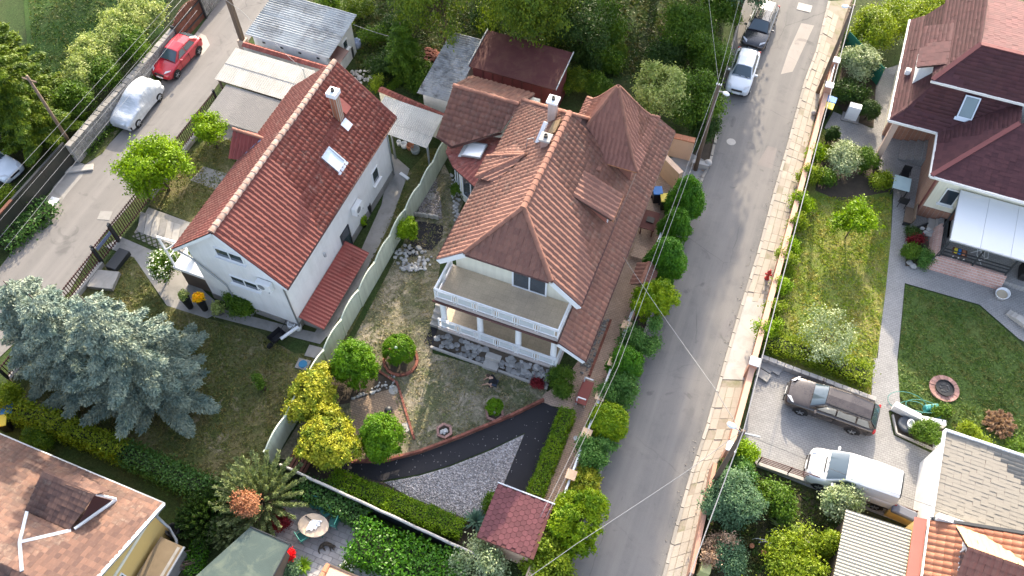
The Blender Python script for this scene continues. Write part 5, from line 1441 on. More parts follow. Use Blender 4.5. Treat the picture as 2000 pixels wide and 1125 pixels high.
# ------------------------------------------------------------------ fences and walls
def strip_panel(L, h, th, wave, n=12):
    """Panel along +X with a wavy top, centred on Y."""
    mb = MB(); vs = []; fs = []
    for i in range(n+1):
        t = i/n; z = h + wave*math.sin(math.pi*t)**.8 if 0 < t < 1 else h
        for y in (-th/2, th/2): vs += [(L*t, y, 0), (L*t, y, z)]
    for i in range(n):
        a = i*4; b = a+4
        fs += [(a, b, b+1, a+1), (b+2, a+2, a+3, b+3), (a+1, b+1, b+3, a+3), (a+2, b+2, b, a)]
    fs += [(0,1,3,2), (n*4+2, n*4+3, n*4+1, n*4)]
    mb.add(vs, fs); return mb
pf = thing('panel_fence', 'pale mint concrete panel fence with scalloped tops between the two houses', 'fence', (-17.0, 21, 0))
L = 2.0; n = 11; y0 = 10.1
pm = strip_panel(L-.06, 1.62, .07, .26).mesh('fence_panel', M_MINT)
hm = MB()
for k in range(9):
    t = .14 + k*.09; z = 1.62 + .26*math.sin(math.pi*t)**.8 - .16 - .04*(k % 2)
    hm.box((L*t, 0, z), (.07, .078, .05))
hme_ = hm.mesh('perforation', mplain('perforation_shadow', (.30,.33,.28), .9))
pom = MB().box((0,0,.82), (.12,.12,1.64)).mesh('fence_post', M_MINT)
for k in range(n):
    M = Matrix.Translation(Vector((-17.0 + .02*random.uniform(-1,1), y0+k*L+.03, 0)) - offs(pf)) @ Matrix.Rotation(math.pi/2 + random.uniform(-.008,.008), 4, 'Z')
    q = pieces('fence_panel', pm, [M], pf)[0]
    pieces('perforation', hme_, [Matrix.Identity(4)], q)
    pieces('fence_post', pom, [Matrix.Translation(Vector((-17.0, y0+k*L, 0)) - offs(pf))], pf)
df = thing('dark_fence', 'dark sheet fence with white coping between the soil bed and the lower patio', 'fence', (-10.7, 9.7, 0))
M_DSHEET = mplain('dark_sheet', (.030,.036,.055), .35, .3, 1.2, .1, stain=(.10,.10,.11), stain_amt=.4)
for k in range(6):
    dm = strip_panel(1.83, 1.25, .05, .10)
    M = Matrix.Translation(Vector((-16.1+k*1.86, 9.85-k*.09, 0)) - offs(df)) @ Matrix.Rotation(-.045, 4, 'Z')
    pieces('fence_panel', dm.mesh('fence_panel', M_DSHEET), [M], df)
    mb = MB(); w = []
    for i in range(13):
        t = i/12; z = 1.25 + (.10*math.sin(math.pi*t)**.8 if 0 < t < 1 else 0) + .02
        w.append(Vector((-16.1+k*1.86+1.86*t, 9.85-k*.09-t*.09, z)))
    mb.tube(w, .075, 6); mb.build('coping', M_CONCL, df, smooth=True)
# low wall with pillars along the planted strip
pw = thing('pillar_wall', 'cream pillared garden wall with white rails along the brick path', 'wall', (-2.65, 24, 0))
ys = []
for (u, v) in [(1318,380),(1297,437),(1274,497),(1224,635),(1197,707),(1175,774),(1148,847),(1118,928)]:
    p = at(u, v, 1.35); ys.append(p.y)
ys.append(12.0)
capm = MB().box((0,0,0), (.5,.5,.08)).mesh('pillar_cap', mplain('peach_cap', (.62,.42,.27), .85, .1, 3, .2))
for k, y in enumerate(ys):
    mb = MB(); mb.bb(-2.82,-2.48,y-.17,y+.17,0,1.3); mb.build('pillar', M_PEACH, pw)
    pieces('pillar_cap', capm, [Matrix.Translation(Vector((-2.65,y,1.34))-offs(pw))], pw)
for a, b in zip(ys[:-1], ys[1:]):
    mb = MB(); mb.bb(-2.75,-2.55,b+.18,a-.18,0,.5); mb.build('base_wall', M_PEACH, pw)
    for z in (.62,.85,1.12):
        mb = MB(); mb.bb(-2.70,-2.60,b+.18,a-.18,z,z+.09); mb.build('rail', M_WHITEP, pw)
gr_ = thing('gate_roof', 'small orange tiled roof over the garden gate in the pillared wall', 'roof', (-2.65,27,0))
tiled_roof(gr_, [[(-3.2,25.9,1.75),(-3.2,27.4,1.75),(-2.65,27.4,2.1),(-2.65,25.9,2.1)][::-1], [(-2.1,25.9,1.75),(-2.1,27.4,1.75),(-2.65,27.4,2.1),(-2.65,25.9,2.1)]], .28, .3, .05, T_CENTRAL, M_DECK, nsep=60, deck=.05)
ridge(gr_, (-2.65,25.9,2.13),(-2.65,27.4,2.13), .1, .33, M_RIDGEC)
for y in (26.0,27.3):
    mb = MB(); mb.bb(-2.8,-2.5,y-.12,y+.12,0,1.8); mb.build('gate_post', M_PEACH, gr_)
mb = MB(); mb.bb(-2.7,-2.6,26.13,27.17,.1,1.7); mb.build('gate_leaf', M_WOODRED, gr_)
# peach walls at the forecourt
fw = thing('forecourt_wall', 'peach rendered wall with red tile cap at the top of the forecourt', 'wall', (-2.6,36.8,0))
p0 = at(1298,300); p1 = at(1348,312)
mb = MB(); mb.bar(Vector((p0.x,p0.y,.85)), Vector((p1.x,p1.y,.85)), .22, 1.7); mb.build('wall', M_PEACH, fw)
for k in range(4):
    a = Vector((p0.x,p0.y,1.75)).lerp(Vector((p1.x,p1.y,1.75)), k/4); b = Vector((p0.x,p0.y,1.75)).lerp(Vector((p1.x,p1.y,1.75)), (k+.97)/4)
    mb = MB(); mb.bar(a, b, .4, .1); mb.build('cap_tile', M_TERRA, fw)
mb = MB(); mb.bar(at(1352,318,.2), at(1384,325,.2), .3, .4); mb.build('kerb_wall', M_CONCL, fw)
f2 = thing('bin_yard_wall', 'peach rendered wall shielding the bin corner from the forecourt', 'wall', (-3.2,33.6,0))
mb = MB(); q0 = at(1289,338); q1 = at(1322,372); mb.bar(Vector((q0.x,q0.y,.8)), Vector((q1.x,q1.y,.8)), .25, 1.6); mb.build('wall', M_PEACH, f2)
mb = MB(); mb.bar(Vector((q0.x,q0.y,1.64)), Vector((q1.x,q1.y,1.64)), .34, .08); mb.build('cap', mplain('peach_coping', (.62,.44,.32), .85), f2)
# terracotta wall on the right of the pavement
rw = thing('terracotta_wall', 'long terracotta painted garden wall along the right pavement', 'wall', (4.2,33,0))
segs = [(18.6,23.6,1.25),(23.9,31.0,1.05),(31.0,38.6,1.05),(38.6,45.2,1.05),(46.2,48.0,1.05)]
for a, b, h in segs:
    mb = MB(); mb.bb(4.12,4.34,a,b-.02,0,h); mb.build('wall', M_ORANGEW, rw)
    mb = MB(); mb.bb(4.08,4.38,a,b-.02,h,h+.06); mb.build('coping', mplain('terracotta_coping', (.55,.34,.24), .85, .15, 2, .2, stain=(.4,.27,.2), stain_amt=.4), rw)
for y in (18.7,23.75,45.4,47.9):
    mb = MB(); mb.bb(4.02,4.44,y-.2,y+.2,0,1.6); mb.build('pillar', M_ORANGEW, rw)
    mb = MB(); mb.bb(3.97,4.49,y-.25,y+.25,1.6,1.68); mb.build('pillar_cap', M_WHITEP, rw)
mb = MB(); mb.bb(4.2,4.26,46.0-.55,46.0+1.6,.1,1.5); mb.build('gate_leaf', M_WHITEP, rw)
wf = thing('plank_fence', 'brown plank fence at the top of the right pavement', 'fence', (4.3,51,0))
for k in range(26):
    mb = MB(); mb.bb(4.2,4.25,48.4+k*.25,48.4+k*.25+.23,.05,1.5+.04*(k%3)); mb.build('plank', M_WOOD, wf)
gm = thing('green_mesh_screen', 'green mesh privacy screen behind the plank fence', 'screen', (6,49.5,0))
mb = MB(); mb.bar((4.6,51.2,.75),(7.4,48.4,.75),.03,1.5); mb.build('mesh', mplain('green_mesh', (.03,.19,.12), .8, .3, 6, .1), gm)
for t in (0,.5,1):
    mb = MB(); mb.tube([(4.6+2.8*t,51.2-2.8*t,0),(4.6+2.8*t,51.2-2.8*t,1.6)], .03, 6); mb.build('post', M_METAL, gm)
# iron fence and gate by the left road
def iron_fence(label, y0, y1, x, h, gate=False, name='iron_fence', cat='fence', plinth=True):
    t = thing(name, label, cat, (x,(y0+y1)/2,0))
    if plinth:
        mb = MB(); mb.bb(x-.16,x+.16,y0,y1,0,.32); mb.build('plinth', M_CONCL, t)
    b = .32 if plinth else .06
    for z in (b+.12, h-.12):
        mb = MB(); mb.bb(x-.025,x+.025,y0,y1,z,z+.05); mb.build('rail', M_BROWNMET, t)
    n = int((y1-y0)/.17)
    me = MB().box((0,0,(b+h)/2), (.03,.05,h-b)).mesh('bar', M_BROWNMET)
    pieces('bar', me, [Matrix.Translation(Vector((x+.001*(k%2),y0+(k+.5)*(y1-y0)/n,0))-offs(t)) for k in range(n)], t)
    for y in (y0,y1):
        mb = MB(); mb.bb(x-.06,x+.06,y-.06,y+.06,0,h+.15); mb.build('post', M_DARKMET, t)
    return t
iron_fence('brown iron bar fence on a plinth next to the grey plastic canopy', 24.6, 30.4, -32.75, 1.45)
iron_fence('brown iron bar fence on a plinth beside the bright green tree', 22.3, 24.5, -32.6, 1.45)
iron_fence('double iron bar gate closing the planked drive', 18.9, 22.2, -32.5, 1.5, name='iron_gate', cat='gate', plinth=False)
iron_fence('narrow iron bar gate with a blue board beside the drive gate', 17.2, 18.8, -32.45, 1.5, name='iron_gate', cat='gate', plinth=False)
iron_fence('brown iron bar fence on a plinth ending behind the blue spruces', 9.0, 17.1, -32.35, 1.4)
mb = MB(); mb.bb(-32.42,-32.38,17.35,18.65,1.0,1.25); single('sign_board', 'blue-grey board fixed to the narrow iron gate', 'sign', mb, mplain('blue_grey', (.16,.19,.30), .6))
mb = MB(); mb.bb(-31.9,-31.2,16.9,18.3,0,.35); single('gate_step', 'dark planter box inside the narrow iron gate', 'planter', mb, M_DARKMET, bevel=.02)
mb = MB(); c = at(205,550); mb.box((c.x,c.y,.14),(1.5,1.2,.28),.25); single('concrete_cover', 'square concrete meter pit cover inside the iron fence', 'cover', mb, M_CONC, bevel=.02)
# stone wall, wooden gate, sheet gate on the far side of the left road
def stone_wall(label, x, y0, y1, h, seed):
    t = thing('stone_wall', label, 'wall', (x,(y0+y1)/2,0))
    mb = MB(); mb.bb(x-.2,x+.13,y0,y1,0,h-.03); mb.build('mortar', mplain('mortar', (.36,.345,.32), .95, .15, 3, .3), t)
    rng = random.Random(seed)
    z = .02
    while z < h-.1:
        hh = rng.uniform(.2,.34); y = y0
        while y < y1:
            w = rng.uniform(.25,.6); w = min(w, y1-y)
            if w > .1:
                mb = MB(); zz = min(hh, h-z)
                q = [(y+rng.uniform(.01,.05), z+rng.uniform(.01,.05)), (y+w-rng.uniform(.01,.05), z+rng.uniform(.01,.05)), (y+w-rng.uniform(.01,.06), z+zz-rng.uniform(.01,.05)), (y+w*.5, z+zz-.01), (y+rng.uniform(.01,.06), z+zz-rng.uniform(.01,.05))]
                d = rng.uniform(.15,.19)
                vs = [(x+.1,a,b) for a,b in q] + [(x+d,a*.92+.08*(y+w/2),b*.92+.08*(z+zz/2)) for a,b in q]
                k = len(q)
                mb.add(vs, [tuple(range(k,2*k))] + [(i,(i+1)%k,k+(i+1)%k,k+i) for i in range(k)])
                mb.build('stone', M_STONE, t)
            y += w
        z += hh
    y = y0
    while y < y1-.15:
        w = rng.uniform(.3,.6); w = min(w,y1-y)
        mb = MB(); mb.rock((x-.03,y+w/2,h), .001, rng)
        mb = MB(); mb.bb(x-.22,x+.17,y+.015,y+w-.015,h-.06,h+rng.uniform(.02,.06)); mb.build('coping_stone', M_STONE, t, bevel=.02)
        y += w
    return t
stone_wall('grey rubble stone wall along the left road behind the parked cars', -38.5, 23.0, 34.4, 1.5, 3)
stone_wall('grey rubble stone wall beyond the arched wooden gate', -38.6, 37.6, 44, 1.6, 5)
wg = thing('wooden_gate', 'arched brown wooden double gate in the stone wall', 'gate', (-38.5,36,0))
n = 12
for k in range(n):
    t = (k+.5)/n; h = 1.75 + .5*math.sin(math.pi*t)
    mb = MB(); mb.bb(-38.5,-38.44,34.5+k*.255,34.5+k*.255+.245,.08,h); mb.build('plank', M_WOODRED, wg)
for z in (.5,1.5):
    mb = MB(); mb.bb(-38.42,-38.38,34.5,37.55,z,z+.1); mb.build('strap', M_DARKMET, wg)
mb = MB(); mb.bb(-38.6,-38.3,34.38,34.48,0,1.8); mb.bb(-38.6,-38.3,37.58,37.68,0,1.8); mb.build('post', M_DARKMET, wg)
sg = thing('sheet_gate', 'long dark sheet-metal gate below the end of the stone wall', 'gate', (-38.7,18,0))
M_GSH = mplain('dark_green_sheet', (.030,.034,.028), .5, .25, 1, .1, stain=(.06,.05,.04), stain_amt=.5)
for k in range(5):
    mb = MB(); mb.bb(-38.72,-38.66,12.0+k*2.2,12.0+k*2.2+2.17,.05,1.75); mb.build('sheet', M_GSH, sg)
mb = MB(); mb.bb(-38.78,-38.6,12.0,18.2,1.75,1.83); mb.build('top_rail', M_WOODRED, sg)
mb = MB(); mb.bb(-38.76,-38.62,18.2,23.0,1.75,1.81); mb.build('top_rail', M_DARKMET, sg)
mb = MB(); mb.box(at(152,330,.06), (1.9,.5,.12), .55); single('gate_threshold', 'pale concrete step at the foot of the stone wall end', 'step', mb, M_CONCL, bevel=.03)
mb = MB(); mb.box(at(97,402,.06), (.55,1.3,.12), .05); single('gate_block', 'white concrete block at the left road beside the ivy', 'block', mb, M_WHITEP, bevel=.03)
# railing on the drive edge, lower right
rl = thing('drive_railing', 'red-brown tube railing on a low wall beside the white van', 'railing', at(1600,960))
a = at(1478,908); b = at(1775,1012)
mb = MB(); mb.bar(Vector((a.x,a.y,.15)), Vector((b.x,b.y,.15)), .22, .3); mb.build('base_wall', M_CONCL, rl)
for z in (.5,.68,.86,1.04):
    mb = MB(); mb.tube([Vector((a.x,a.y,z)), Vector((b.x,b.y,z))], .028, 6); mb.build('rail', M_BROWNMET, rl)
for k in range(6):
    q = a.lerp(b,k/5); mb = MB(); mb.tube([Vector((q.x,q.y,.28)), Vector((q.x,q.y,1.08))], .035, 6); mb.build('post', M_BROWNMET, rl)
# wall and hedge bank between lawn and drive
bw = thing('bank_wall', 'low stone retaining wall between the sunny lawn and the paved drive', 'wall', at(1600,745))
a = at(1483,702); b = at(1706,786)
for k in range(14):
    p = a.lerp(b,(k+.02)/14); q = a.lerp(b,(k+.98)/14)
    mb = MB(); mb.bar(Vector((p.x,p.y,.2)), Vector((q.x,q.y,.2)), .25, .4+random.uniform(-.03,.03)); mb.build('block', mplain('retaining_block', (.34,.32,.30), .9, .2, 2, .3) if k == 0 else bw.children[0].data.materials[0], bw, bevel=.02)
# lower yard: brick lattice edging on the ramp
be = thing('brick_edging', 'low red brick edging wall curving along the dark ramp', 'wall', at(900,855))
P = polyline([(1062,783),(1000,813),(900,854),(820,884),(750,902),(685,903)]); T0 = sum((q-p).length for p,q in zip(P[:-1],P[1:]))
bm_ = MB().box((0,0,0),(.235,.12,.09)).mesh('brick', M_BRICKP)
for r in range(3):
    d = .12 + (.12 if r % 2 else 0)
    while d < T0-.1:
        p, t = along(P, d)
        M = Matrix.Translation(Vector((p.x,p.y,.05+r*.1)) - offs(be)) @ Matrix.Rotation(math.atan2(t.y,t.x)+random.uniform(-.03,.03),4,'Z')
        pieces('brick', bm_, [M], be); d += .25
# ------------------------------------------------------------------ vehicles
def loft(stations, ring):
    mb = MB(); vs = []; fs = []; n = None
    for s in stations:
        r = ring(s); n = len(r); vs += [(s[0], y, z) for y, z in r]
    for i in range(len(stations)-1):
        for k in range(n):
            fs.append((i*n+k, i*n+(k+1) % n, (i+1)*n+(k+1) % n, (i+1)*n+k))
    fs += [tuple(range(n-1,-1,-1)), tuple((len(stations)-1)*n+k for k in range(n))]
    mb.add(vs, fs); return mb
def body_ring(s):
    x, w, zb, zt = s
    h = [(0,zb),(w*.8,zb),(w*.97,zb+.1),(w,zb+.22),(w,zb+(zt-zb)*.62),(w*.965,zt-.09),(w*.86,zt-.005),(w*.45,zt+.025)]
    return h + [(0,zt+.03)] + [(-y,z) for y,z in h[:0:-1]]
GLASSC = mglass('car_glass', (.03,.045,.055), .05)
def wheel(car, x, y, r, side):
    mb = MB(); prof = [(r*.62,-.1),(r*.93,-.1),(r,-.06),(r,.06),(r*.93,.1),(r*.62,.1)]
    vs = []; n = 20
    for rr, d in prof:
        for k in range(n):
            a = 2*math.pi*k/n; vs.append((x+rr*math.cos(a), y+d, r+rr*math.sin(a)))
    fs = [(i*n+k, (i+1)*n+k, (i+1)*n+(k+1)%n, i*n+(k+1)%n) for i in range(5) for k in range(n)]
    mb.add(vs, fs); t = mb.build('wheel', M_TYRE, car, smooth=True, local=True)
    m2 = MB(); c = []
    for k in range(n):
        a = 2*math.pi*k/n; c.append((x+r*.63*math.cos(a), y+side*.07, r+r*.63*math.sin(a)))
    m2.poly(c if side < 0 else c[::-1]); 
    m2.build('rim_dish', mplain('rim_dark', (.10,.10,.105), .5, .1, 3, 0) if 'rim_dark' not in bpy.data.materials else bpy.data.materials['rim_dark'], t, local=True)
    m3 = MB()
    for k in range(5):
        a = 2*math.pi*k/5
        m3.bar((x,y+side*.085,r), (x+r*.6*math.cos(a),y+side*.085,r+r*.6*math.sin(a)), .03, .085, up=(0,side,0))
    m3.build('rim', M_RIM, t, local=True)
def car(name, label, cat, paint, loc, heading, L, W, H, hood, belt, xw, xw2, xr2, xr, body, wb=.84, wt=.64, wheels=(1.28,-1.3), wr=.31, sidewin=(), rails=False, group=None, grille=True, plate=True, glassroof=False):
    """Local +X is the front. body: stations (x, half width, z bottom, z top)."""
    t = thing(name, label, cat, loc, group); t.rotation_euler = (0,0,heading)
    loft(body, body_ring).build('body', paint, t, smooth=True, sub=2, local=True)
    hw = W/2
    # cabin shell
    st = [(xw, belt, hw*wb*.99), (xw2, H-.05, hw*wt*1.0), ((xw2+xr2)/2, H, hw*wt*1.02), (xr2, H-.05, hw*wt*.98), (xr, belt+.02, hw*wb*.95)]
    mb = MB(); vs = []; fs = []
    for x, z, w in st:
        bw = hw*wb
        vs += [(x,bw if z > belt+.1 else w,belt-.06),(x,w,z-.03),(x,w*.8,z+.02),(x,0,z+.045),(x,-w*.8,z+.02),(x,-w,z-.03),(x,-(bw if z > belt+.1 else w),belt-.06)]
    for i in range(len(st)-1):
        for k in range(6): fs.append((i*7+k,i*7+k+1,(i+1)*7+k+1,(i+1)*7+k))
    mb.add(vs, fs); mb.build('cabin', paint, t, smooth=False, bevel=.035, local=True)
    def glass(nm, pts, push):
        p = [Vector(q) for q in pts]; n = pnormal(p)
        if n.dot(Vector(push)) < 0: p.reverse(); n = -n
        m = MB(); m.slab([q + n*.022 for q in p], .02); m.build(nm, GLASSC, t, local=True)
    f = .93
    def screen(nm, xa, za, wa, xb, zb, wb_, sx):
        m = MB(); vs = []; K = ((-1,0),(-.8,.05),(-.4,.068),(0,.078),(.4,.068),(.8,.05),(1,0))
        for x, z, w in ((xa,za,wa),(xb,zb,wb_)):
            for q, dz in K: vs.append((x+sx*.03, q*w, z+dz))
        m.add(vs, [(i,i+1,8+i,7+i) if sx > 0 else (7+i,8+i,i+1,i) for i in range(6)]); m.build(nm, GLASSC, t, smooth=True, local=True)
    screen('windscreen', xw-.03, belt+.02, hw*wb*f*.96, xw2+.03, H-.075, hw*wt*f, 1)
    screen('rear_window', xr+.07, belt+.12, hw*wb*.84, xr2-.03, H-.08, hw*wt*.9, -1)
    def sidepoint(x, f_):   # on the side plane between belt and roof
        zb = belt+.04; zt = H-.1
        return (x, (hw*wb)*(1-f_) + (hw*wt)*f_, zb + (zt-zb)*f_)
    for (xa, xb, xc, xd) in sidewin:      # bottom front, bottom rear, top rear, top front
        for s in (1,-1):
            p = [sidepoint(xa,.04), sidepoint(xb,.04), sidepoint(xc,.93), sidepoint(xd,.93)]
            glass('side_window', [(q[0],q[1]*s,q[2]) for q in p], (0,s,.3))
    for x in wheels:
        for s in (1,-1):
            m = MB(); ring = [(x+(wr+.075)*math.cos(2*math.pi*k/20), s*(hw+.004), wr+(wr+.075)*math.sin(2*math.pi*k/20)) for k in range(20)]
            ring = [q for q in ring if q[2] > .18]
            m.poly(ring if s < 0 else ring[::-1]); m.build('wheel_arch', M_BLACK, t, local=True)
            wheel(t, x, s*(hw-.085), wr, s)
    bx = body[0][0]; fx = body[1][0]
    for s in (1,-1):
        m = MB(); m.slab([(fx+.02,s*hw*.50,hood-.10),(fx-.28,s*hw*.86,hood-.04),(fx-.40,s*hw*.90,hood+.0),(fx-.18,s*hw*.52,hood-.02)][::s], .03)
        for i,q in enumerate(m.v): m.v[i] = (q[0],q[1],q[2]+.03)
        m.build('headlight', M_LAMP, t, local=True, bevel=.01)
        m = MB(); m.box((body[-1][0]+.10,s*hw*.82,belt-.12), (.12,.2,.24)); m.build('tail_light', M_TAIL, t, local=True, bevel=.03)
        m = MB(); m.box((xw-.32,s*(hw+.08),belt+.07), (.12,.2,.13)); m.build('mirror', paint, t, local=True, bevel=.03)
    sx_ = [q for w in sidewin for q in (w[0]+.02, w[1]-.03)]
    for s in (1,-1):
        for x in sx_:
            m = MB(); m.box((x,s*(hw-.006),.62*belt+.02), (.014,.02,belt*.62)); m.build('door_seam', M_BLACK, t, local=True)
        for w in sidewin[:2]:
            m = MB(); m.box((w[1]+.16,s*(hw+.0),belt-.13), (.16,.035,.035)); m.build('door_handle', M_BLACK if paint.name != 'white_van_paint' else M_METAL, t, local=True, bevel=.01)
    m = MB(); m.box((body[0][0]-.01,0,.30), (.1,hw*1.2,.09)); m.build('air_intake', M_BLACK, t, local=True, bevel=.01)
    m = MB(); m.bar((xw+.03,hw*.5,belt+.035),(xw-.12,-.05,belt+.12),.02,.02); m.bar((xw+.03,-.02,belt+.045),(xw-.12,-hw*.55,belt+.11),.02,.02); m.build('wiper', M_BLACK, t, local=True)
    if grille:
        m = MB(); m.box((bx-.015,0,hood-.24), (.08,hw*.85,.12)); m.build('grille', M_BLACK, t, local=True, bevel=.01)
    if plate:
        m = MB(); m.box((bx+.02,0,.42), (.03,.5,.11)); m.build('number_plate', M_WHITEP, t, local=True)
        m = MB(); m.box((body[-1][0]-.02,0,.62), (.03,.5,.11)); m.build('number_plate', M_WHITEP, t, local=True)
    if rails:
        for s in (1,-1):
            m = MB(); m.bar((xw2-.15,s*hw*wt*.92,H+.05),(xr2+.1,s*hw*wt*.92,H+.05),.035,.03); m.build('roof_rail', M_BLACK, t, local=True)
    return t
def by_wheels(fu, fv, ru, rv, side, W, xf, xr):
    """Place by the ground contacts of the two wheels on one side (side +1 left, -1 right)."""
    f = at(fu, fv); r = at(ru, rv); d = (f-r); d.z = 0; d.normalize()
    left = Vector((-d.y, d.x, 0)); m = (f+r)/2 - left*side*(W/2-.1) - d*((xf+xr)/2)
    return (m.x, m.y, 0.0), math.atan2(d.y, d.x)
hatch = lambda L, w: [(.5*L,.60*w,.34,.56),(.485*L,.86*w,.22,.70),(.43*L,.96*w,.19,.77),(.33*L,w,.19,.86),(.19*L,w,.19,.95),(-.1*L,w,.19,.98),(-.34*L,w,.19,1.0),(-.45*L,.97*w,.22,1.0),(-.49*L,.9*w,.3,.93),(-.5*L,.75*w,.4,.75)]
loc, hd = by_wheels(347,152,389,106,1,1.7,1.25,-1.25)
RED = mpaint('red_paint', (.42,.012,.025), .3)
car('red_hatchback', 'red hatchback parked below the stone wall on the left road', 'car', RED, loc, hd, 3.95, 1.7, 1.44, .86, .95, .86, .22, -1.25, -1.82, hatch(3.95,.85), sidewin=((.55,-.28,-.22,.10),(-.36,-1.3,-1.05,-.30)), wheels=(1.25,-1.25), group=None)
# silver hatchback and black car by the right road
SIL = mpaint('silver_paint', (.62,.66,.70), .3, .15)
rdir = Vector((0,1,0))
p = at(1437,184,.3); car('silver_hatchback', 'silver-white hatchback parked at the left kerb of the right road', 'car', SIL, (p.x-.05,p.y+1.95,0), -math.pi/2+.02, 3.92, 1.68, 1.45, .86, .95, .90, .30, -1.3, -1.85, hatch(3.92,.84), sidewin=((.6,-.25,-.2,.15),(-.33,-1.35,-1.1,-.27)), wheels=(1.25,-1.22))
BLK = mpaint('black_paint', (.02,.02,.026), .22)
estate = lambda L, w: [(.5*L,.60*w,.34,.58),(.487*L,.86*w,.22,.70),(.44*L,.96*w,.19,.78),(.35*L,w,.19,.86),(.2*L,w,.19,.94),(-.1*L,w,.19,.96),(-.36*L,w,.19,.98),(-.46*L,.97*w,.22,.98),(-.49*L,.9*w,.3,.93),(-.5*L,.78*w,.4,.78)]
p = at(1470,98,.3); car('black_estate_car', 'black car with roof rails parked behind the silver hatchback', 'car', BLK, (p.x-.05,p.y+2.25,0), -math.pi/2-.03, 4.5, 1.75, 1.47, .86, .95, 1.02, .38, -1.75, -2.15, estate(4.5,.875), sidewin=((.7,-.2,-.15,.25),(-.28,-1.15,-1.1,-.24),(-1.25,-1.85,-1.65,-1.2)), wheels=(1.35,-1.3), rails=True)
BRN = mpaint('brown_paint', (.042,.031,.027), .25, .3)
loc, hd = by_wheels(1562,808,1658,844,1,1.82,1.36,-1.32)
car('brown_estate_car', 'metallic brown estate car on the paved drive above the white van', 'car', BRN, loc, hd, 4.66, 1.82, 1.49, .88, .96, 1.08, .42, -1.8, -2.22, estate(4.66,.91), sidewin=((.74,-.2,-.15,.28),(-.28,-1.2,-1.15,-.24),(-1.3,-1.95,-1.72,-1.25)), wheels=(1.36,-1.32), wr=.33, rails=True)
WHT = mpaint('white_van_paint', (.62,.63,.64), .35, 0, .6, .06)
vanb = [(2.17,.55,.34,.72),(2.12,.78,.24,.88),(1.95,.88,.2,.97),(1.55,.92,.2,1.08),(1.1,.93,.2,1.16),(.2,.93,.2,1.2),(-1.4,.93,.22,1.22),(-2.05,.92,.24,1.22),(-2.15,.86,.3,1.15),(-2.17,.8,.4,.9)]
loc, hd = by_wheels(1598,953,1702,990,1,1.84,1.35,-1.38)
v = car('white_van', 'white panel van parked beside the red-brown railing', 'van', WHT, loc, hd, 4.36, 1.84, 1.82, 1.02, 1.18, 1.28, .48, -2.0, -2.1, vanb, wb=.93, wt=.80, sidewin=((.98,-.05,-.0,.42),), wheels=(1.35,-1.38), wr=.32)
for s in (1,-1):
    m = MB(); m.bar((.9,s*.94,.62),(-1.9,s*.94,.62),.02,.1); m.build('side_moulding', M_BLACK, v, local=True)
m = MB(); m.bar((1.42,.42,1.16),(1.42,-.42,1.16),.06,.02); m.build('bonnet_vent', M_BLACK, v, local=True)
# white saloon behind the sheet gate
p = at(38,335,.0)
sal = [(2.1,.55,.34,.62),(2.05,.75,.24,.76),(1.8,.8,.2,.84),(.9,.82,.2,.90),(-.9,.82,.2,.92),(-1.8,.8,.22,.90),(-2.05,.74,.3,.84),(-2.1,.65,.4,.7)]
car('white_saloon', 'white saloon car in the shade behind the dark sheet gate', 'car', mpaint('old_white_paint', (.66,.70,.74), .4), (p.x-1.6,p.y-.25,0), -.15, 4.2, 1.64, 1.38, .84, .88, .75, .15, -1.0, -1.6, sal, sidewin=((.5,-.3,-.25,.08),(-.38,-1.1,-.85,-.32)), wheels=(1.25,-1.3))
# car under a cover: one draped sheet with the wheels showing below
CW = 1.72
loc, hd = by_wheels(273,245,311,198,1,CW,1.25,-1.22)
cc = thing('covered_car', 'small car under a silver-white cloth cover on the left road', 'car', loc); cc.rotation_euler = (0,0,hd)
prof = [(2.02,.5,.28,.50),(2.0,.66,.24,.66),(1.86,.8,.22,.82),(1.5,.86,.24,.92),(1.0,.88,.30,1.02),(.75,.88,.30,1.12),(.35,.87,.30,1.36),(.1,.86,.30,1.50),(-.4,.86,.30,1.56),(-.9,.86,.31,1.55),(-1.4,.86,.33,1.46),(-1.75,.84,.36,1.22),(-1.95,.8,.42,1.06),(-2.03,.68,.46,.9),(-2.05,.55,.5,.7)]
rng = random.Random(11); vs = []; fs = []; K = 28
for i, (x, w, zb, zt) in enumerate(prof):
    for k in range(K+1):
        t = k/K*2-1; a = abs(t)
        tall = max(0, zt-1.0)
        if a < .45: y = a/.45*w*(.80-.22*tall); z = zt + .02*(1-(a/.45)**2)
        elif a < .62: f = (a-.45)/.17; y = w*((.80-.22*tall)*(1-f)+.97*f); z = zt*(1-f)+(.93 if zt > 1 else zt*.86)*f
        else: f = (a-.62)/.38; y = w*(.97+.05*f); z = (.93 if zt > 1 else zt*.86)*(1-f)+zb*f
        wr_ = .03*math.sin(x*9+a*14)+.018*math.sin(x*17-a*9+1.3)*(.4+a)+.02*math.sin(a*30+x*3)*(a > .5)
        vs.append((x+.03*math.sin(a*11+i), math.copysign(y+wr_, t) if t else 0, z+wr_*.6))
for i in range(len(prof)-1):
    for k in range(K): a = i*(K+1)+k; fs.append((a,a+1,a+K+2,a+K+1))
fs += [tuple(range(K,-1,-1)), tuple((len(prof)-1)*(K+1)+k for k in range(K+1))]
mb = MB(); mb.add(vs, fs)
gq = NG('silver_cover'); nn = gq.snoise(1.0, 2.2, 1.0, 1.4, 3, .5); gq.bump(nn, .6, .12)
mb.build('cover', gq.done(gq.mix(gq.noise(1.2, 4), (.50,.54,.59), (.64,.67,.70)), .38, .35, .5), cc, smooth=True, sub=1, local=True)
mb = MB(); mb.bb(-1.9,1.9,-.78,.78,.2,.5); mb.build('underbody', M_BLACK, cc, local=True, bevel=.05)
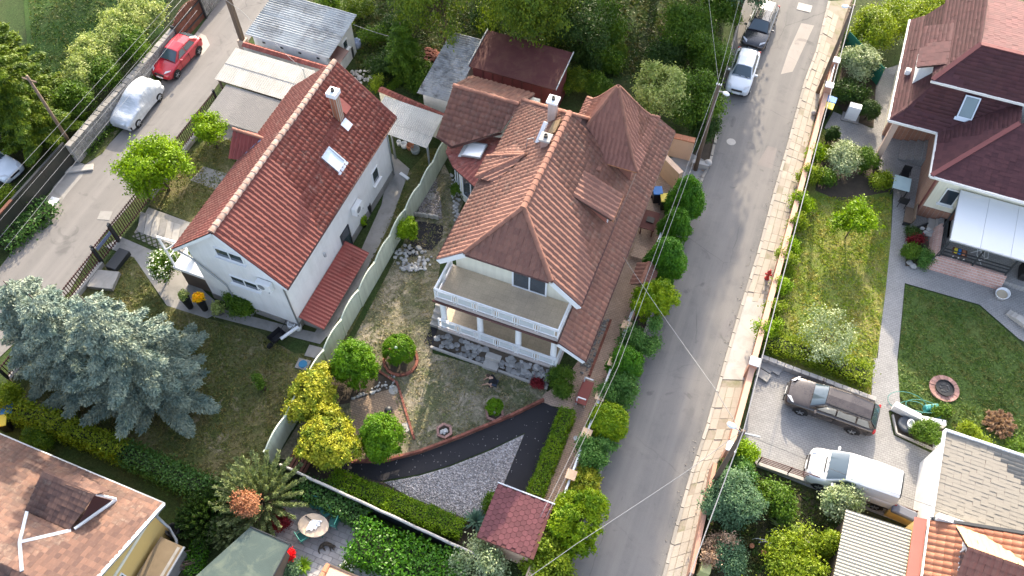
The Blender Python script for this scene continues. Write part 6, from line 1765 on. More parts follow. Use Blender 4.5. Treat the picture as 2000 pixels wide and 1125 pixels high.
for x in (1.25,-1.22):
    for s in (1,-1): wheel(cc, x, s*(CW/2-.07), .31, s)
# ------------------------------------------------------------------ foliage materials
L_THUJA = mleaf('thuja_green', (.045,.125,.016), (.085,.175,.022), (.04,.105,.018))
L_THUJAY = mleaf('thuja_yellow', (.12,.19,.016), (.22,.27,.025), (.08,.15,.018))
L_GOLD = mleaf('golden_privet', (.215,.225,.035), (.33,.31,.065), (.085,.135,.022), .2)
L_BOX = mleaf('box_green', (.07,.15,.016), (.12,.20,.022), (.055,.12,.016))
L_JUNI = mleaf('juniper_green', (.055,.13,.032), (.12,.20,.06), (.045,.10,.03))
L_BLUEJ = mleaf('blue_juniper', (.075,.13,.075), (.13,.19,.11), (.055,.10,.055))
L_SPRUCE = mleaf('blue_spruce', (.125,.16,.135), (.235,.26,.20), (.095,.135,.118), .15)
L_YEW = mleaf('yew_green', (.075,.12,.02), (.14,.175,.03), (.04,.075,.016))
L_DARK = mleaf('dark_shrub', (.022,.045,.012), (.045,.075,.018), (.03,.06,.018))
L_MID = mleaf('mid_green', (.055,.105,.018), (.10,.155,.026), (.04,.08,.015))
L_BRIGHT = mleaf('bright_green', (.115,.19,.020), (.20,.28,.028), (.085,.15,.018))
L_YG = mleaf('yellow_green', (.125,.175,.024), (.205,.24,.042), (.085,.13,.02))
L_SILV = mleaf('silver_green', (.20,.24,.13), (.34,.37,.24), (.10,.14,.06), .2)
L_PALE = mleaf('pale_flowering', (.24,.29,.10), (.40,.42,.20), (.09,.14,.035))
L_LAUREL = mleaf('laurel', (.026,.075,.010), (.062,.14,.015), (.038,.10,.013), .2, .4)
L_IVY = mleaf('ivy', (.028,.065,.018), (.06,.115,.032), (.04,.085,.022), .25, .4)
L_HEDGE = mleaf('clipped_privet', (.085,.15,.018), (.15,.215,.022), (.07,.13,.016))
L_PINE = mleaf('pine_green', (.13,.165,.08), (.24,.265,.14), (.09,.12,.05), .2)
L_DEAD = mleaf('dead_orange', (.27,.125,.07), (.34,.19,.115), (.20,.085,.05), .2)
L_BROWN = mleaf('dry_brown', (.26,.18,.13), (.34,.25,.18), (.2,.13,.09), .2)
L_WHITEF = mleaf('white_petals', (.62,.62,.52), (.74,.74,.66), None, .3)
L_REDF = mleaf('red_petals', (.42,.02,.03), (.55,.05,.06), None, .3)
L_REDL = mleaf('red_leaves', (.09,.014,.018), (.17,.025,.028), None, .2)
L_YELF = mleaf('yellow_petals', (.65,.48,.02), (.72,.38,.03), None, .3)
L_YUC = mleaf('yucca', (.055,.10,.075), (.10,.155,.11), None, .15)
L_GRASSY = mleaf('strap_leaf', (.09,.16,.025), (.16,.23,.04), None, .25)
def flowers(mat, n, size, name='flowers', zlo=.2):
    def f(root, c, rng):
        fo = [o for o in root.children if o.name.startswith('foliage')][0]
        co = np.empty(len(fo.data.vertices)*3, np.float32); fo.data.vertices.foreach_get('co', co); co = co.reshape(-1,4,3).mean(axis=1)
        r = np.linalg.norm(co - co.mean(axis=0), axis=1) + co[:,2]*.5
        top = co[np.argsort(-r)[:len(r)//3]]
        C = top[rng.choice(len(top), n)] + rng.normal(size=(n,3))*.03 + np.array([0,0,.04])
        V, F = leaf_quads(C, rng.normal(size=(n,3))*.4 + np.array([0,0,1.0]), size, rng, 1.0)
        qmesh_obj(name, V, F, mat, root, Vector((c.x,c.y,0)))
    return f
# ---- shrubs on the planted strip, from the forecourt down
G1 = 'clipped evergreens on the planted strip'
def strip(u, v, zc, rx, rz, mat, label, form='col', **kw):
    rx *= 1.33 if rx < 1.1 else 1.15; rz *= 1.45 if form == 'col' else 1.2; zc *= 1.4 if form == 'col' else 1.2
    kw.setdefault('ncl', int(150*rx*rz*2.0)+50); kw.setdefault('per', 34); kw.setdefault('leaf', .085); kw.setdefault('spread', .085)
    plant('thuja' if form != 'loose' else 'juniper', label, 'shrub', u, v, zc, rx, rz, mat, form=form, group=G1, elong=2.0, depth=(.8,1.0), tangup=(form!='loose'), trunk=.05, **kw)
strip(1338,390,1.25,.85,1.25,L_THUJA,'tall green thuja nearest the forecourt on the planted strip', seed=1)
strip(1320,443,.95,.72,.95,L_THUJA,'short thuja with dry patches, second from the forecourt', seed=2)
strip(1300,510,1.2,.85,1.25,L_THUJA,'dark green thuja beside the gate roof', seed=3)
strip(1271,592,1.3,1.15,1.35,L_THUJAY,'broad yellow-green thuja below the gate roof', form='ball', seed=4, ncl=420)
strip(1248,662,.85,.95,.8,L_JUNI,'feathery bright juniper below the yellow-green thuja', form='loose', ncl=240, spread=.14, seed=5)
strip(1222,712,.85,.70,.85,L_THUJA,'small round thuja between two feathery junipers', seed=6)
strip(1215,762,.8,.95,.8,L_JUNI,'dark feathery juniper beside the middle of the brick path', form='loose', ncl=240, spread=.14, seed=7)
strip(1188,826,.8,.72,.8,L_THUJAY,'neat dome-shaped thuja beside the ramp hedge', form='smooth', seed=8)
strip(1164,884,.7,.82,.65,L_JUNI,'low feathery juniper below the dome-shaped thuja', form='loose', ncl=220, spread=.13, seed=9)
strip(1143,946,.65,.68,.6,L_GOLD,'small golden bush above the big round thuja', form='ball', seed=10, ncl=160)
strip(1129,1020,1.2,1.4,1.3,L_THUJAY,'big round yellow-green thuja at the lower end of the planted strip', form='ball', seed=11, ncl=520)
plant('golden_bush','yellow-green bush at the bottom edge beside the hexagon-shingled shed','shrub',1060,1112,1.2,1.45,1.1,L_YG,190,40,.11,.17,form='loose',seed=12)
plant('pale_bush','pale grey-green feathery bush at the bottom edge left of the garden shed','shrub',945,1108,1.1,1.6,1.05,L_SILV,230,40,.10,.17,form='loose',seed=13)
# ---- central yard
plant('golden_privet','golden round bush against the panel fence','shrub',614,766,1.35,1.5,1.15,L_GOLD,330,46,.10,.10,seed=20,depth=(.8,1.0))
plant('golden_privet','golden round bush, the larger and lower of the two','shrub',644,860,1.3,1.65,1.2,L_GOLD,380,46,.10,.10,seed=21,depth=(.8,1.0))
plant('green_thuja','green pear-shaped thuja beside the brick terrace','shrub',745,850,1.35,1.2,1.4,L_BOX,330,40,.085,.09,form='col',seed=22,depth=(.78,1.0),tangup=True,elong=2)
plant('green_thuja','tall splitting green thuja above the brick terrace','shrub',690,708,1.6,1.3,1.6,L_BOX,330,40,.085,.10,form='col',seed=23,depth=(.7,1.0),tangup=True,elong=2)
plant('box_ball','clipped box ball in a brick-ringed bed on the parched lawn','shrub',779,684,.75,.85,.75,L_BOX,260,36,.07,.05,form='smooth',seed=24,depth=(.9,1.0))
plant('round_shrub','small round green shrub against the panel fence beside the dark terrace','shrub',795,451,1.0,.62,.85,L_BRIGHT,120,34,.09,.09,seed=25,depth=(.8,1.0))
plant('box_dome','little clipped dome in a hexagonal brick bed','shrub',966,795,.45,.42,.45,L_BOX,110,30,.06,.035,form='smooth',seed=26,depth=(.9,1.0))
plant('bush','rounded green bush at the corner of the veranda','shrub',1098,742,.6,.82,.6,L_MID,150,34,.08,.1,seed=27)
plant('red_barberry','low dark red barberry below the veranda corner','shrub',1050,748,.25,.38,.22,L_REDL,50,24,.06,.06,seed=28)
plant('small_dome','small dark dome shrub below the glazed bay','shrub',897,372,.4,.5,.42,L_MID,80,28,.07,.06,form='smooth',seed=29,depth=(.85,1.0))
def hp(*uv): return [at(u,v) for u,v in uv]
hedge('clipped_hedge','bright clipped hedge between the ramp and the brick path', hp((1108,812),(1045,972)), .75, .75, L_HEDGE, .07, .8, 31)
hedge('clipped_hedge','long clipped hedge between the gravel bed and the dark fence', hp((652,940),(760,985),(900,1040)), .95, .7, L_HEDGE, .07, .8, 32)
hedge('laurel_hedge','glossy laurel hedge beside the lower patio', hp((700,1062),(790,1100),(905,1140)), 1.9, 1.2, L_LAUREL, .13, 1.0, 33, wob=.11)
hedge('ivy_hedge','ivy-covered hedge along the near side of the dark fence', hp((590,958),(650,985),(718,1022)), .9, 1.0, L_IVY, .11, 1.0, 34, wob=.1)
blades('yucca','blue-green yucca beside the hexagon-shingled shed','plant',930,1020,70,.85,L_YUC)
plant('bed_shrub','small dark shrub squeezed behind the yucca','shrub',958,985,.5,.5,.5,L_MID,80,28,.08,.09,seed=35)
# ---- yard of the white house
plant('hydrangea_tree','round shrub covered in white blossom beside the porch','shrub',318,518,1.15,.95,.75,L_MID,170,34,.085,.12,seed=40,extra=flowers(L_WHITEF,420,.10))
plant('oleander','round dark green shrub in front of the white gable','shrub',472,592,.75,.88,.7,L_MID,160,34,.09,.12,seed=41)
tree('bright_tree','bright yellow-green young tree between the left road and the white house', at(330,372), 3.6, 2.0, L_BRIGHT, 42, .3, 240, 44, .12, .2, tr=.09)
tree('bright_sapling','small bright green tree beside the red entrance gable', at(425,290), 2.6, 1.0, L_BRIGHT, 43, .4, 90, 40, .11, .16, tr=.05)
plant('cut_tree','sprouting tree stump on the shaded lawn','stump',505,745,.9,.4,.3,L_MID,30,24,.08,.1,form='loose',seed=44,trunk=.16)
b = at(310,770)
spruce('blue_spruce','tall blue spruce, the nearest of the group in the front yard', (b.x,b.y), 9.8, 3.5, L_SPRUCE, 50, .9, leaf=.10, nb=92, group='blue spruces in the front yard')
b = at(205,742)
spruce('blue_spruce','blue spruce behind the nearest one, by the iron fence', (b.x,b.y), 8.6, 3.1, L_SPRUCE, 51, .9, leaf=.10, nb=84, group='blue spruces in the front yard')
b = at(135,690)
spruce('blue_spruce','blue spruce at the left edge overhanging the left road', (b.x,b.y), 7.2, 2.9, L_SPRUCE, 52, .9, leaf=.10, nb=76, group='blue spruces in the front yard')
hedge('boundary_hedge','sunlit thuja hedge along the lower edge of the front yard', hp((45,812),(150,850),(250,892)), .9, 1.1, L_YG, .10, .9, 53, wob=.12)
hedge('boundary_hedge','shaded ivy hedge continuing towards the pine', hp((255,895),(340,932),(420,968)), 1.0, .9, L_IVY, .10, .9, 54, wob=.13)
plant('corner_shrub','bright shrub at the left edge above the blue bin','shrub',8,778,.9,.8,.8,L_YG,110,34,.1,.14,seed=55)
plant('corner_shrub','green shrub beside the old tile roof','shrub',75,858,.5,.75,.5,L_MID,100,34,.09,.12,seed=56)
# pine with upright shoots, junipers
def pine_shrub(name, label, u, v, R, H, n, seed, mat, dead=False):
    rng = np.random.default_rng(seed); c = at(u,v)
    t = thing(name, label, 'tree', (c.x,c.y,0)); Cs=[]; Ns=[]; Ts=[]; mb = MB()
    for k in range(n):
        a = k*2.4; f = (k+.5)/n; r = R*f**.55
        p0 = np.array([math.cos(a)*r*.35, math.sin(a)*r*.35, H*.45*(1-f*.5)]); p1 = np.array([math.cos(a)*r, math.sin(a)*r, H*(1-.55*f**1.4)])
        mb.tube([c+Vector((0,0,H*.15)), c+Vector(p0), c+Vector(p1)], [.035,.022,.008], 4)
        m = 210; tt = rng.uniform(.15,1,(m,1))**.8
        C = p0*(1-tt)+p1*tt; dv = (p1-p0)/np.linalg.norm(p1-p0)
        rd = rng.normal(size=(m,3)); rd -= dv*(rd@dv)[:,None]; rd /= np.linalg.norm(rd,axis=1,keepdims=True)
        C = C + rd*rng.uniform(.02,.11,(m,1)); Cs.append(C); Ts.append(rd*.8+dv); Ns.append(np.cross(rd,dv)+rng.normal(size=(m,3))*.3)
    V,F = leaf_quads(np.concatenate(Cs), np.concatenate(Ns), .05, rng, 3.2, np.concatenate(Ts))
    qmesh_obj('crown', V, F, mat, t, Vector((c.x,c.y,0))); mb.build('trunk', M_BARK, t)
    return t
pine_shrub('pine_tree','spiky young pine with upright shoots beside the patio',518,985,2.5,2.7,80,60,L_PINE)
pine_shrub('dark_juniper','dark spreading juniper between the old tile roof and the pine',415,1015,1.7,1.6,70,61,L_DARK)
pine_shrub('dark_juniper','dark juniper at the corner of the green felt shed',455,1040,1.2,1.3,46,62,L_PINE)
plant('dead_bush','orange-brown dead bush in front of the pine','shrub',482,985,2.5,.72,.5,L_DEAD,120,34,.08,.12,form='loose',seed=63)
plant('red_flower_pot','red-leaved plant on the patio beside the table','plant',550,1020,.35,.45,.3,L_REDL,60,26,.08,.1,seed=64)
plant('geranium','bright red geranium at the corner of the green felt roof','plant',566,1082,.9,.25,.22,L_REDF,50,24,.07,.06,seed=65)
blades('strap_plant','arching bright green strap-leaved plant at the bottom of the patio','plant',592,1108,60,.6,L_GRASSY)
plant('patio_plant','blue-green leafy pot plant below the green felt roof','plant',565,1110,.45,.5,.4,L_BLUEJ,70,28,.08,.12,seed=66)
plant('white_flower_plant','white flowering plant beside the peach canopy','plant',678,1112,.5,.3,.3,L_MID,40,24,.07,.08,seed=67,extra=flowers(L_WHITEF,60,.08))
hedge('ground_ivy','dark ivy ground cover beside the green felt shed', hp((395,1060),(380,1120)), .8, .35, L_LAUREL, .09, .8, 68, cat='ivy')
# ---- upper left
b = at(118,290)
spruce('yew_tree','large yellow-green conifer in the upper left corner', (b.x-1.6,b.y+.2), 9.0, 3.3, L_YEW, 70, .5, leaf=.13, nb=112, droop=.1, up=.2)
b = at(25,250)
spruce('yew_tree','tall dark conifer at the left edge behind the white saloon', (b.x,b.y+1), 10.5, 3.6, L_YEW, 71, .5, leaf=.13, nb=112, droop=.1, up=.2)
GB = 'flowering bushes behind the stone wall'
for k,(u,v,r,lab) in enumerate([(268,42,1.9,'pale flowering bush nearest the wooden gate'),(235,80,2.0,'pale flowering bush behind the red hatchback'),(190,118,1.8,'pale flowering bush in the middle of the stone wall'),(165,150,1.4,'pale flowering bush nearest the yellow-green conifer'),(258,98,1.15,'dark leafy bush directly behind the stone wall'),(200,152,1.2,'dark leafy bush above the covered car'),(150,200,1.1,'dark leafy bush beside the leaning wooden pole')]):
    plant('flowering_bush' if k<4 else 'leafy_bush',lab,'shrub',u,v,1.6,r,1.4,L_PALE if k<4 else L_MID,230 if k<4 else 150,42,.11,.2,form='ball',seed=72+k,group=GB)
hedge('ivy_bank','leafy ivy bank below the dark sheet gate', hp((100,405),(60,440),(10,485)), 1.6, .5, L_IVY, .14, .8, 80, cat='ivy', wob=.14)
hedge('verge_weeds','weedy green verge at the foot of the stone wall', hp((168,300),(200,268),(225,240)), .8, .35, L_MID, .10, .6, 81, cat='weeds', wob=.14)
hedge('verge_weeds','weedy green verge behind the red hatchback', hp((275,165),(300,150)), .7, .3, L_MID, .10, .6, 82, cat='weeds', wob=.14)
plant('yellow_weed','low yellow-green shrub under the conifer at the left edge','shrub',8,385,.4,.7,.4,L_YG,60,30,.09,.14,seed=83)
# ---- behind the houses
b = at(795,150)
spruce('young_spruce','narrow green spruce behind the white house', (b.x,b.y), 4.6, 1.4, L_MID, 90, .2, leaf=.10, nb=80)
tree('weeping_tree','drooping yellow-green tree at the top behind the grey shed', at(872,104), 9.5, 3.2, L_YEW, 91, .06, 480, 50, .11, .26, weep=True, nl=18)
tree('weeping_tree','drooping dark tree at the top above the maroon shed', at(1048,105), 10, 3.8, L_YEW, 92, .06, 560, 50, .11, .28, weep=True, nl=22)
tree('dark_tree','dark green tree overhanging the maroon shed', at(1125,120), 5.0, 2.3, L_DARK, 93, .1, 240, 46, .12, .26)
plant('fern_bush','ferny mid-green bush at the top centre','shrub',1180,55,1.4,1.6,1.3,L_MID,140,38,.12,.24,form='loose',seed=94)
plant('cypress','small pointed yellow-green cypress on the dark grass','shrub',1212,104,1.1,.5,1.1,L_YEW,90,34,.08,.08,form='col',seed=95,tangup=True)
plant('back_shrub','rounded green shrub right behind the maroon shed','shrub',1120,158,.9,1.0,.85,L_YEW,120,36,.09,.14,seed=96)
plant('back_shrub','rounded green shrub between the spire and the maroon shed','shrub',1170,170,.9,1.0,.8,L_MID,120,36,.09,.14,seed=97)
tree('blossom_tree','pale flowering tree right behind the spire', at(1282,232), 3.9, 1.9, L_PALE, 98, .25, 260, 44, .12, .2, tr=.08)
tree('dark_shrub_tree','dense dark green shrub tree beside the silver hatchback', at(1345,240), 3.6, 1.9, L_MID, 99, .1, 260, 44, .12, .22, tr=.08)
plant('dark_shrub','dark shrub above the forecourt wall','shrub',1375,250,1.0,1.0,.95,L_DARK,140,38,.1,.18,seed=100)
plant('roadside_shrub','feathery bright green shrub overhanging the silver hatchback','shrub',1385,105,1.7,1.7,1.5,L_MID,230,42,.11,.24,form='loose',seed=101)
plant('roadside_shrub','large round green shrub at the top left of the right road','shrub',1345,55,1.6,1.9,1.5,L_MID,240,42,.11,.24,seed=102)
tree('roadside_tree','dark green tree overhanging the black parked car', at(1440,30), 4.6, 2.0, L_BLUEJ, 103, .25, 200, 44, .12, .26)
for k,(u,v) in enumerate([(730,70),(745,130),(705,20),(640,5),(770,45)]):
    plant('garden_shrub',['sprawling weedy shrub by the white street shed','low weedy shrub behind the white house','weedy shrub at the far corner of the corrugated roof','weedy shrub at the top edge beyond the street shed','loose shrub under the drooping tree'][k],'shrub',u,v,.7,1.1,.65,[L_MID,L_DARK,L_YEW,L_MID,L_DARK][k],80,34,.1,.2,form='loose',seed=110+k)
plant('yellow_shrub','small yellow-green shrub on the tile-capped garden wall','shrub',735,163,.8,.6,.4,L_YG,50,30,.09,.12,form='loose',seed=116)
plant('cable_creeper','creeper hanging beside the white street shed','shrub',670,45,1.5,.8,.4,L_YG,50,30,.08,.14,form='loose',seed=117)
for k,(u,v,r,m) in enumerate([(1150,112,1.3,L_DARK),(1098,62,1.6,L_DARK),(1185,120,1.0,L_MID),(955,40,1.3,L_DARK),(1140,25,1.8,L_MID),(1305,105,1.2,L_DARK),(1400,20,1.6,L_MID),(820,150,1.0,L_MID),(775,110,1.1,L_DARK)]):
    plant('garden_shrub', ['dark shrub right of the maroon shed roof','dark shrub above the maroon shed','shrub left of the small cypress','dark shrub between the two drooping trees','loose shrub at the top centre edge','dark shrub above the pale flowering tree','loose shrub left of the black car','shrub beside the stack of bricks','dark shrub beside the young spruce'][k], 'shrub', u, v, r*.8, r, r*.8, m, 150, 38, .12, .2, form='ball' if k % 2 else 'loose', seed=190+k)
tree('back_tree','tall dark tree at the top left of the right road', at(1290,-40), 7.0, 2.6, L_DARK, 118, .2, 240, 46, .13, .3)
# tall trees up the street, whose shadows reach over the road
for k,(x,y,h,r) in enumerate([(-29,57,13,3.4),(-20.5,58,9,3),(-13.5,57,9,3),(-25,48,9,2.4),(-9.5,54,12,3.2)]):
    tree('garden_tree', ['leftmost tall tree beyond the top edge','tall tree beyond the street shed','tall tree beyond the maroon shed','smaller tree beyond the white street shed','tall tree beyond the small cypress'][k], (x,y), h, r, L_MID, 125+k, .25, 260, 46, .17, .4, nl=18, tr=.25)
tree('street_tree','tallest tree far up the right road', (-9.2,74), 31, 2.7, L_MID, 122, .3, 520, 50, .2, .45, nl=26, tr=.3, group='tall trees further up the street')
for k,(x,y,h,r) in enumerate([(-48.5,43,9,3.5),(-44.5,47,7.5,3)]):  # unseen trees, added to throw shade on the upper left lawn
    tree('garden_tree', ['unseen tree added to shade the dark lawn, upper left','smaller unseen tree added to shade the dark lawn, upper left'][k], (x,y), h, r, L_YEW, 135+k, .15, 240, 46, .15, .35, nl=16)
tree('street_tree','tall tree further up the right road, left side', (-5.0,57), 14, 3.2, L_MID, 120, .2, 420, 50, .17, .4, nl=24, tr=.3, group='tall trees further up the street')
tree('street_tree','tall tree further up the right road, beyond the first', (-8.6,66), 29, 3.1, L_MID, 121, .3, 620, 50, .18, .42, nl=24, tr=.3, group='tall trees further up the street')
# ---- right plot
for k,(u,v,r) in enumerate([(1715,55,1.5),(1765,40,1.7),(1825,30,1.7),(1890,18,1.6),(1945,25,1.5)]):
    plant('hedge_bush',['yellow-green bush next to the green mesh screen','yellow-green bush left of the upper maroon roof','yellow-green bush behind the upper maroon roof','yellow-green bush second from the right edge at the top','pale green bush at the top right corner'][k],'shrub',u,v,1.4,r*1.15,1.35,[L_YG,L_YG,L_YG,L_YG,L_SILV][k],200,42,.11,.22,form='ball',seed=130+k,group='bushes along the top right boundary')
tree('corner_tree','dark tree at the top right corner', at(2010,20), 4.5, 2.2, L_DARK, 136, .2, 160, 44, .13, .28)
plant('silver_bush','rounded pale green bush behind the terracotta wall gate','shrub',1680,128,1.2,1.35,1.15,L_SILV,200,42,.10,.18,seed=140)
plant('dark_bush','dark green bush under the pale one beside the bins','shrub',1662,180,.8,.95,.75,L_DARK,130,38,.10,.16,seed=141)
plant('round_conifer','round dark conifer beside the grey meter box','shrub',1697,217,.7,.62,.65,L_DARK,120,36,.07,.07,form='smooth',seed=142,depth=(.85,1.0))
plant('cone_conifer','small dark cone-shaped conifer at the path entrance','shrub',1627,263,.65,.45,.65,L_DARK,80,34,.07,.06,form='col',seed=143,tangup=True)
blades('golden_grass','yellow-green tuft of grass in the garden bed','plant',1612,300,60,.8,L_YG)
plant('silver_bush','silvery bush in the middle of the garden bed','shrub',1650,310,.9,1.05,.85,L_SILV,170,40,.09,.16,seed=144)
plant('garden_bush','green bush beside the silvery one in the garden bed','shrub',1690,310,.7,.75,.65,L_MID,110,36,.09,.14,seed=145)
plant('garden_bush','yellow-green bush at the right end of the garden bed','shrub',1722,352,.5,.6,.45,L_YG,80,34,.09,.14,seed=146)
plant('garden_bush','low green bush at the left end of the garden bed','shrub',1612,345,.5,.6,.45,L_MID,80,34,.09,.14,seed=147)
tree('young_tree','young leafy tree on the sunny lawn', at(1650,465), 2.7, 1.25, L_BRIGHT, 148, .35, 90, 38, .12, .17, tr=.04)
tree('silver_tree','sparse silver-leaved shrub on the lower lawn', at(1600,680), 2.2, 1.55, L_SILV, 149, .25, 80, 30, .09, .2, tr=.04)
for k,(u,v) in enumerate([(1595,300),(1582,345),(1568,395),(1556,440),(1545,480),(1535,515),(1525,560),(1513,600),(1500,645)]):
    plant('wall_shrub',f"{['first','second','third','fourth','fifth','sixth','seventh','eighth','ninth'][k]} leafy shrub behind the terracotta wall, counted from the path entrance",'shrub',u,v,.7,.5+.12*(k%3),.6,L_YG if k%2 else L_BRIGHT,70,32,.09,.14,form='loose',seed=150+k,group='shrubs behind the terracotta wall')
hedge('lawn_hedge','loose yellow-green hedge at the lower end of the sunny lawn', hp((1495,672),(1590,702),(1690,742)), 1.1, .6, L_YG, .09, .8, 160, wob=.13)
plant('bed_shrub','round bright green shrub in the rockery beside the terrace parapet','shrub',1780,492,.4,.5,.4,L_MID,80,30,.07,.08,form='smooth',seed=161,depth=(.8,1.0))
plant('bed_shrub','dark red shrub in the rockery beside the terrace parapet','shrub',1787,470,.35,.4,.3,L_REDL,60,28,.07,.1,seed=162)
plant('bed_shrub','spreading green conifer in the rockery beside the terrace parapet','shrub',1805,505,.35,.65,.3,L_JUNI,90,32,.07,.12,form='loose',seed=163)
plant('bed_shrub','dark green shrub at the top of the rockery','shrub',1782,455,.4,.4,.4,L_DARK,60,28,.07,.09,seed=164)
plant('round_bush','round green bush beside the flat-roofed garage','shrub',1810,842,.6,.75,.55,L_MID,140,36,.07,.09,seed=165,depth=(.75,1.0))
plant('yellow_bush','small yellow-green bush behind the flat-roofed garage','shrub',1905,850,.5,.75,.45,L_YG,80,32,.09,.14,form='loose',seed=166)
plant('green_bush','green bush at the right edge behind the flat-roofed garage','shrub',1992,880,.6,.8,.5,L_MID,80,32,.09,.14,seed=167)
pine_shrub('dry_twigs','heap of dry brown twigs on the shaded lawn',1950,830,.9,.4,26,168,L_BROWN)
plant('lawn_shrub','low green shrub beside the coiled hose','shrub',1835,805,.3,.55,.3,L_MID,60,28,.08,.12,form='loose',seed=169)
# ---- lower right garden
plant('blue_juniper','large blue-green juniper beside the lower pavement','shrub',1428,975,1.3,1.45,1.3,L_BLUEJ,330,42,.085,.15,form='ball',seed=170,tangup=True,elong=2)
plant('juniper','green juniper in front of the railing end','shrub',1440,920,.9,.85,.8,L_JUNI,150,38,.08,.13,form='loose',seed=171)
plant('climber','bright green climber on the drive corner','shrub',1455,885,.7,.65,.7,L_BRIGHT,110,36,.09,.13,seed=172)
plant('dry_bush','brown dried-out bush below the blue-green juniper','shrub',1405,1075,1.0,.85,.7,L_BROWN,150,38,.08,.14,form='loose',seed=173)
plant('blue_juniper','dark blue-green juniper behind the dry bush','shrub',1425,1090,.8,.9,.7,L_BLUEJ,130,38,.085,.14,seed=174)
plant('fruit_bush','large yellow-green bush at the bottom edge of the lower right garden','shrub',1545,1110,1.3,2.2,1.1,L_YG,280,42,.10,.2,form='loose',seed=175)
plant('fruit_bush','leafy bush below the railing in the lower right garden','shrub',1520,985,.8,1.2,.6,L_MID,120,36,.10,.18,form='loose',seed=176)
plant('fruit_bush','pale leafy bush beside the cream shed roof','shrub',1650,985,1.2,1.0,.7,L_SILV,120,36,.10,.16,form='loose',seed=177)
plant('yellow_shrub','upright yellow shrub at the left wall of the cream shed','shrub',1618,1062,1.0,.55,.95,L_YG,110,36,.09,.12,form='col',seed=178)
blades('dry_grass','dry arching grass clump in the lower right garden','plant',1530,1035,70,1.0,L_PINE)
# ------------------------------------------------------------------ grass tufts, weeds, loose stones
def scatter(pts, dens, rng):
    P = [at(u, v) for u, v in pts]
    x0, x1 = min(p.x for p in P), max(p.x for p in P); y0, y1 = min(p.y for p in P), max(p.y for p in P)
    n = int((x1-x0)*(y1-y0)*dens)
    X = rng.uniform(x0, x1, n); Y = rng.uniform(y0, y1, n)
    ins = np.zeros(n, bool)
    for i in range(len(P)):
        a, b = P[i], P[(i+1) % len(P)]
        if a.y == b.y: continue
        ins ^= ((a.y > Y) != (b.y > Y)) & (X < (b.x-a.x)*(Y-a.y)/(b.y-a.y)+a.x)
    return X[ins], Y[ins]
def grass(label, pts, dens, mat, seed, size=.09, patch=.9):
    size *= .55; dens *= 2.3
    """Short grass: upright leaf diamonds in uneven patches; nobody could count it."""
    rng = np.random.default_rng(seed)
    X, Y = scatter(pts, dens, rng)
    f = np.sin(X*1.9+seed)*np.sin(Y*1.5+seed*2)+.7*np.sin(X*4.7+Y*3.1)+.5*np.sin(X*9.3-Y*7.7)
    k = f + rng.normal(size=len(X))*.9 > -patch
    X, Y = X[k], Y[k]
    C = np.stack([X, Y, np.full(len(X), .03)], 1)
    N = rng.normal(size=(len(X), 3))*np.array([1, 1, .8]) + np.array([0, 0, .5])
    V, F = leaf_quads(C, N, size, rng, 3.0)
    V[:, 2] = np.maximum(V[:, 2], .006)
    o = qmesh_obj('grass', V, F, mat)
    tag(o, label, 'grass', kind='stuff')
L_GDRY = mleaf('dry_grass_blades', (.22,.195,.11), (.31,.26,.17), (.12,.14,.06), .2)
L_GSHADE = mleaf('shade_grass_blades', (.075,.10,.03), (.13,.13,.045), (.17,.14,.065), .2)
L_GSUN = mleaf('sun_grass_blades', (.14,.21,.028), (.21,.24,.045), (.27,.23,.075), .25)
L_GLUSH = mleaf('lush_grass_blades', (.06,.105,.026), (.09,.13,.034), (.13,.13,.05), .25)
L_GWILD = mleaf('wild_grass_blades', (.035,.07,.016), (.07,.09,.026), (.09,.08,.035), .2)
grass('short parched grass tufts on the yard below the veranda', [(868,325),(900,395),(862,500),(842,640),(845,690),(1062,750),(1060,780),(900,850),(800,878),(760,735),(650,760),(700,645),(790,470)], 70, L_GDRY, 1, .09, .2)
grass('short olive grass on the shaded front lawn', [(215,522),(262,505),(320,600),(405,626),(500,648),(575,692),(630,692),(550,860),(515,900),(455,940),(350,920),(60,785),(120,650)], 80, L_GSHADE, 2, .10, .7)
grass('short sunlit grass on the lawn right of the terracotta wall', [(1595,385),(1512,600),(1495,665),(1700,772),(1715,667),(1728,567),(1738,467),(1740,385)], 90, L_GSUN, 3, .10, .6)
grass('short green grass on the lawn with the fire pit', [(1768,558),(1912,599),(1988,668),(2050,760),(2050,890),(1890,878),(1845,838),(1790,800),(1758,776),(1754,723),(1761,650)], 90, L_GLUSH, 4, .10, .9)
grass('long rough grass behind the houses', [(660,-60),(1420,-60),(1400,130),(1240,170),(1120,110),(960,60),(880,80),(810,180),(700,150)], 60, L_GWILD, 5, .16, .6)
grass('short dark grass on the upper left lawn', [(50,-50),(320,-50),(300,50),(180,160),(70,150)], 45, L_GLUSH, 6, .12, .6)
grass('short grass between the panel fence and the white house', [(645,655),(700,560),(800,345),(850,290),(862,300),(760,500),(690,640),(640,725)], 80, L_GSHADE, 7, .09, .5)
grass('short grass around the young trees by the iron fence', [(295,400),(335,325),(420,265),(515,275),(420,415),(395,440)], 70, L_GSHADE, 8, .10, .5)
grass('weeds along the foot of the terracotta wall', [(1632,140),(1597,215),(1562,345),(1532,470),(1498,580),(1472,675),(1466,672),(1490,578),(1524,468),(1554,344),(1588,212),(1615,140)], 26, L_GSUN, 9, .10, .3)
grass('weeds and litter along the lower pavement', [(1425,860),(1392,915),(1368,1020),(1345,1120),(1325,1120),(1352,1018),(1380,908)], 24, L_BROWN, 10, .10, .3)
grass('weeds in the wild ground of the lower right garden', [(1405,920),(1480,918),(1640,980),(1640,1120),(1360,1120)], 60, L_GWILD, 11, .16, .5)
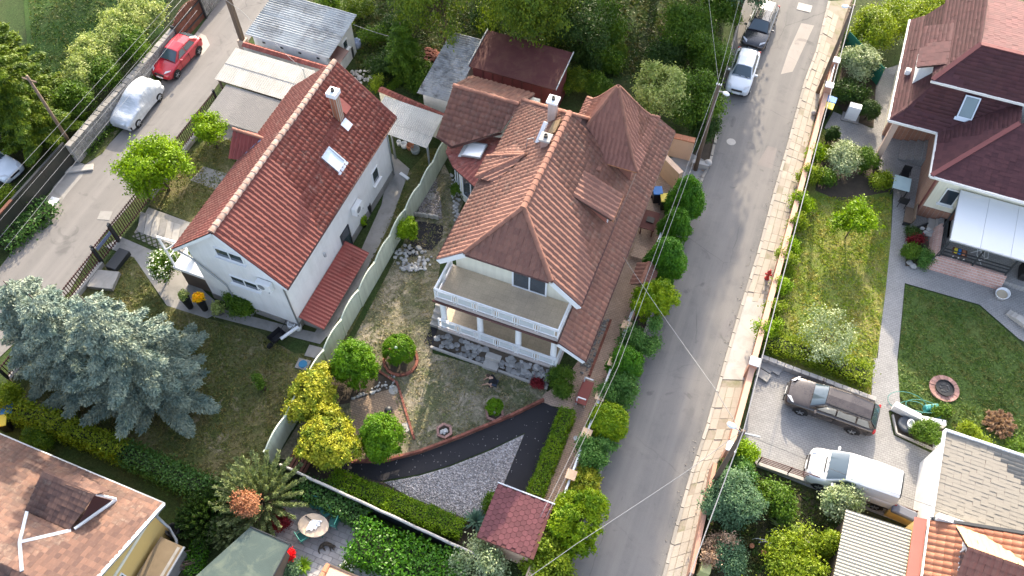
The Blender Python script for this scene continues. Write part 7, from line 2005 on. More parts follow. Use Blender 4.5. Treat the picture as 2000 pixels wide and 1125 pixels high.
grass('leaf litter in the planted strip', [(1384,320),(1347,396),(1309,492),(1263,632),(1217,766),(1187,860),(1135,930),(1175,775),(1225,635),(1275,500),(1318,385)], 60, L_BROWN, 12, .08, .2)
def stones(label, pts, dens, mat, seed, r=(.03,.06), name='gravel'):
    rng = np.random.default_rng(seed); X, Y = scatter(pts, dens, rng)
    v0 = np.array([(1,0,0),(0,1,0),(-1,0,0),(0,-1,0),(0,0,.8),(0,0,-.8)], float); f0 = np.array([(0,1,4),(1,2,4),(2,3,4),(3,0,4),(1,0,5),(2,1,5),(3,2,5),(0,3,5)])
    n = len(X); a = rng.uniform(0, 6.28, n); R = rng.uniform(r[0], r[1], n); e = rng.uniform(.6, 1.5, n)
    V = np.empty((n, 6, 3)); V[:, :, 0] = X[:, None] + R[:, None]*(np.cos(a)[:, None]*v0[:, 0]*e[:, None] - np.sin(a)[:, None]*v0[:, 1]); V[:, :, 1] = Y[:, None] + R[:, None]*(np.sin(a)[:, None]*v0[:, 0]*e[:, None] + np.cos(a)[:, None]*v0[:, 1]); V[:, :, 2] = .02 + R[:, None]*v0[:, 2]
    F = (f0[None] + (np.arange(n)*6)[:, None, None]).reshape(-1, 3)
    tag(qmesh_obj(name, V.reshape(-1, 3), F, mat), label, 'gravel', kind='stuff')
M_GST = mplain('gravel_stone', (.52,.475,.45), .9, .15, 3, .2, isl=.65)
stones('loose pale gravel filling the triangle inside the ramp', [(1022,850),(960,881),(880,913),(820,931),(752,943),(800,968),(912,1012),(958,983),(981,950)], 230, M_GST, 1)
stones('dark gravel in the triangle by the panel fence', [(817,396),(840,367),(851,347),(861,400),(862,426),(820,417)], 200, M_GST, 2, (.03,.055))
stones('grit and loose stones spilled on the dark ramp', [(1062,786),(900,857),(750,905),(650,912),(740,938),(880,906),(1026,846),(985,948),(1031,966),(1094,804)], 5, M_GST, 3, (.015,.035), 'grit')
stones('grit along the kerb of the right road', [(1590,100),(1535,283),(1475,500),(1411,710),(1345,927),(1288,1145),(1276,1145),(1332,927),(1400,705),(1463,500),(1524,283),(1580,100)], 22, mplain('grit_stone', (.36,.32,.27), .9, .15, 3, .2, isl=.5), 4, (.012,.03), 'grit')
# ------------------------------------------------------------------ poles, lamps and cables
def top_at(u, v, z): return at(u, v, z)
def pole(label, p, h, r, mat, name='utility_pole', square=False):
    t = thing(name, label, 'pole', (p.x,p.y,0))
    mb = MB()
    if square: mb.bar((p.x,p.y,0),(p.x,p.y,h),r*2,r*2)
    else: mb.tube([(p.x,p.y,-.1),(p.x,p.y,h)],[r*1.15,r*.8],10)
    mb.build('shaft', mat, t, smooth=not square)
    return t
def lamp_head(t, p, h, d):
    d = Vector(d)
    mb = MB(); mb.tube([(p.x,p.y,h-.15),(p.x+d.x*.9,p.y+d.y*.9,h+.05)], .03, 6); mb.build('lamp_arm', M_METAL, t)
    mb = MB(); c = Vector((p.x+d.x*1.05,p.y+d.y*1.05,h)); mb.lathe(c, [(.04,-.04),(.12,-.02),(.14,.04),(.09,.09),(.02,.1)], 12, 1.6, 1.0, math.atan2(d.y,d.x)); mb.build('lamp_head', M_WHITEP, t, smooth=True)
p = at(478,92); P1 = p
t = pole('square brown utility pole beside the white street shed', p, 9, .15, M_WOOD, square=True)
mb = MB(); mb.box((p.x,p.y,.35),(.55,.55,.7)); mb.build('concrete_foot', mplain('pinkish_foot', (.46,.36,.29), .9), t, bevel=.03)
p = at(150,300); P2 = p
t = pole('round wooden pole leaning out of the bushes at the stone wall end', p, 6.6, .1, M_WOOD)
mb = MB(); mb.bar((p.x-.5,p.y,6.3),(p.x+.5,p.y,6.3),.08,.08); mb.build('crossarm', M_WOOD, t)
H3 = 7.2
p = at(1404,166,H3); P3 = p
t = pole('wooden utility pole with lamp on the left side of the right road', p, H3, .12, M_WOOD); lamp_head(t, p, H3-.3, (.5,-.2,0))
for k in range(3):
    mb = MB(); mb.lathe((p.x-.12+.12*k,p.y,H3), [(.03,0),(.045,.05),(.02,.12)], 8); mb.build('insulator', M_WHITEP, t)
p = at(1452,842,H3); P4 = p
t = pole('wooden utility pole with lamp at the drive corner, lower right', p, H3, .12, M_WOOD); lamp_head(t, p, H3-.1, (-.5,.1,0))
mb = MB(); mb.bar((p.x-.1,p.y,H3-.2),(p.x+.75,p.y+.1,H3-.2),.06,.06); mb.build('crossarm', M_METAL, t)
p = at(1668,10,H3); P5 = p
t = pole('wooden utility pole with lamp at the top of the right pavement', p, H3, .12, M_WOOD); lamp_head(t, p, H3-.1, (-.45,-.2,0))
def cable(label, pts, r, mat, sag=.0, name='power_line', n=14):
    P = [Vector(q) for q in pts]; out = []
    for a, b in zip(P[:-1], P[1:]):
        for i in range(n):
            t = i/n; q = a.lerp(b,t); q.z -= sag*4*t*(1-t); out.append(q)
    out.append(P[-1])
    mb = MB(); mb.tube(out, r*.72, 5); return single(name, label, 'cable', mb, mat, smooth=True)
cable('thick pale twisted cable strung along the terracotta wall', [at(1700,-90,7.4), Vector((P5.x,P5.y,7.2)), Vector((P4.x,P4.y,7.2)), at(1335,1160,6.6)], .035, M_CABLE, .25)
for k in range(2):
    cable(['left wire of the pair strung above the planted strip','right wire of the pair strung above the planted strip'][k], [at(1452+k*12,-30,7.3), Vector((P3.x-.1+.25*k,P3.y,7.2)), at(1198+k*10,715,6.9), at(1055+k*12,1010,6.8)], .014, M_CABLE, .2)
cable('single wire rising from the pole to the top edge beside the shrubs', [Vector((P3.x,P3.y,7.2)), at(1382,-20,7.3)], .012, M_CABLE)
cable('service wire from the brown tiled roof across the right road', [(-3.95,26.4,3.3), at(1395,757,6.9), Vector((P4.x,P4.y,7.1))], .016, M_CABLE, .1)
cable('service wire crossing the lower end of the right road', [Vector((P4.x-.1,P4.y,7.0)), at(1335,925,6.6), at(1125,1063,6.0), at(1000,1150,5.5)], .018, M_CABLE, .05)
cable('thin dark wire from the lamp pole across the paved drive', [Vector((P4.x,P4.y,7.0)), at(1880,1010,3.9)], .014, M_CABLED, .2)
cable('service wire from the square pole to the white house roof', [at(400,-30,8.6), at(470,20,7.0), at(590,135,5.6)], .016, M_CABLE, .05)
mb = MB(); p = at(592,136,5.6); mb.tube([(p.x,p.y,2.6),(p.x,p.y,5.7)], .04, 7); single('mast', 'thin service mast beside the white house roof', 'mast', mb, M_METAL)
for k in range(5):
    cable(f"{['outermost','second','third','fourth','innermost'][k]} of the five parallel wires crossing the upper left corner", [at(-60+k*17,432+k*14,6.2), at(345+k*10,-8+k*7,6.2)], .013, M_CABLE, .05)
cable('creeper-hung cable beside the street shed', [(-26.3,38.0,2.9), at(790,78,2.6)], .02, M_CABLE, .1)

# ------------------------------------------------------------------ bins and boxes
def wheelie(label, x, y, rz, lid, body=None):
    t = thing('wheelie_bin', label, 'bin', (x,y,0)); t.rotation_euler = (0,0,rz)
    mb = MB(); mb.add([(-.2,-.24,.05),(.2,-.24,.05),(.2,.22,.05),(-.2,.22,.05),(-.26,-.3,.95),(.26,-.3,.95),(.26,.3,.95),(-.26,.3,.95)], [(3,2,1,0),(0,1,5,4),(1,2,6,5),(2,3,7,6),(3,0,4,7),(4,5,6,7)]); mb.build('body', body or M_BLACK, t, local=True, bevel=.02)
    mb = MB(); mb.box((0,0,.99),(.58,.66,.07)); mb.build('lid', lid, t, local=True, bevel=.02)
    mb = MB(); mb.bar((-.2,.36,.93),(.2,.36,.93),.04,.04); mb.build('handle', M_BLACK, t, local=True)
    for s in (-1,1):
        mb = MB(); mb.tube([(s*.2,.25,.1),(s*.26,.25,.1)], .1, 10); mb.build('wheel', M_TYRE, t, local=True)
p = at(1285,372,1); wheelie('blue-lidded wheelie bin beside the peach wall', p.x, p.y, .4, M_BLUE)
p = at(1300,386,1); wheelie('yellow-lidded wheelie bin beside the peach wall', p.x, p.y, .4, M_YELP)
p = at(1624,194,1); wheelie('blue-lidded wheelie bin behind the terracotta wall', p.x, p.y, 1.5, M_BLUE)
p = at(1619,204,1); wheelie('yellow-lidded wheelie bin behind the terracotta wall', p.x, p.y-.1, 1.5, M_YELP)
p = at(13,797,1); wheelie('blue-lidded wheelie bin at the left edge beside the hedge', p.x, p.y, .6, M_BLUE)
p = at(6,815,1); wheelie('yellow-lidded wheelie bin at the left edge beside the hedge', p.x, p.y-.2, .6, M_YELP)
t = thing('meter_box', 'grey-white meter cabinet on a plinth beside the round conifer', 'cabinet', at(1660,232))
c = at(1660,232); mb = MB(); mb.box((c.x,c.y,.65),(.75,.45,1.1)); mb.build('cabinet', M_WHITEP, t, bevel=.02); mb = MB(); mb.box((c.x,c.y,.06),(1.1,.75,.12)); mb.build('plinth', M_CONC, t)
t = thing('yard_table', 'dark red garden table in the bin corner beside the house', 'table', (-3.5,31.3,0))
mb = MB(); mb.bb(-4.0,-3.1,30.6,32.0,.68,.74); mb.build('table_top', M_FELT, t); mb = MB(); mb.bb(-3.75,-3.3,31.1,31.5,.74,.8); mb.build('inset', M_BLACK, t)
for x in (-3.9,-3.2):
    for y in (30.7,31.9):
        mb = MB(); mb.bb(x-.04,x+.04,y-.04,y+.04,0,.68); mb.build('leg', M_WOODRED, t)
mb = MB(); mb.bb(-3.9,-2.9,28.75,29.6,.0,.3); single('path_steps', 'low brick steps across the brick path', 'steps', mb, M_BRICKPATH, bevel=.02)

# ------------------------------------------------------------------ hydrant
p = at(1497,545); t = thing('fire_hydrant', 'red fire hydrant on the right pavement', 'fire hydrant', (p.x,p.y,0))
M_RED = mplain('hydrant_red', (.42,.03,.025), .5, .1, 3, .05)
mb = MB(); mb.lathe((p.x,p.y,.05), [(.14,0),(.14,.05),(.085,.08),(.085,.55),(.12,.58),(.12,.64),(.09,.72),(.04,.8),(.03,.86)], 12); mb.build('barrel', M_RED, t, smooth=True)
for s in (-1,1):
    mb = MB(); mb.tube([(p.x,p.y,.48),(p.x+s*.2,p.y,.48)], .06, 10); mb.build('outlet', M_RED, t)
mb = MB(); mb.lathe((p.x,p.y,.9), [(.05,0),(.05,.05)], 6); mb.build('spindle', M_RED, t)

# ------------------------------------------------------------------ white house yard
def tall_pot(label, u, v, mat):
    p = at(u,v,0); t = thing('tall_planter', label, 'planter', (p.x,p.y,0))
    mb = MB(); mb.lathe((p.x,p.y,.02), [(.17,0),(.26,1.05),(.27,1.1),(.24,1.1),(.23,1.0)], 16); mb.build('pot', M_BLACK, t, smooth=True)
    rng = np.random.default_rng(int(u)); C, N = crown_pts(rng, [((0,0,1.25),(.28,.28,.2))], 40, 24, .06)
    V, F = leaf_quads(C, N, .07, rng, 1.4); qmesh_obj('flowers', V, F, mat, t, Vector((p.x,p.y,0)))
tall_pot('tall black planter with pale green foliage on the concrete path', 372, 600, L_PALE)
tall_pot('tall black planter with yellow flowers on the concrete path', 401, 604, L_YELF)
def pot(label, p, r, mat, leafmat, seed, name='flower_pot', hh=.3):
    p = Vector(p); t = thing(name, label, 'pot', (p.x,p.y,p.z))
    mb = MB(); mb.lathe((p.x,p.y,p.z), [(r*.75,0),(r,hh),(r*1.05,hh),(r*.9,hh),(r*.85,hh-.05)], 12); mb.build('pot', mat, t, smooth=True)
    rng = np.random.default_rng(seed); C, N = crown_pts(rng, [((0,0,hh+r*.7),(r*1.2,r*1.2,r))], 26, 22, .07, zmin=.02)
    V, F = leaf_quads(C, N, .08, rng); qmesh_obj('plant', V, F, leafmat, t, Vector((p.x,p.y,p.z)))
pot('white flower trough plant on the porch terrace', (-26.3,18.6,2.0), .14, M_WHITEP, L_YG, 1)
pot('pot with white-flowering plant between the tall planters and the gable', at(430,610), .3, M_CONC, L_PALE, 2)
pot('low pot plant at the foot of the gable shrub', at(492,612), .2, M_WHITEP, L_MID, 3)
pot('dark pot plant by the side wall path', at(745,308), .3, M_BLACK, L_MID, 4)
pot('pot with green plant beside the side door', at(710,440), .25, M_BLACK, L_BRIGHT, 5)
def barrel(label, u, v, r, h, mat, name='water_tub'):
    p = at(u,v); mb = MB(); mb.lathe((p.x,p.y,.0), [(r*.85,0),(r,h*.5),(r*.95,h),(r*.85,h),(r*.8,h*.6)], 14); single(name, label, 'tub', mb, mat, smooth=True)
barrel('white tub at the corner of the white house, left of the pair', 572, 640, .24, .5, M_WHITEP)
barrel('white tub at the corner of the white house, right of the pair', 584, 643, .2, .45, M_WHITEP)
p0 = Vector((-19.42,17.35,.55)); p1 = at(548,662,.5)
mb = MB(); mb.bar(p0, p1, .16, .1); single('white_chute', 'white rain chute leading from the downpipe to the wheelbarrow', 'chute', mb, M_WHITEP)
p = at(545,664); t = thing('wheelbarrow', 'black wheelbarrow on the lawn at the house corner', 'wheelbarrow', (p.x,p.y,0)); t.rotation_euler = (0,0,-1.9)
mb = MB(); mb.add([(-.3,-.2,.3),(.3,-.2,.3),(.3,.2,.3),(-.3,.2,.3),(-.42,-.3,.6),(.48,-.3,.6),(.48,.3,.6),(-.42,.3,.6)], [(3,2,1,0),(0,1,5,4),(1,2,6,5),(2,3,7,6),(3,0,4,7)]); o = mb.build('tray', M_BLACK, t, local=True)
for s in (-1,1):
    mb = MB(); mb.tube([(.55,s*.05,.2),(-.3,s*.2,.28),(-.95,s*.28,.62)], .02, 6); mb.build('handle', M_DARKMET, t, local=True)
    mb = MB(); mb.tube([(-.25,s*.2,.28),(-.3,s*.24,0)], .018, 6); mb.build('leg', M_DARKMET, t, local=True)
mb = MB(); mb.tube([(.6,-.05,.18),(.6,.05,.18)], .18, 14); mb.build('wheel', M_TYRE, t, local=True)
mb = MB(); p = at(613,688); mb.box((p.x,p.y,.04),(.8,.7,.08),.1); single('pit_cover', 'square stone pit cover beside the panel fence', 'cover', mb, M_CONC, bevel=.02)
t = thing('round_cover', 'blue round water meter cover on a slab beside the panel fence', 'cover', at(592,712)); p = at(592,712)
mb = MB(); mb.box((p.x,p.y,.03),(.7,.6,.06),.1); mb.build('slab', M_CONC, t); mb = MB(); mb.lathe((p.x,p.y,.06), [(.24,0),(.22,.04),(.02,.05)], 16); mb.build('lid', mplain('lid_blue', (.03,.17,.32), .5), t)
# clutter along the side wall: tubs, stools, crates
barrel('round white lidded tub by the side wall', 714, 392, .32, .75, M_WHITEP)
barrel('dark water barrel by the side wall', 718, 415, .3, .85, M_BLACK, 'water_barrel')
barrel('grey water barrel next to the dark doorway', 692, 450, .3, .9, mplain('slate_plastic', (.05,.06,.07), .6), 'water_barrel')
for k,(u,v,lab) in enumerate([(722,378,'white plastic stool nearest the small side window'),(700,418,'white plastic stool beside the water barrel'),(694,428,'white plastic stool next to the grey barrel')]):
    p = at(u,v); chair(lab, p.x, p.y, k*.7, M_WHITEP, 'plastic_stool', s=.75)
mb = MB(); p = at(790,345); mb.box((p.x,p.y,.06),(.75,.2,.1),-.35); single('white_trough', 'white empty trough on the grass beside the path', 'trough', mb, M_WHITEP, bevel=.02)
for k,(u,v,r,mt,lab) in enumerate([(790,287,.22,M_WHITEP,'white bucket under the pale lean-to roof'),(802,290,.25,M_TERRA,'terracotta bowl under the pale lean-to roof'),(812,297,.3,mplain('grey_tub',(.24,.27,.27),.6),'grey wash tub under the pale lean-to roof'),(780,283,.15,M_WHITEP,'small white bowl under the pale lean-to roof')]):
    barrel(lab,u,v,r,.35,mt,'bucket')
for k,(u,v,rz) in enumerate([(695,505,.2),(685,520,.25),(676,530,.2)]):
    p = at(u,v,.9); t = thing('folding_frame', ['upper red metal chair frame lying on the ribbed red roof','middle red metal chair frame lying on the ribbed red roof','lower red metal chair frame lying on the ribbed red roof'][k], 'chair frame', (p.x,p.y,p.z))
    mb = MB()
    for s in (-.2,-.07,.07,.2): mb.tube([(p.x-.25,p.y+s,p.z+.07),(p.x+.25,p.y+s,p.z+.02)], .012, 5)
    mb.tube([(p.x-.25,p.y-.2,p.z+.07),(p.x-.25,p.y+.2,p.z+.07)], .015, 5); mb.tube([(p.x+.25,p.y-.2,p.z+.02),(p.x+.25,p.y+.2,p.z+.02)], .015, 5)
    mb.build('frame', M_REDMET, t)
# junk by the street shed
mb = MB(); p = at(680,105); mb.box((p.x,p.y,.45),(1.0,.8,.9),.2); single('dark_crate', 'dark tarpaulin-covered crate beside the street shed', 'crate', mb, M_DARKMET, bevel=.05)
barrel('blue and white tub behind the dark crate', 698, 92, .3, .6, mplain('pale_blue',(.3,.36,.5),.6))
rng = random.Random(5)
t = thing('rubble_heap', 'heap of pale rubble behind the white house gable', 'rubble', at(708,155))
for k in range(34):
    p = at(708+rng.uniform(-20,22),152+rng.uniform(-12,12)); mb = MB(); mb.rock((p.x,p.y,.1),rng.uniform(.08,.2),rng); mb.build('stone', M_PEBBLE, t)
t = thing('brick_stack', 'stack of loose orange bricks beside the young spruce', 'bricks', at(845,115))
me = MB().box((0,0,0),(.25,.12,.07)).mesh('brick', M_BRICKP)
for k in range(60):
    p = at(845+rng.uniform(-14,14),112+rng.uniform(-14,14)); pieces('brick', me, [Matrix.Translation(Vector((p.x,p.y,.04+.07*rng.randint(0,3)))-offs(t)) @ Matrix.Rotation(rng.uniform(-.5,.5),4,'Z')], t)

# ------------------------------------------------------------------ central yard details
def ring_bed(name, label, u, v, R, n, mat, h=.16, hexa=False, fill=None, sub=None):
    c = at(u,v); t = thing(name, label, 'planting bed', (c.x,c.y,0))
    per = n
    for k in range(n):
        a0, a1 = 2*math.pi*k/n, 2*math.pi*(k+.96)/n
        mb = MB(); q = [Vector((c.x+math.cos(a)*r, c.y+math.sin(a)*r, 0)) for a, r in ((a0,R),(a1,R),(a1,R-.14),(a0,R-.14))]
        mb.prism(q, 0, h*random.uniform(.92,1.05)); mb.build('edging_brick', mat, t)
    mb = MB(); mb.lathe((c.x,c.y,0), [(R-.15,.02),(R-.16,.06)], 14); mb.build('bed', M_SOIL, t)
    rng = random.Random(int(u))
    for k in range(fill or 0):
        a = rng.uniform(0,6.28); r = rng.uniform(0,R-.25); mb = MB(); mb.rock((c.x+math.cos(a)*r,c.y+math.sin(a)*r,.09),rng.uniform(.05,.11),rng); mb.build('pebble', M_PEBBLE, t)
ring_bed('round_bed','ring of reddish bricks around the clipped box ball',783,705,.98,16,M_BRICKP)
ring_bed('hexagon_bed','hexagonal brick bed holding the little clipped dome',966,808,.52,6,M_PINKB,fill=12)
ring_bed('hexagon_bed','empty hexagonal brick bed filled with pebbles on the parched lawn',868,843,.45,6,M_PINKB,fill=22)
c = at(783,705); mb = MB(); mb.lathe((c.x-.1,c.y,1.42),[(.06,0),(.09,.05),(.06,.1),(.01,.12)],12); mb.tube([(c.x-.1,c.y,.3),(c.x-.1,c.y,1.44)],.02,6); single('globe_lamp','small white garden globe above the clipped box ball','lamp',mb,M_WHITEP)
t = thing('terrace_edging', 'reddish brick edging along the right side of the brick terrace', 'edging', at(785,790))
P = polyline([(735,722),(775,748),(781,765),(800,828),(810,860)]); T0 = sum((q-p).length for p,q in zip(P[:-1],P[1:])); d = .12
while d < T0:
    p, tt = along(P, d); pieces('brick', me, [Matrix.Translation(Vector((p.x,p.y,.06))-offs(t)) @ Matrix.Rotation(math.atan2(tt.y,tt.x),4,'Z')], t); d += .27
rng = random.Random(9)
t = thing('pebble_bed', 'scatter of white stones in the corner above the brick terrace', 'stones', at(740,755))
for k in range(60):
    u = rng.uniform(688,772); v = 782-(u-684)*.31 - rng.uniform(0,18)*(u-684)/60; p = at(u,v); mb = MB(); mb.rock((p.x,p.y,.05),rng.uniform(.04,.12),rng); mb.build('stone', M_PEBBLE, t)
for (u,v,lab) in [(769,762,'pale round stepping slab at the upper corner of the brick terrace'),(792,835,'pale round stepping slab at the lower corner of the brick terrace'),(842,384,'pale round slab in the gravel triangle by the panel fence')]:
    single('stepping_slab', lab, 'slab', disc('s',u,v,.27,.03,M_CONCL), M_CONCL)
c = at(760,806); t = thing('fire_bowl', 'small dark kettle standing on the brick terrace', 'kettle', (c.x,c.y,0))
mb = MB(); mb.lathe((c.x,c.y,.12),[(.05,0),(.19,.1),(.22,.22),(.16,.34),(.04,.38)],14); mb.build('bowl', M_DARKMET, t, smooth=True)
for k in range(3):
    a = k*2.09; mb = MB(); mb.tube([(c.x+math.cos(a)*.1,c.y+math.sin(a)*.1,.16),(c.x+math.cos(a)*.2,c.y+math.sin(a)*.2,0)],.015,5); mb.build('leg', M_DARKMET, t)
t = thing('slatted_bench', 'red-brown slatted bench below the golden bushes', 'bench', at(590,905)); c = at(592,905)
for k in range(6):
    mb = MB(); mb.box((c.x-.55+k*.2,c.y,.42),(.14,1.3,.04)); mb.build('slat', M_WOODRED, t)
for s in (-1,1):
    mb = MB(); mb.box((c.x,c.y+s*.5,.2),(1.0,.08,.4)); mb.build('leg', M_WOODRED, t)
t = thing('stone_ring', 'heap of white stones around a small pond beside the dark terrace', 'rockery', at(805,508))
for k in range(110):
    a = rng.uniform(0,6.28); r = rng.uniform(.35,1.05); c = at(806,506); mb = MB(); mb.rock((c.x+math.cos(a)*r*1.1,c.y+math.sin(a)*r*.9,.08),rng.uniform(.06,.15),rng); mb.build('stone', M_PEBBLE, t)
c = at(803,492); mb = MB(); mb.lathe((c.x,c.y,0),[(.4,.012),(.38,.03)],14); mb.build('pool', M_RUBBER, t)
t = thing('stone_row', 'row of pale stones below the glazed bay', 'stones', at(888,390))
for k in range(60):
    u,v = 886+rng.uniform(-6,8)+k*.12, 340+k*1.6; p = at(u,v); mb = MB(); mb.rock((p.x,p.y,.08),rng.uniform(.07,.16),rng); mb.build('stone', M_PEBBLE, t)
t = thing('scalloped_step', 'pale scalloped retaining edge above the dark terrace', 'edging', at(840,432))
for k in range(5):
    a = at(810+k*10.5,421+k*1.6); mb = MB(); mb.box((a.x,a.y,.18),(.36,.14,.36)); mb.build('block', M_CONCL, t, bevel=.05)
t = thing('flower_strip', 'narrow stone-edged bed along the right wall of the central house', 'bed', (-4.0,22.2,0))
for k in range(22):
    mb = MB(); mb.bb(-3.72,-3.6,20.6+k*.17,20.6+k*.17+.155,0,.14); mb.build('edging_brick', M_BRICKP, t)
for k in range(70):
    mb = MB(); mb.rock((rng.uniform(-4.3,-3.8),rng.uniform(20.6,24.3),.05),rng.uniform(.05,.12),rng); mb.build('stone', M_STONE, t)
t = thing('side_bench', 'red-topped white bench beside the lower brown roof edge', 'bench', (-3.5,19.4,0))
mb = MB(); mb.bb(-3.85,-3.25,18.7,20.1,.4,.46); mb.build('seat', M_REDMET, t)
for y in (18.8,20.0):
    mb = MB(); mb.bb(-3.8,-3.74,y-.03,y+.03,0,.95); mb.bb(-3.36,-3.3,y-.03,y+.03,0,.4); mb.bb(-3.8,-3.3,y-.03,y+.03,.9,.95); mb.build('leg', M_WHITEP, t)
t = thing('letter_box', 'small grey box on the peach wall of the hexagon-shingled shed', 'box', (-2.7,11.6,0)); mb = MB(); mb.bb(-2.85,-2.55,11.45,11.75,0,1.2); mb.build('stand', M_METAL, t)
single('drain_cover','small blue-grey drain cover in the brick path','drain cover',disc('d',1125,856,.14,.016,M_METAL),M_METAL)

# ------------------------------------------------------------------ lower patio
c = at(612,1026,.72); t = thing('oval_table', 'oval beige garden table on the grey patio', 'table', (c.x,c.y,0)); rz = .15
mb = MB(); mb.lathe((c.x,c.y,.68),[(.72,0),(.75,.02),(.75,.05),(.72,.06)],32,1.0,.76,rz); mb.build('table_top', mplain('beige_resin',(.56,.43,.31),.5,.06,2,.05), t)
for sx,sy in ((.42,.28),(-.42,.28),(.42,-.28),(-.42,-.28)):
    v_ = Matrix.Rotation(rz,3,'Z') @ Vector((sx,sy,0)); mb = MB(); mb.tube([(c.x+v_.x,c.y+v_.y,0),(c.x+v_.x*.9,c.y+v_.y*.9,.69)],.035,8); mb.build('leg', M_GREENP, t)
t = thing('folded_parasol', 'folded white parasol cloth lying on the oval table', 'parasol', (c.x,c.y,.74))
mb = MB(); vs = []; K = 17
for k in range(K):
    a = -.95+1.9*k/(K-1)-.65; r = .5+.05*math.sin(k*1.7); vs.append((c.x-.2+math.cos(a)*r, c.y+.18+math.sin(a)*r, .80+.035*(k%2)))
vs2 = [(x*.15+(c.x-.2)*.85, y*.15+(c.y+.18)*.85, .87) for x,y,z in vs]; vs3 = [(x,y,.745) for x,y,z in vs]
mb.add(vs+vs2+vs3, [(k,k+1,K+k+1,K+k) for k in range(K-1)]+[(2*K+k,2*K+k+1,k+1,k) for k in range(K-1)]); mb.build('cloth', mplain('white_cloth',(.76,.74,.70),.8,.05,3,.2), t)
mb = MB(); mb.tube([(c.x-.2,c.y+.18,.80),(c.x-.55,c.y+.25,.78)],.025,6); mb.build('pole', M_DARKMET, t)
for k,(u,v,rz_,lab) in enumerate([(595,1052,2.6,'green plastic chair at the lower side of the oval table'),(640,1005,-.5,'dark green chair behind the oval table'),(622,990,.2,'dark green chair at the far side of the oval table beside the ivy'),(655,1025,-1.5,'green chair at the right end of the oval table')]):
    p = at(u,v); chair(lab,p.x,p.y,rz_,M_GREENP,'patio_chair')
# ------------------------------------------------------------------ right plot details
c = at(1843,760); t = thing('fire_pit', 'round fire pit ringed with pink stones on the shaded lawn', 'fire pit', (c.x,c.y,0))
for k in range(18):
    a0,a1 = 2*math.pi*k/18, 2*math.pi*(k+.94)/18
    mb = MB(); mb.prism([Vector((c.x+math.cos(a)*r,c.y+math.sin(a)*r,0)) for a,r in ((a0,.78),(a1,.78),(a1,.48),(a0,.48))],0,.12*random.uniform(.8,1.1)); mb.build('stone', M_PINKB, t)
mb = MB(); mb.lathe((c.x,c.y,0),[(.47,.14),(.49,.2),(.45,.2),(.42,.05),(.02,.03)],18); mb.build('pit', M_BLACK, t)
for k in range(9):
    a = k*2.4; mb = MB(); mb.rock((c.x+math.cos(a)*.22,c.y+math.sin(a)*.22,.12),.1,rng,.6); mb.build('charcoal', M_DARKMET, t)
c = at(1955,577); t = thing('water_basin', 'white plastic basin on the paving beside the brick parapet', 'basin', (c.x,c.y,0))
mb = MB(); mb.lathe((c.x,c.y,0),[(.3,0),(.36,.24),(.38,.25),(.34,.25),(.28,.05),(.02,.04)],18,1.25,1.0,1.0); mb.build('basin', M_WHITEP, t, smooth=True); mb = MB(); mb.lathe((c.x,c.y,.12),[(.29,0),(.28,.01)],16,1.2,1.0,1.0); mb.build('sand', mplain('sand',(.5,.42,.3),.9), t)
c = at(1990,545); t = thing('black_grill', 'black covered grill at the right edge of the terrace', 'grill', (c.x,c.y,0)); mb = MB(); mb.box((c.x,c.y,.75),(.65,1.0,.5)); mb.build('lid', M_BLACK, t, bevel=.12); mb = MB(); mb.box((c.x,c.y,.25),(.5,.85,.5)); mb.build('cart', M_DARKMET, t)
c = at(1985,625); t = thing('stone_steps', 'pale stone steps at the right edge of the shaded lawn', 'steps', (c.x,c.y,0))
for k in range(3):
    mb = MB(); mb.box((c.x+.2*k,c.y-.15*k,.1+.1*k),(1.2,.4,.18),-.5); mb.build('step', M_CONCL, t, bevel=.02)
t = thing('rockery', 'dark-edged rockery bed beside the terrace parapet', 'rockery', at(1795,480))
P = [at(u,v) for u,v in [(1772,455),(1810,438),(1818,520),(1768,520)]]; mb = MB(); mb.prism(P,0,.06); mb.build('soil', M_SOIL, t)
for (u,v) in [(1800,448),(1812,450),(1806,456),(1818,455),(1790,462),(1775,515),(1782,522)]:
    p = at(u,v); mb = MB(); mb.rock((p.x,p.y,.12),rng.uniform(.16,.26),rng); mb.build('stone', M_PEBBLE, t)
mb = MB(); p,q = at(1770,452,.1),at(1812,437,.1); mb.bar(p,q,.06,.2); mb.build('edging', M_DARKMET, t)
# planter wall with hose, tyre pot
t = thing('planter_bed', 'white-walled planter bed with dark gravel beside the paved drive', 'planter', at(1785,830))
P = [at(u,v) for u,v in [(1742,808),(1750,845),(1825,878),(1840,850),(1840,828),(1800,812)]]; mb = MB(); mb.prism(P,0,.05); mb.build('soil', M_SOIL, t)
for a,b,h in (((1741,797),(1790,822),.55),((1790,822),(1842,832),.4)):
    mb = MB(); p,q = at(*a),at(*b); mb.bar(Vector((p.x,p.y,h/2)),Vector((q.x,q.y,h/2)),.32,h); mb.build('wall', M_WHITE, t, bevel=.02)
P = polyline([(1742,812),(1750,848),(1824,880)]); mb = MB()
for a,b in zip(P[:-1],P[1:]): mb.bar(Vector((a.x,a.y,.08)),Vector((b.x,b.y,.08)),.08,.16)
mb.build('kerb', M_CONCL, t)
c = at(1768,832); t = thing('tyre_planter', 'dark round tub with a white rim ornament in the planter bed', 'tub', (c.x,c.y,.05))
mb = MB(); mb.lathe((c.x,c.y,.05),[(.42,0),(.45,.15),(.40,.25),(.3,.22),(.02,.2)],18); mb.build('tub', mplain('slate',(.07,.08,.095),.6), t, smooth=True); mb = MB(); mb.lathe((c.x+.15,c.y,.27),[(.2,0),(.22,.15),(.15,.2),(.14,.05)],12,.9,1.3); mb.build('ornament', M_WHITEP, t, smooth=True)
pts = []; c = at(1775,795)
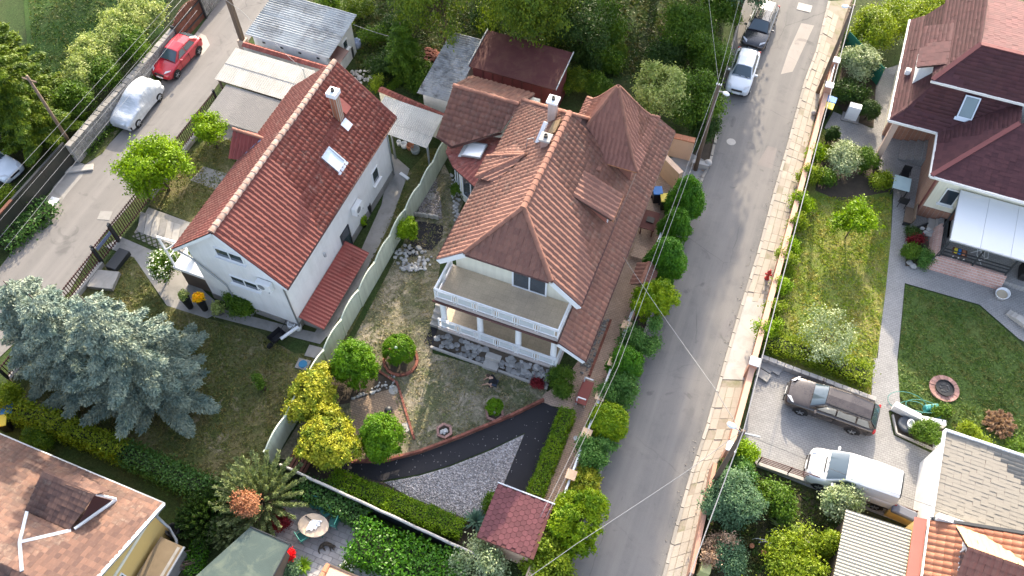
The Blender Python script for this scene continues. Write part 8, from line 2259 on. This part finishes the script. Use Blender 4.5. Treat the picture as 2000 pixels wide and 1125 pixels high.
for k in range(60):
    a = k*.33; r = .55+.25*math.sin(k*.21); pts.append((c.x+math.cos(a)*r*1.5-.1+.012*k, c.y+math.sin(a)*r*.8, .05+.35*(.5+.5*math.sin(k*.37))))
mb = MB(); mb.tube(pts,.018,5); single('garden_hose','loosely coiled blue-green garden hose on the planter wall','hose',mb,mplain('hose_green',(.05,.22,.19),.5),smooth=True)
mb = MB(); p = at(1815,800); mb.box((p.x,p.y,.2),(.75,.3,.4),.5); single('hose_reel','teal hose reel box beside the coiled hose','hose reel',mb,mplain('teal',(.03,.22,.22),.5),bevel=.06)
mb = MB(); p = at(1835,872); mb.box((p.x,p.y,.25),(.7,.6,.5)); single('white_pedestal','white block at the corner of the flat-roofed garage','block',mb,M_WHITE,bevel=.02)
mb = MB(); p,q = at(1803,905,.18),at(1850,920,.18); mb.bar(p,q,.25,.3); single('low_wall_stub','low pale wall stub beside the concrete slab','wall',mb,M_CONCL,bevel=.02)
t = thing('canvas_cover', 'grey rolled cover on the yellow wall top below the white van', 'cover', at(1770,1010)); p,q = at(1742,990,1.0),at(1790,1012,1.0)
mb = MB(); mb.bar(p,q,.5,.25); mb.build('cover', mplain('slate_cover',(.12,.13,.16),.6), t, bevel=.08); mb = MB(); mb.bar(Vector((p.x,p.y,.45)),Vector((q.x,q.y,.45)),.2,.9); mb.build('wall', M_YELLOW, t)
mb = MB(); p = at(1577,1055); mb.lathe((p.x,p.y,.0),[(.2,0),(.25,.35),(.2,.35),(.17,.1)],14); single('clay_pot','empty clay pot in the lower right garden','pot',mb,M_CONCL,smooth=True)
t = thing('garden_arch', 'low white hoop arch over the garden bed, lower right', 'arch', at(1500,1075)); mb = MB()
for k in range(3):
    c = at(1488+k*14,1062+k*6); mb.tube([(c.x+math.cos(a)*.5,c.y,.6*math.sin(a)) for a in [math.pi*i/10 for i in range(11)]],.015,5)
mb.build('hoops', M_WHITEP, t)
for k,(u,v) in enumerate([(1467,1068),(1490,1080)]):
    p = at(u,v); mb = MB(); mb.lathe((p.x,p.y,0),[(.09,0),(.12,.2),(.09,.2)],10); single('small_pot',['orange pot at the left end of the hoop arch','orange pot at the right end of the hoop arch'][k],'pot',mb,M_TERRA)
mb = MB(); p = at(1372,1118); mb.box((p.x,p.y,.45),(.5,.5,.9)); single('yellow_box','pale yellow box at the foot of the lower pavement wall','box',mb,mplain('pale_yellow',(.5,.48,.2),.6),bevel=.03)
mb = MB(); a,b = at(1393,912,.55),at(1347,1125,.55); mb.bar(a,b,.2,1.1); single('lower_wall','low weathered wall along the lower pavement beside the junipers','wall',mb,M_ORANGEW)
t = thing('woodpile', 'pile of grey sticks beside the lean-to', 'woodpile', at(352,1105))
for k in range(16):
    p = at(352+rng.uniform(-10,10),1100+rng.uniform(-16,16)); mb = MB(); mb.tube([(p.x-.5,p.y-.4,.1+.02*k),(p.x+.5,p.y+.4,.1+.02*k)],.03,5); mb.build('stick', M_WOOD, t)
barrel('dark rain barrel at the corner of the yellow house', 348, 1045, .35, .9, M_BLACK, 'water_barrel')
c = at(1383,318,.3); mb = MB(); mb.rock((c.x,c.y,.3),.38,random.Random(3),.95); single('boulder','pale round boulder at the forecourt corner','boulder',mb,M_CONCL,smooth=True,sub=2)
c = at(1588,224); mb = MB(); mb.rock((c.x,c.y,.2),.25,random.Random(4),.9); single('boulder','small pale boulder on the right pavement beside the wall gate','boulder',mb,M_CONCL,smooth=True,sub=2)
mb = MB(); a,b = at(1505,705,.02),at(1525,730,.02)
for k,(u,v) in enumerate([(1497,718),(1513,722),(1490,735)]):
    p = at(u,v); mb = MB(); mb.box((p.x,p.y,.06+.02*k),(.7,.5,.1),-.3); single('loose_slab',['loose grey slab nearest the drive wall','loose grey slab beside the brown car','loose grey slab at the wall pillar'][k],'slab',mb,M_CONC,bevel=.01)
# ------------------------------------------------------------------ person and cat
def skin_obj(name, verts, edges, radii, mat, parent, root=0, sub=2):
    me = bpy.data.meshes.new(name); me.from_pydata(verts, edges, []); me.materials.append(mat)
    o = link(name, me, parent, Vector((0,0,0)))
    m = o.modifiers.new('skin', 'SKIN')
    if not me.skin_vertices: me.attributes.new
    bm = bmesh.new(); bm.from_mesh(me); lay = bm.verts.layers.skin.verify()
    for i, v in enumerate(bm.verts):
        v[lay].radius = (radii[i], radii[i]); v[lay].use_root = (i == root)
    bm.to_mesh(me); bm.free()
    s = o.modifiers.new('sub', 'SUBSURF'); s.levels = sub; s.render_levels = sub
    m.use_smooth_shade = True
    return o
def ellipsoid(mb, c, r, n=12, m=8):
    prof = [(max(.001, math.sin(math.pi*i/m)), -math.cos(math.pi*i/m)) for i in range(m+1)]
    vs = []; fs = []
    for rr, z in prof:
        for k in range(n): a = 2*math.pi*k/n; vs.append((c[0]+r[0]*rr*math.cos(a), c[1]+r[1]*rr*math.sin(a), c[2]+r[2]*z))
    for i in range(m):
        for k in range(n): fs.append((i*n+k,i*n+(k+1)%n,(i+1)*n+(k+1)%n,(i+1)*n+k))
    mb.add(vs, fs)
p = at(964,752)
pr = thing('person', 'person in black crouching on the parched lawn below the veranda', 'person', (p.x,p.y,0)); pr.rotation_euler = (0,0,math.radians(185))
# local +X is where the person faces; crouching on the heels, leaning forward, arms reaching to the ground
V = [(-.12,0,.30),(-.08,0,.42),(.02,0,.58),(.14,0,.72),(.20,0,.80),(.25,0,.86),
     (.10,.18,.70),(.26,.24,.46),(.44,.20,.22),(.50,.19,.14),
     (.10,-.18,.70),(.26,-.24,.46),(.46,-.16,.22),(.52,-.15,.14),
     (-.10,.10,.30),(.24,.17,.44),(.02,.15,.09),(.16,.16,.035),
     (-.10,-.10,.30),(.24,-.17,.44),(.02,-.15,.09),(.16,-.16,.035)]
E_ = [(0,1),(1,2),(2,3),(3,4),(4,5),(3,6),(6,7),(7,8),(8,9),(3,10),(10,11),(11,12),(12,13),(0,14),(14,15),(15,16),(16,17),(0,18),(18,19),(19,20),(20,21)]
R_ = [.13,.13,.135,.12,.06,.055,.06,.045,.035,.03,.06,.045,.035,.03,.10,.075,.05,.038,.10,.075,.05,.038]
skin_obj('body', V, E_, R_, M_SKIN, pr)
skin_obj('shirt', V[:4]+[V[6],(.19,.215,.57),V[10],(.19,-.215,.57),(.19,0,.79)], [(0,1),(1,2),(2,3),(3,4),(4,5),(3,6),(6,7),(3,8)], [.15,.16,.17,.165,.09,.07,.09,.07,.085], M_CLOTHBLK, pr)
skin_obj('shorts', [V[0],V[14],(.10,.14,.39),V[18],(.10,-.14,.39)], [(0,1),(1,2),(0,3),(3,4)], [.145,.12,.10,.12,.10], M_CLOTHGRY, pr)
mb = MB(); ellipsoid(mb,(.31,0,.95),(.098,.078,.115)); hd_ = mb.build('head', M_SKIN, pr, smooth=True, local=True)
mb = MB(); mb.rock((.405,0,.94),.022,random.Random(1),.9); mb.build('nose', M_SKIN, hd_, local=True)
for s in (-1,1):
    mb = MB(); ellipsoid(mb,(.385,s*.034,.965),(.014,.014,.01),8,6); mb.build('eye', M_BLACK, hd_, local=True)
    mb = MB(); ellipsoid(mb,(.30,s*.08,.945),(.022,.012,.03),8,6); mb.build('ear', M_SKIN, hd_, local=True)
mb = MB(); mb.box((.398,0,.895),(.012,.045,.008)); mb.build('mouth', M_REDMET, hd_, local=True)
mb = MB(); ellipsoid(mb,(.285,0,.985),(.108,.09,.105)); mb.build('hair', M_HAIR, hd_, smooth=True, local=True)
for s in (-1,1):
    w = Vector(V[9] if s > 0 else V[13]); vs = [w]; es = []; rs = [.026]
    vs.append(w+Vector((.035,0,-.045))); es.append((0,1)); rs.append(.03)
    for k in range(4):
        b = w+Vector((.05,(k-1.5)*.02,-.07)); l = (.035,.042,.04,.03)[k]
        i = len(vs); vs += [b, b+Vector((l*.6,0,-l*.35)), b+Vector((l*.8,0,-l))]; es += [(1,i),(i,i+1),(i+1,i+2)]; rs += [.011,.0095,.008]
    b = w+Vector((.02,-s*.035,-.035)); i = len(vs); vs += [b, b+Vector((.03,-s*.012,-.03))]; es += [(0,i),(i,i+1)]; rs += [.012,.009]
    skin_obj('hand', [tuple(q) for q in vs], es, rs, M_SKIN, pr, 0, 1)
    f = Vector(V[17] if s > 0 else V[21]); mb = MB(); mb.box((f.x-.03,f.y,.035),(.25,.085,.06)); mb.build('shoe', M_BLACK, pr, local=True, bevel=.025)
p = at(637,1066)
ct = thing('cat', 'dark tabby cat lying curled on the grey patio below the oval table', 'cat', (p.x,p.y,.03)); ct.rotation_euler = (0,0,.5); ct.scale = (1.25,1.25,1.25)
V = [(-.20,-.04,.07),(-.08,.05,.08),(.06,.06,.08),(.17,.0,.075),(.24,-.05,.08),(.30,-.08,.085),
     (-.27,-.12,.045),(-.27,-.22,.03),(-.22,-.30,.025),(-.12,-.06,.05),(-.06,-.15,.03),(-.02,-.20,.02),(.15,-.08,.05),(.17,-.17,.03),(.19,-.24,.02),(.23,-.12,.04),(.29,-.19,.03),(.34,-.22,.02)]
E_ = [(0,1),(1,2),(2,3),(3,4),(4,5),(0,6),(6,7),(7,8),(0,9),(9,10),(10,11),(3,12),(12,13),(13,14),(4,15),(15,16),(16,17)]
R_ = [.075,.085,.085,.075,.055,.05,.025,.02,.014,.045,.026,.02,.032,.022,.018,.028,.02,.017]
gq = NG('tabby_fur'); w_ = gq.n('ShaderNodeTexWave'); w_.inputs['Scale'].default_value = 9; w_.inputs['Distortion'].default_value = 6; gq.l(gq.co, w_.inputs['Vector'])
M_FUR = gq.done(gq.mix(w_.outputs['Fac'], (.022,.018,.014), (.085,.065,.045)), .9)
skin_obj('body', V, E_, R_, M_FUR, ct, 1)
mb = MB(); ellipsoid(mb,(.33,-.095,.09),(.055,.048,.045),10,7); hd_ = mb.build('head', M_FUR, ct, smooth=True, local=True)
for s in (-1,1):
    mb = MB(); c = Vector((.31,-.095+s*.03,.125)); mb.add([c+Vector((.015,-.015,0)),c+Vector((.015,.015,0)),c+Vector((-.015,0,0)),c+Vector((0,s*.006,.04))],[(0,1,3),(1,2,3),(2,0,3),(0,2,1)]); mb.build('ear', M_FUR, hd_, local=True)
